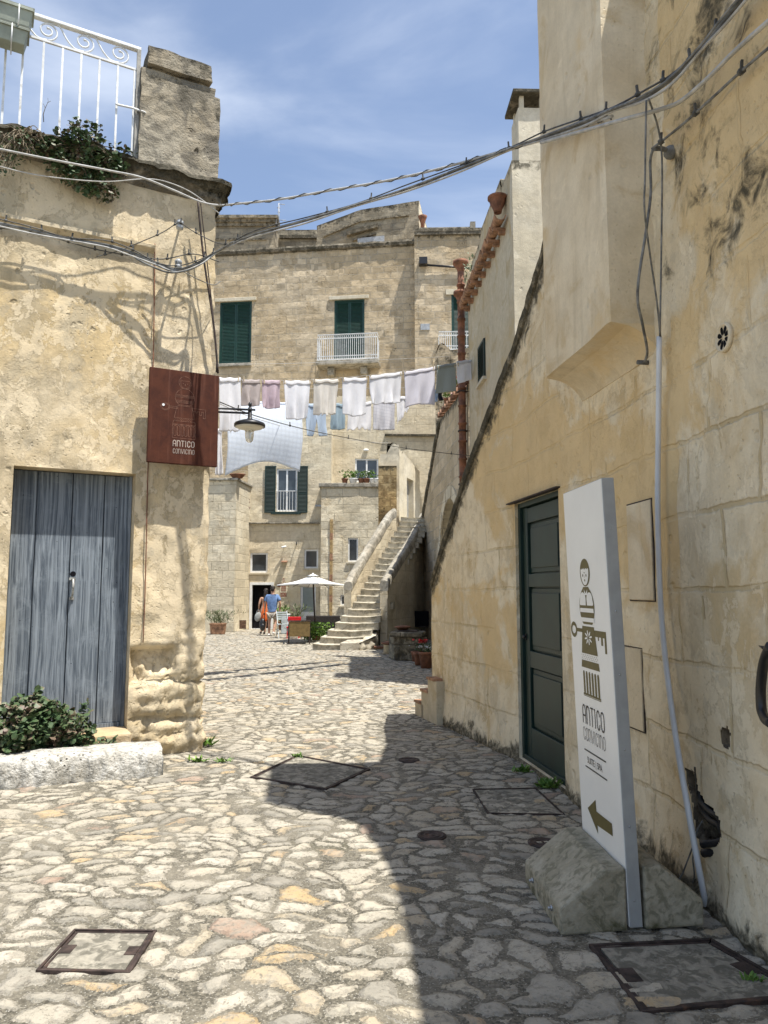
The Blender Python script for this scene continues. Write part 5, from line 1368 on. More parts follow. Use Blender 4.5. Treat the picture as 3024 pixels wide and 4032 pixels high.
# B: middle plastered house with the doors
YB = 30.3
WB = Wall([(at(966, 2400, YB).x, YB), (at(1300, 2400, YB).x, YB)])
dB = WB.rect(988, 2298, 1072, 2472); dB = (dB[0], dB[1], .0, dB[3])
w1 = WB.rect(985, 2176, 1054, 2255); w2 = WB.rect(1198, 2163, 1253, 2238)
d2 = WB.rect(1182, 2300, 1243, 2446); d2 = (d2[0], d2[1], .06, d2[3])
wS = WB.rect(1088, 1845, 1170, 2014)
zB = WB.uz(1150, 1620)[1]; tB = house('plastered_house', 'plastered house across the court with a dark open doorway and green-shuttered window', WB, zB, PLASTB, [dB+(.35,), w1, w2, d2+(.25,), wS], rough=.03)
winset(tB, WB, w1, 0, fw=.075); winset(tB, WB, w2, 0, fw=.07); winset(tB, WB, wS, 1, fw=.07, trans=0)
mb = MB(); z = wS[2]+(wS[3]-wS[2])*.47
for k in range(7): u = wS[0]+(wS[1]-wS[0])*(k+.5)/7; mb.wbox(WB, u-.008, u+.008, wS[2]+.03, z, -.03, -.014)
mb.wbox(WB, wS[0], wS[1], z, z+.03, -.035, -.01); build('window_railing', mb, RPAINT, tB)
for s0_, s1_ in ((1043, 1086), (1172, 1212)):
    a = WB.uz(s0_, 1930)[0]; b = WB.uz(s1_, 1930)[0]; shutter(tB, WB, a, b, wS[2]-.06, wS[3]+.10, .03, DGREEN, 34)
mb = MB(); mb.wbox(WB, wS[0]-.2, wS[1]+.15, wS[2]-.12, wS[2]-.02, -.02, .12); build('window_sill', mb, DGREEN, tB)
for d in (dB,):
    mb = MB(); mb.frame(WB, d[0]-.06, d[1]+.05, d[2]-.08, d[3]+.05, -.06, .02, .10); build('door_frame', mb, WPAINT, tB)
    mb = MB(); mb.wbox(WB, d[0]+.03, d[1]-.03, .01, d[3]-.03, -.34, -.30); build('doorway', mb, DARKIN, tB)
mb = MB(); mb.frame(WB, d2[0], d2[1], d2[2], d2[3], -.16, -.10, .09); mb.wbox(WB, d2[0]+.09, d2[1]-.09, d2[2]+.09, d2[2]+.62, -.15, -.12); g2 = build('glazed_door', mb, WPAINT, tB)
mb = MB(); mb.wbox(WB, d2[0]+.09, d2[1]-.09, d2[2]+.62, d2[3]-.09, -.15, -.125); build('pane', mb, FROST, g2)
mb = MB(); zz = WB.uz(1100, 2058)[1]; mb.wbox(WB, .02, WB.uz(1258, 2058)[0], zz-.05, zz, -.02, .16); mb.a['moss'] = [.6]*8; build('string_course', mb, PARAP, tB, bevel=.01)
mb = MB()
# wall fittings of B
def wallbit(W, px, py, mk, mat, name, parent): mb = MB(); u, z = W.uz(px, py); mk(mb, W, u, z); return build(name, mb, mat, parent)
wallbit(WB, 1120, 2154, lambda m, W, u, z: (m.tube([W.pt(u, z, 0), W.pt(u, z, .12)], .015, 6), m.tube([W.pt(u-.1, z-.02, .20), W.pt(u+.08, z+.02, .10)], .04, 10)), WPAINT, 'security_camera', tB)
wallbit(WB, 1168, 2142, lambda m, W, u, z: (m.tube([W.pt(u, z, 0), W.pt(u+.01, z+.08, .12), W.pt(u, z-.06, .16)], .02, 7)), BLACK, 'spotlight', tB)
wallbit(WB, 1122, 2212, lambda m, W, u, z: m.hexa([W.pt(u-.13, z-.03, .22), W.pt(u+.11, z-.04, .22), W.pt(u+.11, z-.0, 0), W.pt(u-.13, z+.0, 0), W.pt(u-.13, z+.0, .22), W.pt(u+.11, z-.0, .22), W.pt(u+.11, z+.05, 0), W.pt(u-.13, z+.05, 0)]), TILE, 'lamp_canopy', tB)
for px, r_ in ((1274, .045),):
    mb = MB(); u = WB.uz(px, 2200)[0]; zt_ = WB.uz(px, 1992)[1]; mb.tube([WB.pt(u, .0, .09), WB.pt(u, zt_-.1, .09), WB.pt(u-.04, zt_-.02, .09), WB.pt(u-.35, zt_, .09)], r_, 8); build('drain_pipe', mb, GALV, tB)
# painted wall sign: small copy of the lady and the name
WBP = Plane(WB.pt(0, 0, .025), (WB.p[1]-WB.p[0]), (0,0,1)); k5 = lambda x, y: WBP.uv(800+x*.5727, 2000+y*.5727)
sg = thing('painted_wall_sign', 'small reddish painted lady sign on the far wall beside the parasol', 'sign', WBP.pt(*k5(552, 612)))
mb = MB(); a = k5(528, 618); b = k5(578, 480); mb.wbox(WB, a[0], b[0], a[1], b[1], -.01, .023); build('backing', mb, PLASTB, sg)
BRN = plain('brick_red_print', (.24,.085,.05), .8, .1, 20); md, ml = MB(), MB()
xa, xb, ya, yb = k5(531,570)[0], k5(574,570)[0], k5(550,578)[1], k5(550,484)[1]
lady(md, ml, WBP, lambda x, y: (xa+(xb-xa)*x, ya+(yb-ya)*y/3.47), .02); build('painted_lady', md, BRN, sg); build('painted_lady_details', ml, PLASTB, sg)
md = MB(); word(md, WBP, 'ANTICO', k5(532,590)[0], k5(573,590)[0], k5(550,596)[1], k5(550,584)[1], .02, .003); word(md, WBP, 'CONVICINO', k5(532,604)[0], k5(573,604)[0], k5(550,611)[1], k5(550,599)[1], .013, .003); build('lettering', md, BRN, sg)
# C: right block with terrace and pots
YC = 29.4
WC = Wall([(at(1262, 2300, YC).x, YC), (at(1560, 2300, YC).x, YC)])
w3 = WC.rect(1370, 2118, 1410, 2212); w4 = WC.rect(1340, 2342, 1366, 2384); zC = WC.uz(1400, 1918)[1]
tC = house('stone_house', 'squared stone house with a terrace of flower pots, behind the long stair', WC, zC, TUFAL, [w3, w4], rough=.03)
for w_ in (w3, w4): winset(tC, WC, w_, 0, fw=.06)
mb = MB(); mb.wbox(WC, -.1, WC.len, zC, zC+.16, -2.0, .09); mb.a['moss'] = [.4]*8; build('terrace_ledge', mb, PARAP, tC, bevel=.02)
mb = MB(); u0_, u1_ = WC.uz(1298, 2200)[0], WC.uz(1310, 2200)[0]; zt_ = WC.uz(1300, 2045)[1]; n = 16
for k in range(n):
    mb.cur = k%3 == 1; mb.wbox(WC, u0_, u1_, zt_*k/n+.004, zt_*(k+1)/n-.004, -.02, .05)
build('brick_pilaster', mb, [plain('ochre_brick', (.40,.28,.13), .9, .2, 9, .4), TERRAP], tC)
# D: wall behind the terrace
YD = 31.2
WD = Wall([(at(1262, 1900, YD).x, YD), (at(1790, 1900, YD).x, YD+.2)])
wd = WD.rect(1398, 1805, 1490, 1898); zD = WD.uz(1500, 1560)[1]
tD = house('plastered_house', 'white-washed wall with a double window and row of flower pots, above the stone terrace', WD, zD, PLASTB, [wd], rough=.02)
winset(tD, WD, wd, 1, fw=.07)
mb = MB(); u, z = WD.uz(1441, 1773); mb.ell(WD.pt(u, z, .05), (.12, .06, .06)); build('bulkhead_lamp', mb, WPAINT, tD)
mb = MB(); a = WD.uz(1515, 1714); b = WD.uz(1735, 1714); mb.wbox(WD, a[0], b[0], a[1]-.04, a[1]+.04, -.02, .14); mb.a['moss'] = [.8]*8; build('string_course', mb, CORN, tD)
# E: the tall house across the back
WE = Wall([(-16, 35.4), (at(1632, 1000, 33.3).x, 33.3)])
zE = (WE.uz(900, 985)[1]+WE.uz(1600, 960)[1])/2
e1 = WE.rect(864, 1188, 990, 1432); e2 = WE.rect(1316, 1180, 1435, 1402); e2 = (e2[0], e2[1], e2[2]-.1, e2[3])
tE = house('tall_house', 'tall tufa stone house with green louvred shutters and small balconies, closing the view', WE, zE, TUFA, [e1+(.18,), e2+(.18,)], depth=8, cell=.2, rough=.035, attr=lambda u, z: (max(0, .75-(zE-z)/.8), .35))
for r in (e1, e2):
    m_ = (r[0]+r[1])/2; mb = MB(); mb.wbox(WE, r[0], r[1], r[2], r[3], -.18, -.14); mb.frame(WE, r[0], r[1], r[2], r[3], -.14, -.02, .07); wf = build('window', mb, GREEN, tE)
    for a, b in ((r[0]+.07, m_-.005), (m_+.005, r[1]-.07)): shutter(wf, WE, a, b, r[2]+.07, r[3]-.07, -.12, GREEN, 40, fw=.06, mid=.34)
    mb = MB(); mb.wbox(WE, r[0]-.25, r[1]+.22, r[3]+.0, r[3]+.18, -.02, .10); build('lintel', mb, WHITEP, tE, bevel=.02)
mb = MB(); mb.wbox(WE, e1[0]-.05, e1[1]+.05, e1[2]-.16, e1[2]-.01, -.03, .16); build('window_sill', mb, PARAP, tE, bevel=.02)
mb = MB(); rows = []
for k in range(120):
    u = WE.len*k/119; rows.append([mb.V(WE.pt(u, zE+dz+.03*fbm((u*2, dz*4, 1), 4), o+.03*fbm((u*2, o*4, 5), 4))) for o, dz in ((0,-.22),(.12,-.17),(.16,-.05),(.12,.05),(-.5,.08))])
for a, b in zip(rows, rows[1:]):
    for k in range(4): mb.Fc(a[k], b[k], b[k+1], a[k+1])
mb.a['moss'] = [.6]*len(mb.v); build('cornice', mb, CORN, tE)
# the right bay stands forward and throws the long shadow
WE2 = Wall([(at(1632, 1000, 32.8).x, 32.8), (at(1632, 1000, 32.8).x+9, 32.5)])
zE2 = WE2.uz(1750, 925)[1]; e3 = WE2.rect(1778, 1160, 1860, 1380)
tE2 = house('tall_house', 'right bay of the tall tufa house, with one green shutter and a white balcony', WE2, zE2, TUFA, [e3+(.18,)], depth=8, cell=.2, rough=.04, attr=lambda u, z: (max(0, .7-(zE2-z)/.8), .4))
r = e3; m_ = (r[0]+r[1])/2; mb = MB(); mb.wbox(WE2, r[0], r[1], r[2], r[3], -.18, -.14); mb.frame(WE2, r[0], r[1], r[2], r[3], -.14, -.02, .07); wf = build('window', mb, GREEN, tE2)
for a, b in ((r[0]+.07, m_-.005), (m_+.005, r[1]-.07)): shutter(wf, WE2, a, b, r[2]+.07, r[3]-.07, -.12, GREEN, 40, fw=.06, mid=None)
mb = MB(); mb.wbox(WE2, r[0]-.25, r[1]+.2, r[3], r[3]+.25, -.02, .05); build('lintel', mb, WHITEP, tE2)
mb = MB(); q = WE2.rect(1656, 1276, 1692, 1300); mb.wbox(WE2, *q, -.02, .05); build('vent_box', mb, GALV, tE2)
mb = MB(); q = WE2.rect(1650, 1024, 1682, 1050); mb.wbox(WE2, *q, .02, .35); q2 = WE2.uz(1682, 1048); q3 = WE2.uz(1850, 1060); mb.tube([WE2.pt(*q2, .12), WE2.pt(*q3, .12)], .05, 8); build('rain_head', mb, BLACK, tE2)
mb = MB(); 
for k in range(2): mb.wbox(WE2, -.0, 9, zE2-.02+.14*k, zE2+.12+.14*k, -.5, .12+.02*k)
mb.a['moss'] = [.55]*len(mb.v); build('cornice', mb, CORN, tE2)
mb = MB(); a = WE2.rect(1652, 890, 1870, 925); mb.wbox(WE2, a[0], a[1], a[2], a[3], -.35, -.1); b = WE2.uz(1862, 880); mb.wbox(WE2, b[0]-.12, b[0]+.12, zE2, b[1]+.1, -.3, .0); mb.a['moss'] = [.5]*len(mb.v); build('parapet', mb, PARAP, tE2)
# balconies
def balcony(t, W, pL, pR, py_top, py_bot, out, corb):
    u0 = W.uz(pL, py_top, out)[0]; u1 = W.uz(pR, py_top, out)[0]; z1 = W.uz((pL+pR)/2, py_top, out)[1]; z0 = W.uz((pL+pR)/2, py_bot, out)[1]
    mb = MB(); mb.wbox(W, u0-.05, u1+.05, z0-.22, z0, -.02, out+.06); mb.a['moss'] = [.35]*8; build('balcony_slab', mb, PARAP, t, bevel=.03)
    for u in corb:
        mb = MB(); uu_ = W.uz(u, py_bot+30, out*.5)[0]; mb.wbox(W, uu_-.16, uu_+.16, z0-.62, z0-.22, -.02, out*.6); build('corbel', mb, PARAP, t, bevel=.05)
    mb = MB()
    for z in (z1-.03, z1-.22, z0+.20, z0+.03): mb.wbox(W, u0, u1, z-.014, z+.014, out-.03, out); mb.wbox(W, u0, u0+.03, z-.014, z+.014, 0, out-.03); mb.wbox(W, u1-.03, u1, z-.014, z+.014, 0, out-.03)
    n = int((u1-u0)/.095)
    for k in range(n+1):
        u = u0+(u1-u0)*k/n; mb.wbox(W, u-.011, u+.011, z0+.0, z1-.2, out-.025, out-.005)
        if k < n:
            c = u+(u1-u0)/n/2
            for zz, r_ in ((z1-.125, .045), (z0+.115, .045)): mb.tube([W.pt(c+r_*cos(a), zz+r_*1.7*sin(a), out-.015) for a in [j*pi/4 for j in range(9)]], .011, 4, cap=False)
    for k in range(1, 6): 
        for u in (u0, u1-.02): mb.wbox(W, u, u+.02, z0, z1-.2, out*k/6-.01, out*k/6+.01)
    build('balcony_railing', mb, RPAINT, t)
balcony(tE, WE, 1250, 1486, 1312, 1416, .75, (1303, 1432)); balcony(tE2, WE2, 1728, 1905, 1302, 1378, .6, ())
# roof structures above
def roofblock(name, label, px0, px1, py0, Y, zb, mat, depth=5, slope=0, extra=None, cat='building', moss=.6):
    W = Wall([(at(px0, 950, Y).x, Y), (at(px1, 950, Y).x, Y)]); zt = W.uz((px0+px1)/2, py0)[1]
    zr = W.uz(px1, py0-slope)[1]; zl = W.uz(px0, py0+slope)[1]; tf = lambda u: zl+(zr-zl)*u/W.len
    t = house(name, label, W, max(zl, zr)+.01, mat, depth=depth, top=tf, z0=zb, rough=.04, cat=cat, attr=lambda u, z: (max(0, moss-(tf(u)-z)/1.0), .4))
    return t, W, tf
t, W, tf = roofblock('roof_pavilion', 'mouldered stone roof pavilion with a moulded cornice, left end of the skyline', 780, 1080, 882, 37, 14, TUFAD)
mb = MB(); z = W.uz(950, 868)[1]
for z_, o in ((z-.35, .12), (z-.18, .22), (z-.02, .34)): mb.wbox(W, -.3, W.len+o*.6, z_-.0, z_+.16, -.6, o)
mb.wbox(W, .2, W.len-.4, z-1.1, z-1.0, 0, .08); mb.a['moss'] = [.6]*len(mb.v); build('cornice', mb, TUFAD, t)
c = at(1098, 870, 37.2)
t2 = thing('antenna', 'thin rooftop aerial mast with short arms beside the left roof pavilion', 'antenna', at(1098, 905, 37))
mb = MB(); f = lambda x, y: at(x, y, 37); mb.tube([f(1098,905), f(1098,800)], .03, 6); mb.tube([f(1098,803), f(1122,806)], .02, 5); mb.tube([f(1098,866), f(1126,868)], .02, 5); mb.tube([f(1091,818), f(1104,818)], .025, 5); mb.tube([f(1093,835), f(1103,835)], .03, 5); build('mast', mb, GALV, t2)
t, W, tf = roofblock('roof_wall', 'low dark roof wall with a moulding, between the pavilion and the gabled wall', 1080, 1250, 905, 38.5, 14, TUFAD)
mb = MB(); z = W.uz(1160, 935)[1]; mb.wbox(W, .3, W.len, z-.1, z+.08, 0, .15); mb.wbox(W, .3, W.len, z-.9, z-.75, 0, .15); mb.a['moss'] = [.7]*len(mb.v); build('moulding', mb, CORN, t)
Wg = Wall([(at(1245, 950, 37).x, 37.3), (at(1650, 950, 36.2).x, 36.2)])
gpx = [(1245, 890), (1420, 826), (1600, 798), (1650, 790)]; gz = [Wg.uz(*p) for p in gpx]
def topG(u):
    if u <= gz[0][0]: return gz[0][1]
    for (a, za), (b, zb_) in zip(gz, gz[1:]):
        if u <= b: return za+(zb_-za)*(u-a)/(b-a)
    return gz[-1][1]
t = house('gabled_wall', 'dark weathered pediment-shaped wall with blind mouldings, highest of the skyline', Wg, gz[-1][1]+.05, TUFAD, depth=6, top=topG, z0=14, rough=.04, cat='building', attr=lambda u, z: (max(0, .75-(topG(u)-z)/1.1), .4))
def strip(pts, W, t, w=.16, o=.14, mat=CORN, name='moulding'):
    mb = MB(); q = [W.uz(*p) for p in pts]
    for (a, za), (b, zb_) in zip(q, q[1:]): mb.hexa([W.pt(a,za,0), W.pt(b,zb_,0), W.pt(b,zb_,o), W.pt(a,za,o), W.pt(a,za+w,0), W.pt(b,zb_+w,0), W.pt(b,zb_+w,o), W.pt(a,za+w,o)])
    mb.a['moss'] = [.6]*len(mb.v); build(name, mb, mat, t)
strip([(1275,935),(1420,875),(1610,852)], Wg, t, .1, .1, TUFAD); strip([(1368,935),(1490,902)], Wg, t, .22, .25); strip([(1390,952),(1480,925)], Wg, t, .08, .12)
mb = MB(); q = Wg.rect(1410, 937, 1514, 962); mb.wbox(Wg, *q, 0, .12); build('grey_panel', mb, GALV, t)
WR2 = Wall([(at(1650, 900, 36.2).x, 36.2), (at(1712, 900, 38.8).x, 38.8)])
tz_ = lambda u: gz[-1][1]-.62*u
t = house('roof_wall', 'paler side wall with a clay rain pipe, turning back from the highest gabled wall', WR2, gz[-1][1], TUFAL, depth=3, top=tz_, z0=14, rough=.03, cat='building')
mb = MB(); c = at(1664, 860, 35.9); mb.lathe([(.10,-2.4),(.10,-.3),(.2,0),(.24,.1),(.01,.1)], c, 14); build('clay_pipe', mb, TERRA, t)
# blocked ruin with a small arch below the right balcony
WQ = Wall([(at(1717, 1420, 27).x, 27.5), (at(1860, 1420, 27).x, 27)])
zq = WQ.uz(1740, 1352)[1]; zq2 = WQ.uz(1800, 1375)[1]; q0 = WQ.uz(1765, 1400)[0]
t = house('ruined_wall', 'mossy fragment of wall with a rounded top, below the right white balcony', WQ, zq, TUFA, depth=3, top=lambda u: (zq-.5*(abs(u-q0*.5)/(q0*.5))**3) if u < q0 else zq2, z0=6.0, rough=.05, cat='wall', attr=lambda u, z: (.55, .4))
# tower with doorway at the head of the long stair
YT = 26.2
WT = Wall([(at(1497, 2000, YT).x, YT), (at(1572, 2000, YT).x, YT)]); zT = WT.uz(1540, 1742)[1]; zT1 = WT.uz(1520, 1826)[1]; uT = WT.uz(1522, 1800)[0]
t = house('stair_head_tower', 'small whitewashed turret with a doorway, at the head of the long stair', WT, zT, WHITEP, depth=1.6, top=lambda u: zT1+.35 if u < uT else zT-.25*abs(u-.45), rough=.05, cat='building', attr=lambda u, z: (max(0, .8-(zT-z)/.8), .4))
WT2 = Wall([(WT.p[1].x+.004, YT), (at(1652, 1800, 28.6).x, 28.6)]); td = WT2.rect(1588, 1822, 1618, 2030)
mb = MB(); facade(mb, WT2, 0, WT2.len, 0, zT-.2, [(WT2.len*.35, WT2.len*.68, 4.1, zT-1.15)], cell=.12, reveal=.2, disp=lambda u, z: .03*fbm((u*2, z*2, 3), 4), attr=lambda u, z: (max(0, .7-(zT-.2-z)/.5), .3), top=lambda u: zT-.2-.18*u)
build('side_wall', mb, WHITEP, t)
mb = MB(); mb.wbox(WT2, WT2.len*.35, WT2.len*.68, 4.1, zT-1.15, -.24, -.2); build('doorway', mb, plain('grey_doorway', (.32,.31,.28), .8), t)
WBn = Wall([(at(1490, 2000, 25.9).x, 25.9), (at(1562, 2000, 25.9).x, 25.9)]); zN = WBn.uz(1520, 1834)[1]
t3 = house('stained_pier', 'orange-brown stained stone pier beside the head of the long stair', WBn, zN, BROWNP, depth=1.0, rough=.06, cat='pier', attr=lambda u, z: (max(0, .9-(zN-z)/.5), .3))
# ================================================================ long stair
ST = thing('stone_stair', 'long worn stone stair with thick grey parapets climbing to the right from the court', 'stair', gr(1320, 2545))
raw = [(965,750,1060),(930,752,1062),(882,805,1100),(835,855,1155),(783,908,1205),(738,945,1218),(690,995,1222),(643,1028,1222),(597,1055,1222),(552,1082,1222),(508,1108,1226),(462,1132,1262),(422,1160,1288),(380,1184,1312),(340,1205,1338),(302,1228,1362),(266,1252,1382),(230,1272,1405),(192,1290,1428),(156,1313,1450),(120,1334,1468),(88,1348,1485),(58,1358,1500)]
ris = [(800+l*.5727, 800+r*.5727, 2000+y*.5727) for y, l, r in raw]
steps = []; nS = len(ris)-1; Y0 = 19.9; zprev = 0
H_ = 4.15/nS
for k in range(nS):
    zt_ = H_*(k+1); l, r_, y = ris[k+1]
    # depth at which this pixel row has height zt_
    rr_ = ray((l+r_)/2, y); Y = (zt_-CZ)/rr_.z*rr_.y if abs(rr_.z) > .004 else None
    steps.append([zt_, l, r_, y, Y])
Ys = []
for k, s_ in enumerate(steps):
    Yg = Y0+5.5*k/nS
    s_[4] = Yg
for k, (zt_, l, r_, y, Y) in enumerate(steps):
    # choose height from the pixel row at the assumed depth so the flight follows the photo's curve
    z1 = at((l+r_)/2, y, Y).z; steps[k][0] = z1
for k in range(nS):
    z1, l, r_, y, Y = steps[k]; zl = steps[k-1][0]-.03 if k else -.02
    a, b = at(l, y, Y), at(r_, y, Y); ex = .0 if k < 6 else .35; mb = MB(); nseg = 8; dp = .62 if k < nS-1 else 2.0
    top = []; bot = []
    xs = [a.x+(b.x+ex-a.x)*j/nseg for j in range(nseg+1)]
    rnd = random.Random(k)
    fr = [Vector((x, Y-.05*sin(pi*j/nseg)*(1 if k < 6 else .4)+.02*fbm((x*3, k, 1), 3), z1-.02-.028*sin(pi*j/nseg)+.012*fbm((x*4, k, 5), 3))) for j, x in enumerate(xs)]
    bk_ = [Vector((x+.08, Y+dp, z1-.005)) for x in xs]
    fl = [Vector((p.x, p.y+.025, p.z-.03)) for p in fr]; lo_ = [Vector((p.x, p.y+.03, zl if k else -.02)) for p in fr]
    ids = [[mb.V(p) for p in row] for row in (lo_, fl, fr, bk_)]
    mb.a['moss'] = [.36]*(2*(nseg+1))+[.16]*(2*(nseg+1))
    for A_, B_ in zip(ids, ids[1:]):
        for j in range(nseg): mb.Fc(A_[j], A_[j+1], B_[j+1], B_[j])
    bb = [mb.V(Vector((p.x, p.y, zl))) for p in (bk_[0], bk_[-1])]; mb.a['moss'] += [.4]*2
    mb.Fc(ids[0][0], ids[1][0], ids[2][0], ids[3][0], bb[0]); mb.Fc(ids[0][-1], bb[1], ids[3][-1], ids[2][-1], ids[1][-1]); mb.Fc(*(ids[3]+bb[::-1]))
    build('step', mb, STEPM, ST)
def parapet(pts, wdt, name, hs):
    mb = MB(); rows = []
    P_ = smooth_path(pts, 5)
    for i, p in enumerate(P_):
        d = (P_[min(i+1, len(P_)-1)]-P_[max(i-1, 0)]); d.z = 0; d.normalize(); n = Vector((d.y, -d.x, 0))
        row = []
        for o, z in ((-wdt/2, -hs), (-wdt/2, -.10), (-wdt*.42, -.03), (-wdt*.2, 0), (wdt*.2, 0), (wdt*.42, -.03), (wdt/2, -.10), (wdt/2, -hs)):
            q = p+n*o; zz = max(-.05, p.z+z) if hs > 2 else p.z+z
            row.append(mb.V(Vector((q.x+.012*fbm((q.x*5, q.y*5, z*4), 3), q.y, zz+.015*fbm((q.x*4, q.y*4, z*4), 3)))))
        rows.append(row)
    for a, b in zip(rows, rows[1:]):
        for k in range(7): mb.Fc(a[k], b[k], b[k+1], a[k+1])
    mb.Fc(*rows[0]); mb.Fc(*rows[-1][::-1]); mb.a['moss'] = [.2]*len(mb.v); return mb
Yt = lambda y: Y0+5.5*max(0, min(1, (2553-y)/(2553-2033)))
lp = [(1370, 2290), (1400, 2232), (1440, 2165), (1490, 2085), (1530, 2022), (1550, 2003)]
LPts = [at(x, y, Y) for (x, y), Y in zip(lp, (21.6, 22.3, 23.2, 24.3, 25.3, 25.7))]
rp = [(1512, 2285), (1545, 2225), (1580, 2170), (1615, 2118), (1640, 2070), (1665, 2020)]
RPts = [at(x, y, Y) for (x, y), Y in zip(rp, (21.2, 22.0, 22.9, 23.8, 24.8, 25.8))]
build('parapet', parapet(LPts, .24, 'l', .26), PARAP, ST); build('parapet', parapet(RPts, .24, 'r', .30), PARAP, ST)
for pts, w_ in ((LPts, .17), (RPts, .2)):
    mb = MB(); n = len(pts)
    low = [Vector((p.x, p.y, p.z-.2)) for p in pts]; W_ = Wall([(p.x, p.y) for p in pts]); sh_ = W_.n(.1)*.10; W_ = Wall([(p.x+sh_.x, p.y+sh_.y) for p in pts]); w_ = .22; zf_ = lambda u: max(.2, pts[0].z-.2+(pts[-1].z-pts[0].z)*u/W_.len)
    facade(mb, W_, 0, W_.len, 0, pts[-1].z, cell=.16, top=zf_, disp=lambda u, z: .02*fbm((u*2, z*2, 3), 4), attr=lambda u, z: (max(0, .5-z*.4), .3)); shell(mb, W_, 0, W_.len, 0, 5, w_, top=zf_, n=8)
    build('flank_wall', mb, PLASTB, ST)
# rubble under the lower steps, right side
mb = MB(); rnd = random.Random(5)
pr_ = [gr(1420, 2560), gr(1478, 2556), gr(1498, 2520)]
RW = Wall([(pr_[0].x-.05, pr_[0].y), (pr_[1].x, pr_[1].y+.1), (pr_[2].x+.12, pr_[2].y+.9)]); tr_ = lambda u: .18+.95*min(1, u/RW.len)
facade(mb, RW, 0, RW.len, -.02, 1.2, cell=.05, top=tr_, disp=lambda u, z: .09*fbm((u*4, z*4, 1), 5)+.05*fbm((u*11, z*11, 4), 4), attr=lambda u, z: (.36, .45)); shell(mb, RW, 0, RW.len, 0, 1.2, .5, top=tr_, n=6); build('rubble_side', mb, STEPM, ST)
# ================================================================ washing
a, b = at(858, 1480, 11.4), at(1866, 1400, 15.9); LW = Wall([(a.x, a.y), (b.x, b.y)])
a, b = at(858, 1580, 12.7), at(1866, 1580, 16.9); LW2 = Wall([(a.x, a.y), (b.x, b.y)])
c5 = lambda x, y: (800+x*.7233, 1400+y*.7233)
def washing(name, label, cat, W, box, mat, hem=.05, waves=3, lean=0, taper=0, seed=0, fold=.07, rag=0, split=0, tr=0, bulge=0, group='washing hung out on the lines'):
    x0, x1, yt, yb = box[:4]; yt2 = box[4] if len(box) > 4 else yt; yb2 = box[5] if len(box) > 5 else yb
    p = [W.uz(*c5(*q)) for q in ((x0, yt), (x1, yt2), (x0, yb), (x1, yb2))]
    N, Mr = 34, 30; mb = MB(); mb.smooth = True; ids = {}
    for j in range(Mr+1):
        v = j/Mr
        for i in range(N+1):
            s_ = i/N; ut = p[0][0]+(p[1][0]-p[0][0])*s_; zt = p[0][1]+(p[1][1]-p[0][1])*s_-.012*sin(pi*s_*2)**2; ub_ = p[2][0]+(p[3][0]-p[2][0])*s_; zb_ = p[2][1]+(p[3][1]-p[2][1])*s_
            ub_ = ub_+(.5-s_)*taper*abs(p[1][0]-p[0][0])+lean
            zb_ += -hem*sin(pi*s_)+rag*.05*fbm((s_*7, seed, 2), 3)
            if split and abs(s_-.5) < .5*split: zb_ += .5*(zt-zb_)*(1-abs(s_-.5)/(.5*split))
            u = ut+(ub_-ut)*v+.012*fbm((s_*3, v*3, seed), 3)*v; z = zt+(zb_-zt)*v
            o = .010+(.010+.030*v)*sin(s_*waves*1.3*pi+seed*1.7+v*1.6)*(.3+.7*v)+.05*v*fbm((s_*2.5+seed, v*.8, seed*2.1), 2)+.010*v*fbm((s_*9+seed, v*1.2, seed), 2)+bulge*sin(pi*v)
            ids[i, j] = mb.V(W.pt(u, z, o))
    for j in range(Mr):
        for i in range(N): mb.Fc(ids[i, j+1], ids[i+1, j+1], ids[i+1, j], ids[i, j])
    # the flap folded over the line
    fl = {}
    for j in range(4):
        for i in range(N+1):
            q = Vector(mb.v[ids[i, 0]]); n = W.n(0); d = [0, .4, .75, 1][j]*fold*(1+.12*sin(i*.35+seed)); fl[i, j] = mb.V(q+n*(.012+.004*sin(i*.5+seed))*(.2 if j == 0 else 1)+Vector((0, 0, .006-d)))
    for j in range(3):
        for i in range(N): mb.Fc(fl[i, j+1], fl[i+1, j+1], fl[i+1, j], fl[i, j])
    return build(name, mb, mat, thick=.004, label=label, cat=cat, group=group)
fr = [('towel','white towel at the left end of the washing, just right of the rusted sign',(85,200,122,410),CLW,dict(hem=.02,rag=.5)),
 ('pillowcase','beige-pink cloth, second from the left on the front washing line',(210,308,132,272),CLB,dict(hem=.02)),
 ('pillowcase','pink cloth hanging between the beige cloth and the white trousers',(320,418,135,283),CLP,dict(hem=.02)),
 ('trousers','wide white trousers hanging right of the pink cloth, over the quilt',(435,580,138,338),CLW,dict(hem=.04,taper=.12,waves=4)),
 ('shirt','cream creased shirt with ragged hem on the front washing line',(597,735,130,318),CLC,dict(hem=.02,taper=.15,rag=1.2,waves=5)),
 ('trousers','bulging white trousers hanging right of the cream shirt',(757,890,122,318),CLW,dict(hem=.05,waves=3,taper=.04)),
 ('shirt','white shirt hanging above the checked cloth',(903,1078,112,262,90,262),CLW,dict(hem=.0,taper=.1,waves=5,rag=.6)),
 ('tshirt','broad lavender-white shirt, biggest piece at the right of the front line',(1092,1258,90,285,62,275),CLL,dict(hem=-.06,taper=.08,waves=3)),
 ('towel','sage green towel near the right end of the front line',(1270,1372,55,205,40,195),CLG,dict(hem=.0,waves=1)),
 ('towel','small white towel beside the clay downpipe, last on the line',(1378,1472,32,150,20,130),CLW,dict(hem=.01,taper=.2,waves=2))]
NM = {'towel': 'towel', 'pillowcase': 'pillowcase', 'trousers': 'trousers', 'shirt': 'shirt', 'tshirt': 'shirt'}
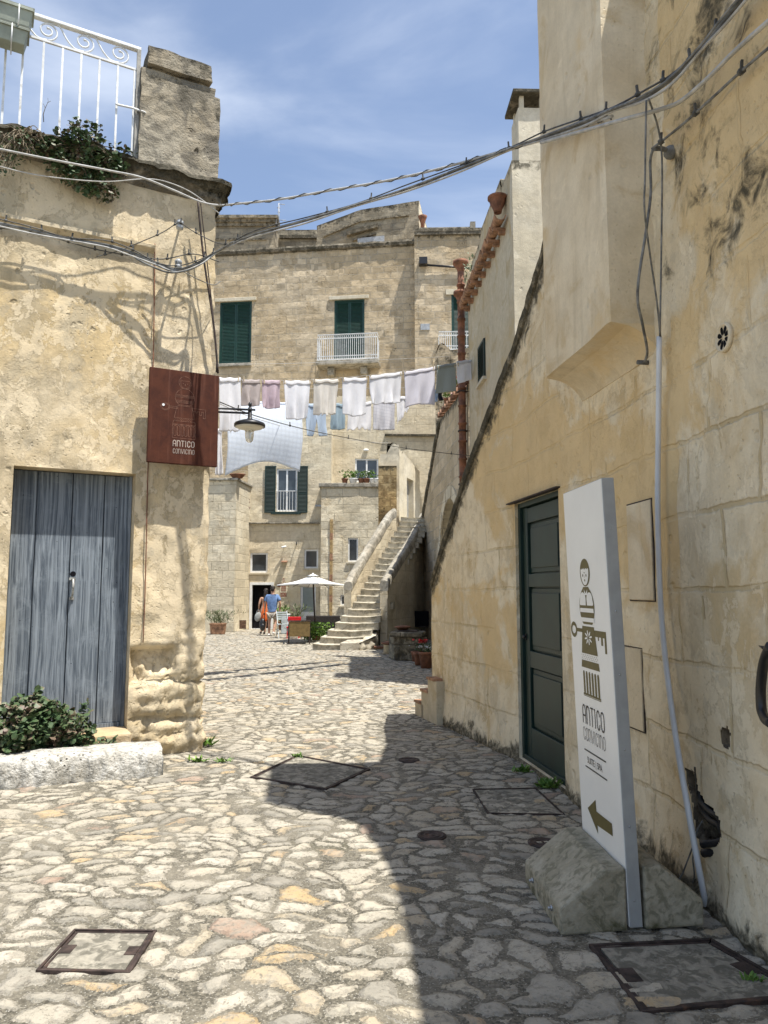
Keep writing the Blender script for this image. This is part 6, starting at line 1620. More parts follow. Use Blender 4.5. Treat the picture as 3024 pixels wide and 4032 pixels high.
for k, (nm, lab, bx, mt, kw) in enumerate(fr): washing(nm, lab, NM[nm], LW, bx, mt, seed=k+1, **kw)
bk2 = [('quilt','large pale blue honeycomb quilt hanging lowest, behind the hood lamp','quilt',(118,528,250,655,256,632),CLQ,dict(hem=-.22,waves=1.5,bulge=.10,fold=.04)),
 ('shorts','pale blue shorts hanging behind the cream shirt','shorts',(555,668,262,438),CLS,dict(hem=.0,split=.2)),
 ('shorts','teal blue shorts hanging between the cream and the bulging white pieces','shorts',(690,768,262,398),CLT,dict(hem=.03)),
 ('shirt','white ragged-hemmed shirt on the back line under the bulging white trousers','shirt',(788,912,252,412),CLW,dict(hem=-.05,rag=1.5,taper=-.05)),
 ('tea_towel','checked cloth hanging lowest on the back line','towel',(925,1042,240,404),CLX,dict(hem=.01)),
 ('shirt','narrow white cloth with one long tail, right of the checked cloth','shirt',(1050,1112,225,372,222,290),CLW,dict(hem=.03,rag=1.5)),
 ('underwear','row of small white pieces showing under the lavender shirt','laundry',(1100,1215,215,268),CLW,dict(hem=-.03,rag=1.6)),
 ('sock','small white and pale piece at the far right of the back line','laundry',(1250,1276,188,250),CLS,dict(hem=.01)),
 ('sock','small black piece at the far right of the back line','laundry',(1274,1300,188,245),BLACK,dict(hem=.01)),
 ('towel','narrow white strip hanging low beside the rusted sign edge','towel',(60,100,400,650),CLW,dict(hem=.01))]
for k, (nm, lab, ct, bx, mt, kw) in enumerate(bk2): washing(nm, lab, ct, LW2, bx, mt, seed=k+21, **kw)
def rope(label, W, pts, r=.004, mat=None, name='washing_line', cat='rope', sm=5):
    return tubeobj(name, [W.pt(*W.uz(*c5(x, y))) for x, y in pts], r, mat or CABW, label, cat, sm)
rope('taut front washing line carrying the trousers, shirts and towels', LW, [(60,120),(300,134),(600,132),(900,108),(1090,85),(1260,60),(1470,22)])
rope('back washing line carrying the quilt, shorts and checked cloth', LW2, [(60,246),(300,254),(600,262),(900,245),(1100,222),(1300,188),(1470,165)])
rope('empty thin line running above the washing, below the balcony', LW, [(60,48),(500,42),(900,26),(1280,8),(1380,-2)], .0035)
rope('empty thin line just under the tops of the front washing', LW2, [(60,165),(300,176),(700,180),(1050,175),(1290,170)], .003)
# pegs
pg = None
for k, (x, y) in enumerate([(187,118),(217,118),(306,128),(328,130),(415,132),(440,134),(575,132),(603,128),(731,122),(760,120),(884,110),(908,104),(1070,92),(1098,84),(1250,60),(1278,56),(1365,44),(1385,38)]):
    u, z = LW.uz(*c5(x, y+14))
    if pg is None:
        pg = MB(); 
        for s_ in (-1, 1): pg.hexa([Vector((s_*.004-.003, -.008, -.03)), Vector((s_*.004+.003, -.008, -.03)), Vector((s_*.004+.003, .008, -.03)), Vector((s_*.004-.003, .008, -.03)), Vector((s_*.009-.003, -.008, .05)), Vector((s_*.009+.003, -.008, .05)), Vector((s_*.009+.003, .008, .05)), Vector((s_*.009-.003, .008, .05))])
        PG = build('clothes_peg', pg, plain('pale_wood', (.62,.52,.36), .7), local=True, label='small wooden clothes peg pinching the washing to the front line', cat='peg', group='pegs on the front washing line'); o = PG
    else: o = dup(PG)
    o.location = LW.pt(u, z, .02); o.rotation_euler = (0, .1*(-1)**k, atan2((LW.p[1]-LW.p[0]).y, (LW.p[1]-LW.p[0]).x))

# ================================================================ overhead cables
Wp = lambda x, y, o=.12: WF.pt(*WF.uz(x, y, o), o)
def cable(label, pts, r, mat, name='cable', ties=0, sm=7, tieo=.0):
    P_ = smooth_path(pts, sm); t = thing(name, label, 'cable', P_[len(P_)//2]); mb = MB(); mb.tube(P_, r*.8, 7); build('strand', mb, mat, t)
    if ties:
        for k in range(ties):
            i = int((k+.5)/ties*(len(P_)-2)); d = (P_[i+1]-P_[i]).normalized(); mb = MB()
            mb.tube([P_[i]-d*.012, P_[i]+d*.012], r*1.9, 7); mb.bar(P_[i]+Vector((0,0,r)), P_[i]+Vector((.004*(-1)**k,0,r+.045)), .012); build('cable_clip', mb, CABD, t)
    return t
OR = [(2130,0,5.25)]
Apts = [Wp(-60,575,.30), Wp(200,628,.34), Wp(430,672,.36), Wp(560,700,.36), Wp(690,752,.34), Wp(790,795,.33), Wp(862,808,.34), at(930,803,6.95), at(1100,785,6.8), at(1300,750,6.6), at(1500,716,6.35), at(1700,672,6.05), at(1900,617,5.7), at(2130,548,5.15), at(2300,492,4.5), at(2410,458,4.05)]
cable('upper white cable arching from the mossy cornice across the sky to the oriel', Apts, .013, CABW, ties=0)
mb = MB(); P_ = smooth_path(Apts[6:], 10); n = len(P_); w = [p+Vector((0,0,.016*sin(i*1.3)))+Vector((0,-.016*cos(i*1.3),0)) for i, p in enumerate(P_)]; mb.tube(w, .0045, 5); build('binding_wire', mb, CABD, label='thin dark wire spiralling round the upper white cable', cat='wire')
Bp = [Wp(-60,868,.14), Wp(120,905,.14), Wp(260,940,.14), Wp(420,965,.15), Wp(520,995,.18), Wp(620,1040,.2), Wp(700,1062,.24), Wp(790,1030,.30), Wp(862,988,.36), at(1000,925,6.9), at(1200,868,6.7), at(1400,808,6.4), at(1600,745,6.15), at(1800,668,5.85), at(2000,590,5.5), at(2130,543,5.1), at(2300,478,4.45), at(2410,432,4.02), onR(2530,385,.30), onR(2640,310,.2), onR(2760,190,.14), onR(2860,70,.10), onR(2960,-60,.10)]
cable('thick grey cable crossing the sky, highest of its bundle on the oriel', Bp, .017, CABG, ties=0)
for k, (dx, dz, r, m_, lab) in enumerate(((.0,-.028,.010,CABW,'thin white strand slung under the thick grey cable'), (.012,.022,.007,CABD,'dark strand lying on top of the thick grey cable'), (-.02,-.012,.008,CABG,'slack grey strand twisting round the thick grey cable'))):
    P_ = [p+Vector((dx, -.015, dz))*(1+.6*sin(i*2.1+k)) for i, p in enumerate(Bp)]; cable(lab, P_, r, m_, ties=(24 if k == 1 else 0))
cable('white tube-like cable leaving the bundle on the oriel for the top right corner', [at(2130,562,5.08), at(2280,520,4.45), at(2410,483,3.98), onR(2500,458,.30), onR(2600,430,.2), onR(2680,398,.12), onR(2790,305,.1), onR(2900,195,.1), onR(3060,55,.1)], .014, CABW)
cable('grey cable rising from the wall hook to the right edge of the photo', [onR(2565,588,.14), onR(2620,545,.08), onR(2700,480,.05), onR(2800,390,.05), onR(2920,280,.05), onR(3060,160,.05)], .009, CABG, ties=3)
cable('thin pale cable sagging across the left house below the caper plant', [Wp(-60,640,.28), Wp(150,690,.28), Wp(400,715,.28), Wp(560,705,.28), Wp(640,712,.3), Wp(730,745,.3), Wp(800,790,.3), Wp(865,842,.3)], .007, CABW)
cable('thick grey loop sagging under the insulators on the left house', [Wp(490,980,.14), Wp(540,1020,.2), Wp(600,1050,.22), Wp(665,1072,.25), Wp(730,1066,.28), Wp(790,1040,.3), Wp(850,995,.34), at(920,952,6.95)], .013, CABG)
cable('dark wire strung over the upper insulator like a tent', [Wp(380,1010,.14), Wp(460,990,.14), Wp(560,950,.2), Wp(640,915,.24), Wp(695,880,.28), Wp(712,878,.28), Wp(760,910,.26), Wp(860,958,.3), at(960,960,6.95)], .006, CABD, ties=7)
cable('grey strands looping right from the lower insulator round the house corner', [Wp(610,1035,.16), Wp(700,1060,.2), Wp(780,1100,.18), Wp(840,1122,.16), Wp(868,1108,.12)], .006, CABG)
cable('second pair of strands along the left house moulding', [Wp(-60,890,.1), Wp(150,920,.1), Wp(350,975,.12), Wp(500,1005,.14), Wp(640,1020,.14), Wp(760,1000,.12), Wp(862,1030,.1)], .007, CABD, ties=9)
for (px, py, lab) in ((708,885,'upper white porcelain insulator on the left house'), (702,1040,'lower white porcelain insulator cluster on the left house')):
    t = thing('insulator', lab, 'insulator', Wp(px, py, .15)); mb = MB(); c = Wp(px, py, .24)
    mb.lathe([(.01,-.05),(.035,-.045),(.04,-.02),(.022,-.005),(.036,.005),(.038,.03),(.02,.05),(.01,.055)], c, 14); build('porcelain', mb, plain('grey_porcelain', (.42,.44,.45), .35), t)
    mb = MB(); mb.tube([Wp(px, py+6, -.03), Wp(px, py+6, .24), Wp(px, py-6, .24)], .012, 7); build('bracket_arm', mb, IRON, t)
tubeobj('iron_rod', [Wp(778,782,.16), Wp(800,1000,.14), Wp(830,1200,.11), Wp(846,1320,.10), Wp(858,1470,.10)], .011, IRON, 'dark rusty iron rod running down the left house corner to the rusted sign', 'rod')
tubeobj('iron_rod', [Wp(788,782,.13), Wp(812,1000,.12), Wp(850,1350,.09), Wp(852,1465,.09)], .006, IRON, 'thinner wire beside the rusty iron rod on the left house corner', 'wire')
tubeobj('earth_rod', [Wp(610,960,.014), Wp(604,1400,.014), Wp(598,1480,.014), Wp(583,1830,.016), Wp(572,2300,.018), Wp(563,2530,.02)], .006, TERRA, 'thin rust-red rod running straight down the left house beside the door', 'rod')
cable('dark overhead wire from the lamp across the court to the clay downpipe', [at(866,1583,7.7), at(1000,1635,9), at(1200,1690,11), at(1400,1730,13), at(1600,1765,14.6), at(1760,1785,15.6), at(1858,1795,16.2)], .008, CABD, ties=5)
cable('thin pale wire sagging from the lamp toward the stair-head turret', [at(866,1590,7.8), at(1000,1645,11), at(1200,1700,16), at(1400,1735,21), at(1540,1745,25.9)], .006, CABW)

# ================================================================ court furniture
# umbrella
YU = 22.9; ub0 = at(1244, 2400, YU); t = thing('parasol', 'white square garden parasol on a thin dark pole, open in the court', 'umbrella', (ub0.x, ub0.y, 0))
zr_ = at(1232, 2303, YU).z; za = at(1232, 2264, YU).z; cx_, cy_ = at(1232, 2300, YU).x, YU; R_ = 1.10
mb = MB(); ang = [radians(14+90*k) for k in range(4)]; cor_ = [Vector((cx_+R_*cos(a), cy_+R_*sin(a), zr_+(.05*sin(a+3.0)))) for a in ang]; apx = Vector((cx_, cy_, za)); N = 10; mb.smooth = False
for k in range(4):
    A_, B_ = cor_[k], cor_[(k+1)%4]; g_ = {}
    for i in range(N+1):
        for j in range(N+1-i):
            a_, b_ = i/N, j/N; p = apx+(A_-apx)*a_+(B_-apx)*b_; s_ = a_+b_; p.z -= .10*sin(pi*min(1, s_))*.5; p = p if s_ < .999 else p+(apx-p).normalized()*.05*sin(pi*b_); g_[i, j] = mb.V(p)
    for i in range(N):
        for j in range(N-i):
            mb.Fc(g_[i, j], g_[i+1, j], g_[i, j+1])
            if j < N-i-1: mb.Fc(g_[i+1, j], g_[i+1, j+1], g_[i, j+1])
    # valance
    for j in range(N):
        a1, a2 = g_[N-j, j], g_[N-j-1, j+1]; p1, p2 = Vector(mb.v[a1]), Vector(mb.v[a2]); mb.poly([p1, p2, p2-Vector((0,0,.03)), p1-Vector((0,0,.03))])
build('canopy', mb, CANV, t, thick=.006)
mb = MB(); mb.lathe([(.20, za-.03), (.10, za+.0), (.03, za+.03), (.01, za+.06)], (cx_, cy_, 0), 14); build('vent_cap', mb, CANV, t)
mb = MB(); mb.tube([Vector((ub0.x, ub0.y, 0)), Vector((cx_, cy_, za))], .024, 10); build('pole', mb, IRON, t)
for a in range(8):
    mb = MB(); c = apx.lerp(cor_[a//2], 1) if a%2 == 0 else (cor_[a//2]+cor_[(a//2+1)%4])/2; mb.tube([apx-Vector((0,0,.05)), c-Vector((0,0,.04))], .008, 5); build('rib', mb, IRON, t)
mb = MB(); mb.lathe([(.26,0),(.26,.05),(.10,.08),(.04,.10),(.04,.3),(.01,.3)], (ub0.x, ub0.y, 0), 20); build('base', mb, CONC, t)
# folding chair
def fchair(p, rz, label):
    t = thing('folding_chair', label, 'chair', p, rz=rz)
    for s_ in (-.19, .19):
        mb = MB(); mb.bar((s_, -.20, 0), (s_, .22, .46), .02, .028); build('leg', mb, GREYP, t, local=True)
        mb = MB(); mb.bar((s_*.92, .22, 0), (s_*.92, -.22, .88), .02, .028); build('leg', mb, GREYP, t, local=True)
    mb = MB()
    for k in range(7): mb.box((0, -.15+.055*k, .455), (.40, .04, .014))
    build('seat', mb, GREYP, t, local=True); mb = MB()
    for k in range(4): mb.box((0, -.12-.026*k, .62+.07*k), (.37, .014, .05))
    build('backrest', mb, GREYP, t, local=True)
p = gr(1113, 2512); fchair(p, radians(200), 'pale grey slatted folding chair right of the man in shorts')
# light bin behind it
p = gr(1112, 2500); p.y += .8; t = thing('storage_box', 'pale grey tall plastic box behind the folding chair', 'box', p)
mb = MB(); mb.box(p+Vector((0,0,.33)), (.28, .35, .66)); build('body', mb, GREYP, t, bevel=.02); mb = MB(); mb.box(p+Vector((0,0,.685)), (.31, .38, .045)); build('lid', mb, WPAINT, t, bevel=.01)
# tan armchair
p = gr(1178, 2536); t = thing('garden_armchair', 'dark-framed armchair with a tan back, nearest the potted bush', 'chair', p, rz=radians(8))
W_ = .60; loc = lambda *a: a
for sx in (-1, 1):
    for sy in (0, 1): mb = MB(); mb.bar((sx*W_/2, -.02+.55*sy, 0), (sx*W_/2*(1.02), -.06+.58*sy, .62 if sy == 0 else .52), .035); build('leg', mb, IRON, t, local=True)
    mb = MB(); mb.bar((sx*W_/2, -.06, .50), (sx*W_/2, .55, .53), .05, .03); build('arm', mb, IRON, t, local=True)
mb = MB(); mb.box((0, -.06, .44), (W_-.05, .03, .42)); mb.hexa([Vector(q) for q in ((-W_/2,-.10,.22),(W_/2,-.10,.22),(W_/2,-.06,.22),(-W_/2,-.06,.22),(-W_/2,-.15,.66),(W_/2,-.15,.66),(W_/2,-.11,.66),(-W_/2,-.11,.66))]); build('backrest', mb, TAN, t, local=True, bevel=.01)
mb = MB(); mb.box((0, .24, .30), (W_-.06, .54, .10)); build('seat', mb, TAN, t, local=True, bevel=.02)
mb = MB(); mb.box((0, -.135, .68), (W_+.04, .05, .03)); build('top_rail', mb, IRON, t, local=True)
# red armchair / case
p = gr(1157, 2512); t = thing('red_chair', 'low red plastic chair behind the tan armchair', 'chair', p)
mb = MB(); mb.box(p+Vector((0,.1,.62)), (.44, .06, .14)); build('backrest', mb, REDM, t, bevel=.02); mb = MB(); mb.box(p+Vector((0,-.1,.36)), (.44, .44, .05)); build('seat', mb, REDM, t, bevel=.02)
for sx in (-.19, .19):
    for sy in (-.28, .1): mb = MB(); mb.bar(p+Vector((sx, sy, 0)), p+Vector((sx*.95, sy, .36 if sy < 0 else .6)), .03); build('leg', mb, REDM, t)
# wicker sofa
p = gr(1275, 2497); p.y = 25.4; p = at(1275, 2450, 25.4); p.z = 0; Ws = at(1340, 2450, 25.4).x-at(1208, 2450, 25.4).x; t = thing('wicker_sofa', 'dark wicker sofa seen from behind, under the white parasol', 'sofa', p)
mb = MB(); mb.box(p+Vector((0,-.32,.36)), (Ws, .10, .72)); build('backrest', mb, WICK, t, bevel=.03)
for s_ in (-1, 1): mb = MB(); mb.box(p+Vector((s_*(Ws/2-.05),.1,.30)), (.10, .74, .58)); build('armrest', mb, WICK, t, bevel=.02)
mb = MB(); mb.box(p+Vector((0,.1,.2)), (Ws-.2, .72, .36)); build('seat', mb, WICK, t, bevel=.02); mb = MB(); mb.box(p+Vector((0,.1,.42)), (Ws-.22, .70, .10)); build('cushion', mb, TAN, t, bevel=.03)
# potted plants
def pot(name, label, p, r, h, mat=TERRA, rect=None, cat='potted plant', fol=(), group=None):
    t = thing(name, label, cat, p, group); mb = MB()
    if rect: mb.hexa([p+Vector(q) for q in ((-rect*.9,-.16,0),(rect*.9,-.16,0),(rect*.9,.16,0),(-rect*.9,.16,0),(-rect,-.19,h),(rect,-.19,h),(rect,.19,h),(-rect,.19,h))]); mb.box(p+Vector((0,0,h-.02)), (rect*2.08, .42, .05))
    else: mb.lathe([(r*.7,0),(r*.92,h*.8),(r*.94,h*.82),(r*1.06,h*.83),(r*1.08,h),(r*.95,h),(r*.9,h*.88),(.01,h*.86)], p, 22)
    build('pot', mb, mat, t, bevel=.008 if rect else 0); return t
def foliage(t, p, n, sx, sy, sz, L, w, mat, up=1.0, seed=1, name='foliage', hemi=True):
    rnd = random.Random(seed); mb = MB()
    for k in range(n):
        a = Vector((rnd.gauss(0,.5), rnd.gauss(0,.5), rnd.uniform(0,1))); q = Vector(p)+Vector((a.x*sx*(.4+a.z), a.y*sy*(.4+a.z), a.z*sz)); d = Vector((a.x+rnd.gauss(0,.5), a.y+rnd.gauss(0,.5), up*rnd.uniform(.2,1.3))); mb.leaf(q, d, Vector((rnd.gauss(0,.5), rnd.gauss(0,.5), 1)), L*rnd.uniform(.6,1.2), w)
    build(name, mb, mat, t)
p = gr(858, 2496); t = pot('planter', 'long clay planter with upright grey-green plants at the left edge of the court', p, 0, .38, TERRAP, rect=.26); foliage(t, p+Vector((0,0,.35)), 420, .55, .3, .42, .16, .02, LEAFB, 1.6, 2)
p = gr(1118, 2478); p.y = 29.6; p = at(1112, 2440, 29.7); p.z = 0; t = pot('cactus_plant', 'stout green upright plant against the wall behind the folding chair', p, .18, .32); foliage(t, p+Vector((0,0,.3)), 160, .22, .2, .60, .13, .08, LEAFC, 1.2, 3)
p = at(1155, 2440, 29.4); p.z = 0; t = pot('spiky_plant', 'loose arching green plant left of the glazed door', p, .2, .35); foliage(t, p+Vector((0,0,.33)), 150, .55, .3, .55, .24, .035, LEAFB, 1.0, 4)
p = gr(1245, 2528); t = pot('potted_bush', 'bright green bushy plant in a clay pot at the foot of the long stair', p, .14, .20); foliage(t, p+Vector((-.05,0,.06)), 900, .62, .45, .50, .085, .05, LEAFC, .8, 5)
# flower pots on terrace
for k, (px, py, r, mt, lab, n) in enumerate(((1357,1900,.13,TERRA,'clay pot with small flowers, leftmost of the row on the terrace',50),(1390,1898,.17,WPAINT,'white pot with spreading green leaves, second on the terrace row',160),(1422,1898,.13,TERRA,'clay pot with thin stems, third on the terrace row',50),(1443,1897,.14,TERRA,'clay pot with white flowers, fourth on the terrace row',60),(1465,1897,.13,WPAINT,'white pot with leafy plant, fifth on the terrace row',80),(1482,1897,.12,WPAINT,'small square white pot, rightmost on the terrace row',10))):
    p = at(px, py, YC-.02); p.y = YC+.12; p.z = zC+.16; t = pot('flower_pot', lab, p, r, .2, mt, group='flower pots on the terrace ledge', cat='flower pot'); foliage(t, p+Vector((0,0,.18)), n, .25 if n > 100 else .14, .14, .3, .10, .05, LEAFC, 1, k+7)
    if k == 3: foliage(t, p+Vector((0,0,.3)), 26, .2, .14, .22, .07, .07, WPAINT, .5, 9, 'blossom')
p = at(940, 1886, 28.3); p.z = zA+.09; p.y = 28.35; p.x = at(935, 1886, 28.35).x; t = thing('clay_bowl', 'low clay bowl on the left terrace coping beside a trailing plant', 'flower pot', p); mb = MB(); mb.lathe([(.14,0),(.22,.13),(.24,.13),(.24,.16),(.2,.15),(.01,.1)], p, 20, sx=1.3); build('bowl', mb, TERRA, t)
p = WB.pt(WB.uz(972, 1905)[0], WB.uz(972, 1905)[1], .15); t = thing('trailing_plant', 'dry reddish plant trailing down the wall left of the green shutters', 'plant', p); rnd = random.Random(6)
for k in range(7): mb = MB(); 
mb = MB()
for k in range(160):
    z = rnd.random()**1.3; mb.leaf(p+Vector((rnd.gauss(.02,.05), rnd.gauss(0,.04), -z*1.15)), Vector((rnd.gauss(0,1), rnd.gauss(0,.6), -1)), Vector((0,-1,0)), .10, .04)
build('foliage', mb, plain('dry_purple_leaves', (.22,.13,.13), .9, .25), t)
# well and its pots
YW = 16.5; a = gr(1553, 2600); b = gr(1628, 2604)
t = thing('stone_well', 'blackened square stone well-head with an iron lid, in the shade beside the lane', 'well', (a.x+.33, a.y+.28, 0)); x0, x1, y0 = a.x, a.x+.66, a.y
WW = Wall([(x0+.0, y0+.02), (x1, y0-.10)]); mb = MB(); facade(mb, WW, 0, WW.len, 0, .52, cell=.045, disp=lambda u, z: .03*fbm((u*5, z*5, 1), 4), attr=lambda u, z: (.55, .4)); shell(mb, WW, 0, WW.len, 0, .50, .62); 
WW2 = Wall([(x0-.12, y0+.62), (x0, y0+.02)]); facade(mb, WW2, 0, WW2.len, 0, .52, cell=.05, disp=lambda u, z: .02*fbm((u*5, z*5, 4), 4), attr=lambda u, z: (.3, .4)); build('shaft', mb, WELLM, t)
mb = MB(); mb.box((x0+.31, y0+.26, .575), (.76, .74, .11), radians(-9), .01); mb.a['moss'] = [.5]*8; build('slab', mb, WELLM, t, bevel=.025)
mb = MB(); mb.box((x0+.32, y0+.28, .645), (.44, .44, .025), radians(-9)); build('iron_lid', mb, IRON, t)
p = Vector((x0+.20, y0+.35, .66)); t = thing('clay_dish', 'wide clay dish resting on the iron lid of the well', 'dish', p); mb = MB(); mb.lathe([(.10,0),(.17,.06),(.19,.06),(.19,.08),(.1,.10),(.01,.11)], p, 20); build('dish', mb, TERRA, t)
p = gr(1530, 2575); t = thing('clay_topped_post', 'short pale stone post with a clay dish on top, left of the well', 'post', p); mb = MB(); mb.lathe([(.13,0),(.12,.22),(.13,.23),(.01,.24)], p, 14); mb.a['moss'] = [.3]*len(mb.v); build('post', mb, HOUSE, t); mb = MB(); mb.lathe([(.14,.235),(.19,.26),(.19,.285),(.08,.31),(.01,.32)], p, 18); build('dish', mb, TERRA, t)
p = gr(1492, 2556); t = thing('clay_tile', 'flat clay tile lying on the ground at the foot of the stair', 'tile', p); mb = MB(); mb.box(p+Vector((0,0,.05)), (.26,.26,.05), .2); build('tile', mb, TERRA, t, bevel=.01); mb = MB(); mb.box(p+Vector((0,0,.012)), (.2,.2,.024), .2); build('footing', mb, HOUSE, t)
p = gr(1678, 2630); t = pot('geranium_pot', 'largest clay pot with red and white geraniums beside the stair flank', p, .155, .33); foliage(t, p+Vector((-.02,0,.30)), 90, .2, .2, .16, .06, .05, LEAFA, .7, 12); foliage(t, p+Vector((.02,-.05,.40)), 50, .22, .14, .05, .04, .04, WPAINT, .5, 13, 'white_blossom'); foliage(t, p+Vector((-.10,0,.50)), 40, .10, .1, .06, .045, .045, REDM, .5, 14, 'red_blossom')
p = gr(1650, 2622); p.y += .15; t = pot('clay_pot', 'smaller clay pot tucked left of the geranium pot', p, .11, .26, cat='pot')
p = gr(1637, 2610); p.y += .35; t = pot('clay_pot', 'smallest clay pot, between the well and the geranium pots', p, .09, .22, cat='pot')
# bucket and black board on the arched wall
p = at(1632, 2365, 26.4); t = thing('metal_bucket', 'grey metal bucket hanging sideways on a hook beside the stair', 'bucket', p); Rm = Matrix.Rotation(radians(80), 3, 'Y')
mb = MB(); mb.lathe([(.12,-.18),(.13,-.17),(.185,.16),(.20,.16),(.20,.18),(.17,.18),(.12,-.15),(.01,-.15)], p, 22, ax=Rm); build('pail', mb, GALV, t)
mb = MB(); mb.tube([p+Vector((.16,0,.2)), p+Vector((.10,0,.34)), p+Vector((.13,0,.46)), p+Vector((.16,0,.46))], .012, 6); mb.tube([p+Vector((.13,0,.46)), p+Vector((.6,.1,.5))], .012, 6); build('hook', mb, IRON, t)
mb = MB(); mb.tube([p+Vector((-.18,0,-.04)), p+Vector((-.34,-.02,-.09))], .04, 8); build('clay_plug', mb, TERRA, t)
p = at(1647, 2468, 24); q0, q1 = at(1603, 2468, 24), at(1688, 2406, 24); t = thing('black_panel', 'black rectangular panel standing out from the wall above the well', 'panel', (p.x, 24, p.z)); mb = MB(); mb.box(((q0.x+q1.x)/2, 24, (q0.z+q1.z)/2), (q1.x-q0.x, .09, q1.z-q0.z)); build('screen', mb, DARKIN, t, bevel=.006); mb = MB(); mb.bar((q1.x-.05, 24.0, (q0.z+q1.z)/2), (xH(24)+.02, 24.0, (q0.z+q1.z)/2), .06); build('wall_arm', mb, IRON, t)

# ================================================================ people
def skin(name, J, E, parent, mat, sub=2):
    names = list(J); me = bpy.data.meshes.new(name); me.from_pydata([J[n][:3] for n in names], [(names.index(a), names.index(b)) for a, b in E], []); me.materials.append(mat)
    o = bpy.data.objects.new(name, me); COL.objects.link(o); o.parent = parent
    m_ = o.modifiers.new('skin', 'SKIN'); m_.use_smooth_shade = True; sv = me.skin_vertices
    if not sv: 
        bpy.context.view_layer.objects.active = o
    for i, n in enumerate(names):
        r = J[n][3:]; me.skin_vertices[0].data[i].radius = (r[0], r[1] if len(r) > 1 else r[0])
        me.skin_vertices[0].data[i].use_root = (i == 0)
    s_ = o.modifiers.new('sub', 'SUBSURF'); s_.levels = sub; s_.render_levels = sub
    return o
def hand(J, E, w, base, d, side, s_=1.0):
    bx, by, bz = base; J[w+'p'] = (bx+d[0]*.05, by+d[1]*.05, bz+d[2]*.05, .022*s_, .032*s_); E.append((w, w+'p'))
    for k in range(4):
        off = (k-1.5)*.017; L = (.06,.07,.068,.052)[k]; r1 = (bx+d[0]*.09, by+off+d[1]*.09, bz+d[2]*.09); J[f'{w}f{k}'] = (*r1, .009); E.append((w+'p', f'{w}f{k}'))
        J[f'{w}g{k}'] = (r1[0]-side*.012+d[0]*L, r1[1]+d[1]*L, r1[2]+d[2]*L, .0075); E.append((f'{w}f{k}', f'{w}g{k}'))
    J[w+'t'] = (bx+d[0]*.05, by+.04, bz+d[2]*.055, .009); E.append((w+'p', w+'t')); J[w+'u'] = (bx+d[0]*.08, by+.055, bz+d[2]*.09, .008); E.append((w+'t', w+'u'))
pm = gr(1071, 2503); man = thing('person', 'person seen from behind in a blue short-sleeved shirt and patterned shorts, holding a black backpack', 'person', pm, rz=radians(-4))
J = {'pel': (0,0,.88,.125,.10), 'sp': (0,-.01,1.08,.13,.10), 'ch': (0,-.01,1.27,.135,.09), 'nk': (0,0,1.43,.06,.06), 'hb': (.0,.02,1.52,.072,.08), 'ht': (.0,.02,1.63,.078,.09),
     'ls': (-.17,0,1.36,.058), 'le': (-.26,.0,1.10,.042), 'lw': (-.285,.06,.86,.028), 'rs': (.17,0,1.36,.058), 're': (.275,-.02,1.11,.042), 'rw': (.24,.05,.90,.028),
     'lh': (-.095,0,.82,.088), 'lk': (-.11,.02,.47,.058), 'la': (-.10,-.02,.09,.04), 'lt': (-.105,.12,.035,.036), 'rh': (.095,0,.82,.088), 'rk': (.10,.05,.48,.058), 'ra': (.07,-.10,.12,.04), 'rt': (.07,.02,.04,.036)}
E = [('pel','sp'),('sp','ch'),('ch','nk'),('nk','hb'),('hb','ht'),('ch','ls'),('ls','le'),('le','lw'),('ch','rs'),('rs','re'),('re','rw'),('pel','lh'),('lh','lk'),('lk','la'),('la','lt'),('pel','rh'),('rh','rk'),('rk','ra'),('ra','rt')]
hand(J, E, 'lw', J['lw'][:3], (0,.1,-1), -1); hand(J, E, 'rw', J['rw'][:3], (0,.25,-.95), 1)
skin('body', J, E, man, SKINM)
skin('shirt', {'a': (0,-.005,1.0,.165,.135), 'z': (0,0,.80,.170,.14), 'b': (0,-.015,1.28,.21,.165), 'n': (0,-.005,1.41,.10,.10), 'ls': (-.18,0,1.35,.085,.085), 'lm': (-.25,0,1.17,.075,.075), 'rs': (.18,0,1.35,.085,.085), 'rm': (.255,-.01,1.18,.075,.075)}, [('a','z'),('a','b'),('b','n'),('b','ls'),('ls','lm'),('b','rs'),('rs','rm')], man, SHIRT)
skin('shorts', {'p': (0,0,.80,.155,.13), 'l': (-.095,0,.72,.10,.10), 'l2': (-.11,.015,.53,.092,.095), 'r': (.095,0,.72,.10,.10), 'r2': (.105,.03,.53,.092,.095)}, [('p','l'),('l','l2'),('p','r'),('r','r2')], man, SHORTS)
mb = MB(); mb.ell((0,.005,1.645), (.082,.098,.085), 16, 10); mb.ell((0,-.04,1.60), (.072,.062,.085), 14, 8); build('hair', mb, HAIRM, man, local=True)
mb = MB(); mb.ell((0,.115,1.575), (.012,.016,.02), 8, 6); 
for s_ in (-1, 1): mb.ell((s_*.083,.02,1.58), (.010,.02,.03), 8, 6)
build('ears_and_nose', mb, SKINM, man, local=True)
mb = MB()
for s_ in (-1, 1): mb.ell((s_*.03,.103,1.60), (.011,.006,.007), 8, 6)
build('eyes', mb, BLACK, man, local=True)
for x, y, z, a in ((-.105,.05,.04,0), (.07,-.04,.075,-25)):
    mb = MB(); mb.ell((x, y, z), (.048,.135,.04), 12, 8, Matrix.Rotation(radians(a), 3, 'X')); build('shoe', mb, CANV, man, local=True)
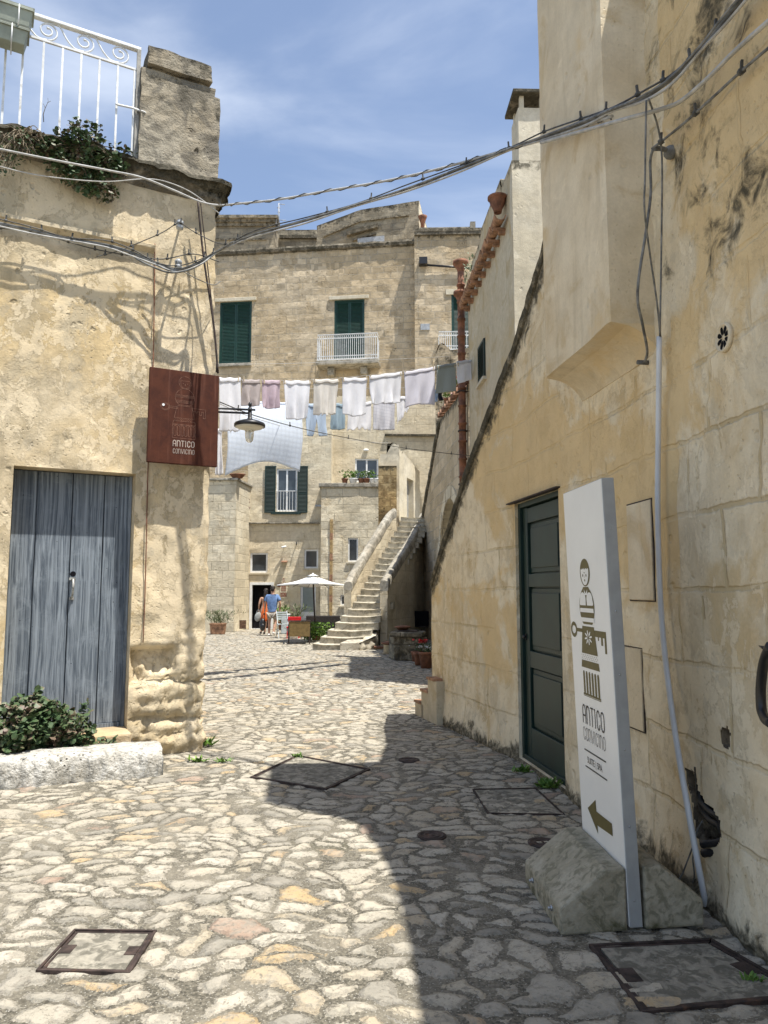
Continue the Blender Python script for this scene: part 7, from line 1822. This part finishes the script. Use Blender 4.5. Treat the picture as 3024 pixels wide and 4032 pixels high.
# backpack held in his left hand
bp_ = pm+Vector((-.33, -.02, .38)); t = thing('backpack', 'black backpack hanging from the left hand of the person in blue', 'bag', bp_-Vector((0,0,.2)))
mb = MB(); mb.ell(bp_, (.115,.10,.22), 14, 10); mb.ell(bp_+Vector((.01,-.08,-.06)), (.08,.05,.10), 12, 8); build('body', mb, BLACK, t)
mb = MB(); mb.tube(smooth_path([bp_+Vector((-.04,0,.18)), bp_+Vector((.0,.0,.32)), bp_+Vector((.05,.03,.38)), bp_+Vector((.06,0,.18))], 5), .014, 6); build('strap', mb, BLACK, t)
pw = gr(1030, 2500); pw.y += .45; wm = thing('person', 'person in an orange dress with long dark hair, walking toward the dark doorway', 'person', pw, rz=radians(25))
J = {'pel': (0,0,.86,.115,.09), 'sp': (.01,0,1.04,.095,.08), 'ch': (.03,0,1.21,.12,.09), 'nk': (.05,0,1.36,.045,.045), 'hb': (.06,.02,1.44,.065,.075), 'ht': (.06,.02,1.54,.07,.08),
     'ls': (-.12,0,1.29,.045), 'le': (-.19,-.02,1.06,.034), 'lw': (-.17,.08,.86,.023), 'rs': (.18,0,1.29,.045), 're': (.24,.04,1.06,.034), 'rw': (.2,.12,.88,.023),
     'lh': (-.08,0,.80,.085), 'lk': (-.10,.0,.45,.052), 'la': (-.12,-.12,.12,.034), 'lt': (-.125,-.0,.035,.03), 'rh': (.08,0,.80,.085), 'rk': (.08,.08,.45,.052), 'ra': (.07,.10,.08,.034), 'rt': (.07,.22,.03,.03)}
hands_E = [('pel','sp'),('sp','ch'),('ch','nk'),('nk','hb'),('hb','ht'),('ch','ls'),('ls','le'),('le','lw'),('ch','rs'),('rs','re'),('re','rw'),('pel','lh'),('lh','lk'),('lk','la'),('la','lt'),('pel','rh'),('rh','rk'),('rk','ra'),('ra','rt')]
hand(J, hands_E, 'lw', J['lw'][:3], (0,.1,-1), -1, .9); hand(J, hands_E, 'rw', J['rw'][:3], (0,.3,-.95), 1, .9)
skin('body', J, hands_E, wm, SKINM)
skin('dress', {'a': (.01,0,1.04,.115,.10), 'b': (.03,0,1.20,.135,.105), 'c': (0,0,.86,.15,.125), 'd': (-.01,0,.66,.165,.15), 'e': (-.02,0,.40,.185,.17)}, [('a','b'),('a','c'),('c','d'),('d','e')], wm, DRESS)
mb = MB(); mb.ell((.06,.0,1.555), (.082,.095,.085), 16, 10); mb.ell((.04,-.06,1.40), (.085,.05,.20), 14, 10); mb.ell((.02,-.09,1.24), (.07,.035,.16), 14, 8); build('hair', mb, HAIRM, wm, local=True)
mb = MB(); mb.ell((.06,.105,1.49), (.011,.014,.018), 8, 6); build('nose', mb, SKINM, wm, local=True)
mb = MB()
for s_ in (-1, 1): mb.ell((.06+s_*.028,.095,1.515), (.010,.006,.006), 8, 6)
build('eyes', mb, BLACK, wm, local=True)
for x, y, z in ((-.122,-.05,.06), (.07,.17,.03)): mb = MB(); mb.ell((x, y, z), (.04,.12,.03), 12, 8); build('shoe', mb, BLACK, wm, local=True)
bq = pw+Vector((-.20,-.1,.62)); t = thing('tote_bag', 'grey cloth bag carried low beside the orange dress', 'bag', bq-Vector((0,0,.15))); mb = MB(); mb.ell(bq, (.12,.06,.17), 12, 8, Matrix.Rotation(.3, 3, 'Y')); build('body', mb, plain('grey_canvas', (.33,.34,.32), .9), t); mb = MB(); mb.tube(smooth_path([bq+Vector((-.06,0,.13)), bq+Vector((.0,.05,.26)), bq+Vector((.07,0,.13))], 5), .010, 6); build('handle', mb, plain('grey_strap', (.25,.26,.25), .9), t)
# ---------------------------------------------------------------- camera, sky, sun
cam = bpy.data.cameras.new('camera'); co = bpy.data.objects.new('camera', cam); COL.objects.link(co); sc.camera = co
cam.sensor_fit = 'VERTICAL'; cam.sensor_height = 24; cam.lens = 24*F/4032; cam.clip_end = 2000; cam.clip_start = .05
co.location = CAM; co.rotation_euler = (pi/2+TILT, 0, 0)
EL, AZ = radians(69.5), radians(56)      # azimuth: to the right of straight behind the camera
sd = Vector((cos(EL)*sin(AZ), -cos(EL)*cos(AZ), sin(EL)))
su_ = bpy.data.lights.new('sun', 'SUN'); su_.energy = 4.3; su_.angle = radians(.53); su_.color = (1, .955, .88)
so_ = bpy.data.objects.new('sun', su_); COL.objects.link(so_); so_.rotation_euler = sd.to_track_quat('Z', 'Y').to_euler(); so_.location = (0, 0, 30)
w = bpy.data.worlds.new('World'); sc.world = w; w.use_nodes = True; nt = w.node_tree; nt.nodes.clear()
out = nt.nodes.new('ShaderNodeOutputWorld'); bg = nt.nodes.new('ShaderNodeBackground'); sky = nt.nodes.new('ShaderNodeTexSky'); sky.sky_type = 'NISHITA'
sky.sun_disc = False; sky.sun_elevation = EL; sky.sun_rotation = atan2(sd.x, sd.y); sky.air_density = 1.0; sky.dust_density = 1.0; sky.ozone_density = 2.4; sky.altitude = 300
tc = nt.nodes.new('ShaderNodeTexCoord'); mp = nt.nodes.new('ShaderNodeMapping'); mp.inputs['Scale'].default_value = (1.6, 1.6, 4.2); mp.inputs['Rotation'].default_value = (.2, .5, .3)
nz = nt.nodes.new('ShaderNodeTexNoise'); nz.inputs['Scale'].default_value = 1.5; nz.inputs['Detail'].default_value = 7; nz.inputs['Roughness'].default_value = .52; nz.inputs['Distortion'].default_value = .4
mr = nt.nodes.new('ShaderNodeMapRange'); mr.interpolation_type = 'SMOOTHSTEP'; mr.inputs['From Min'].default_value = .40; mr.inputs['From Max'].default_value = .78; mr.inputs['To Min'].default_value = .08; mr.inputs['To Max'].default_value = .52
mx = nt.nodes.new('ShaderNodeMix'); mx.data_type = 'RGBA'; mx.inputs[7].default_value = (6.6, 7.0, 7.6, 1)
L = nt.links.new; L(tc.outputs['Generated'], mp.inputs[0]); L(mp.outputs[0], nz.inputs['Vector']); L(nz.outputs['Fac'], mr.inputs['Value']); L(mr.outputs[0], mx.inputs['Factor'])
L(sky.outputs[0], mx.inputs[6]); L(mx.outputs[2], bg.inputs[0]); L(bg.outputs[0], out.inputs[0]); bg.inputs[1].default_value = .105
sc.view_settings.view_transform = 'Standard'; sc.view_settings.look = 'None'; sc.view_settings.exposure = .86; sc.view_settings.gamma = 1
sc.cycles.max_bounces = 6; sc.cycles.diffuse_bounces = 4
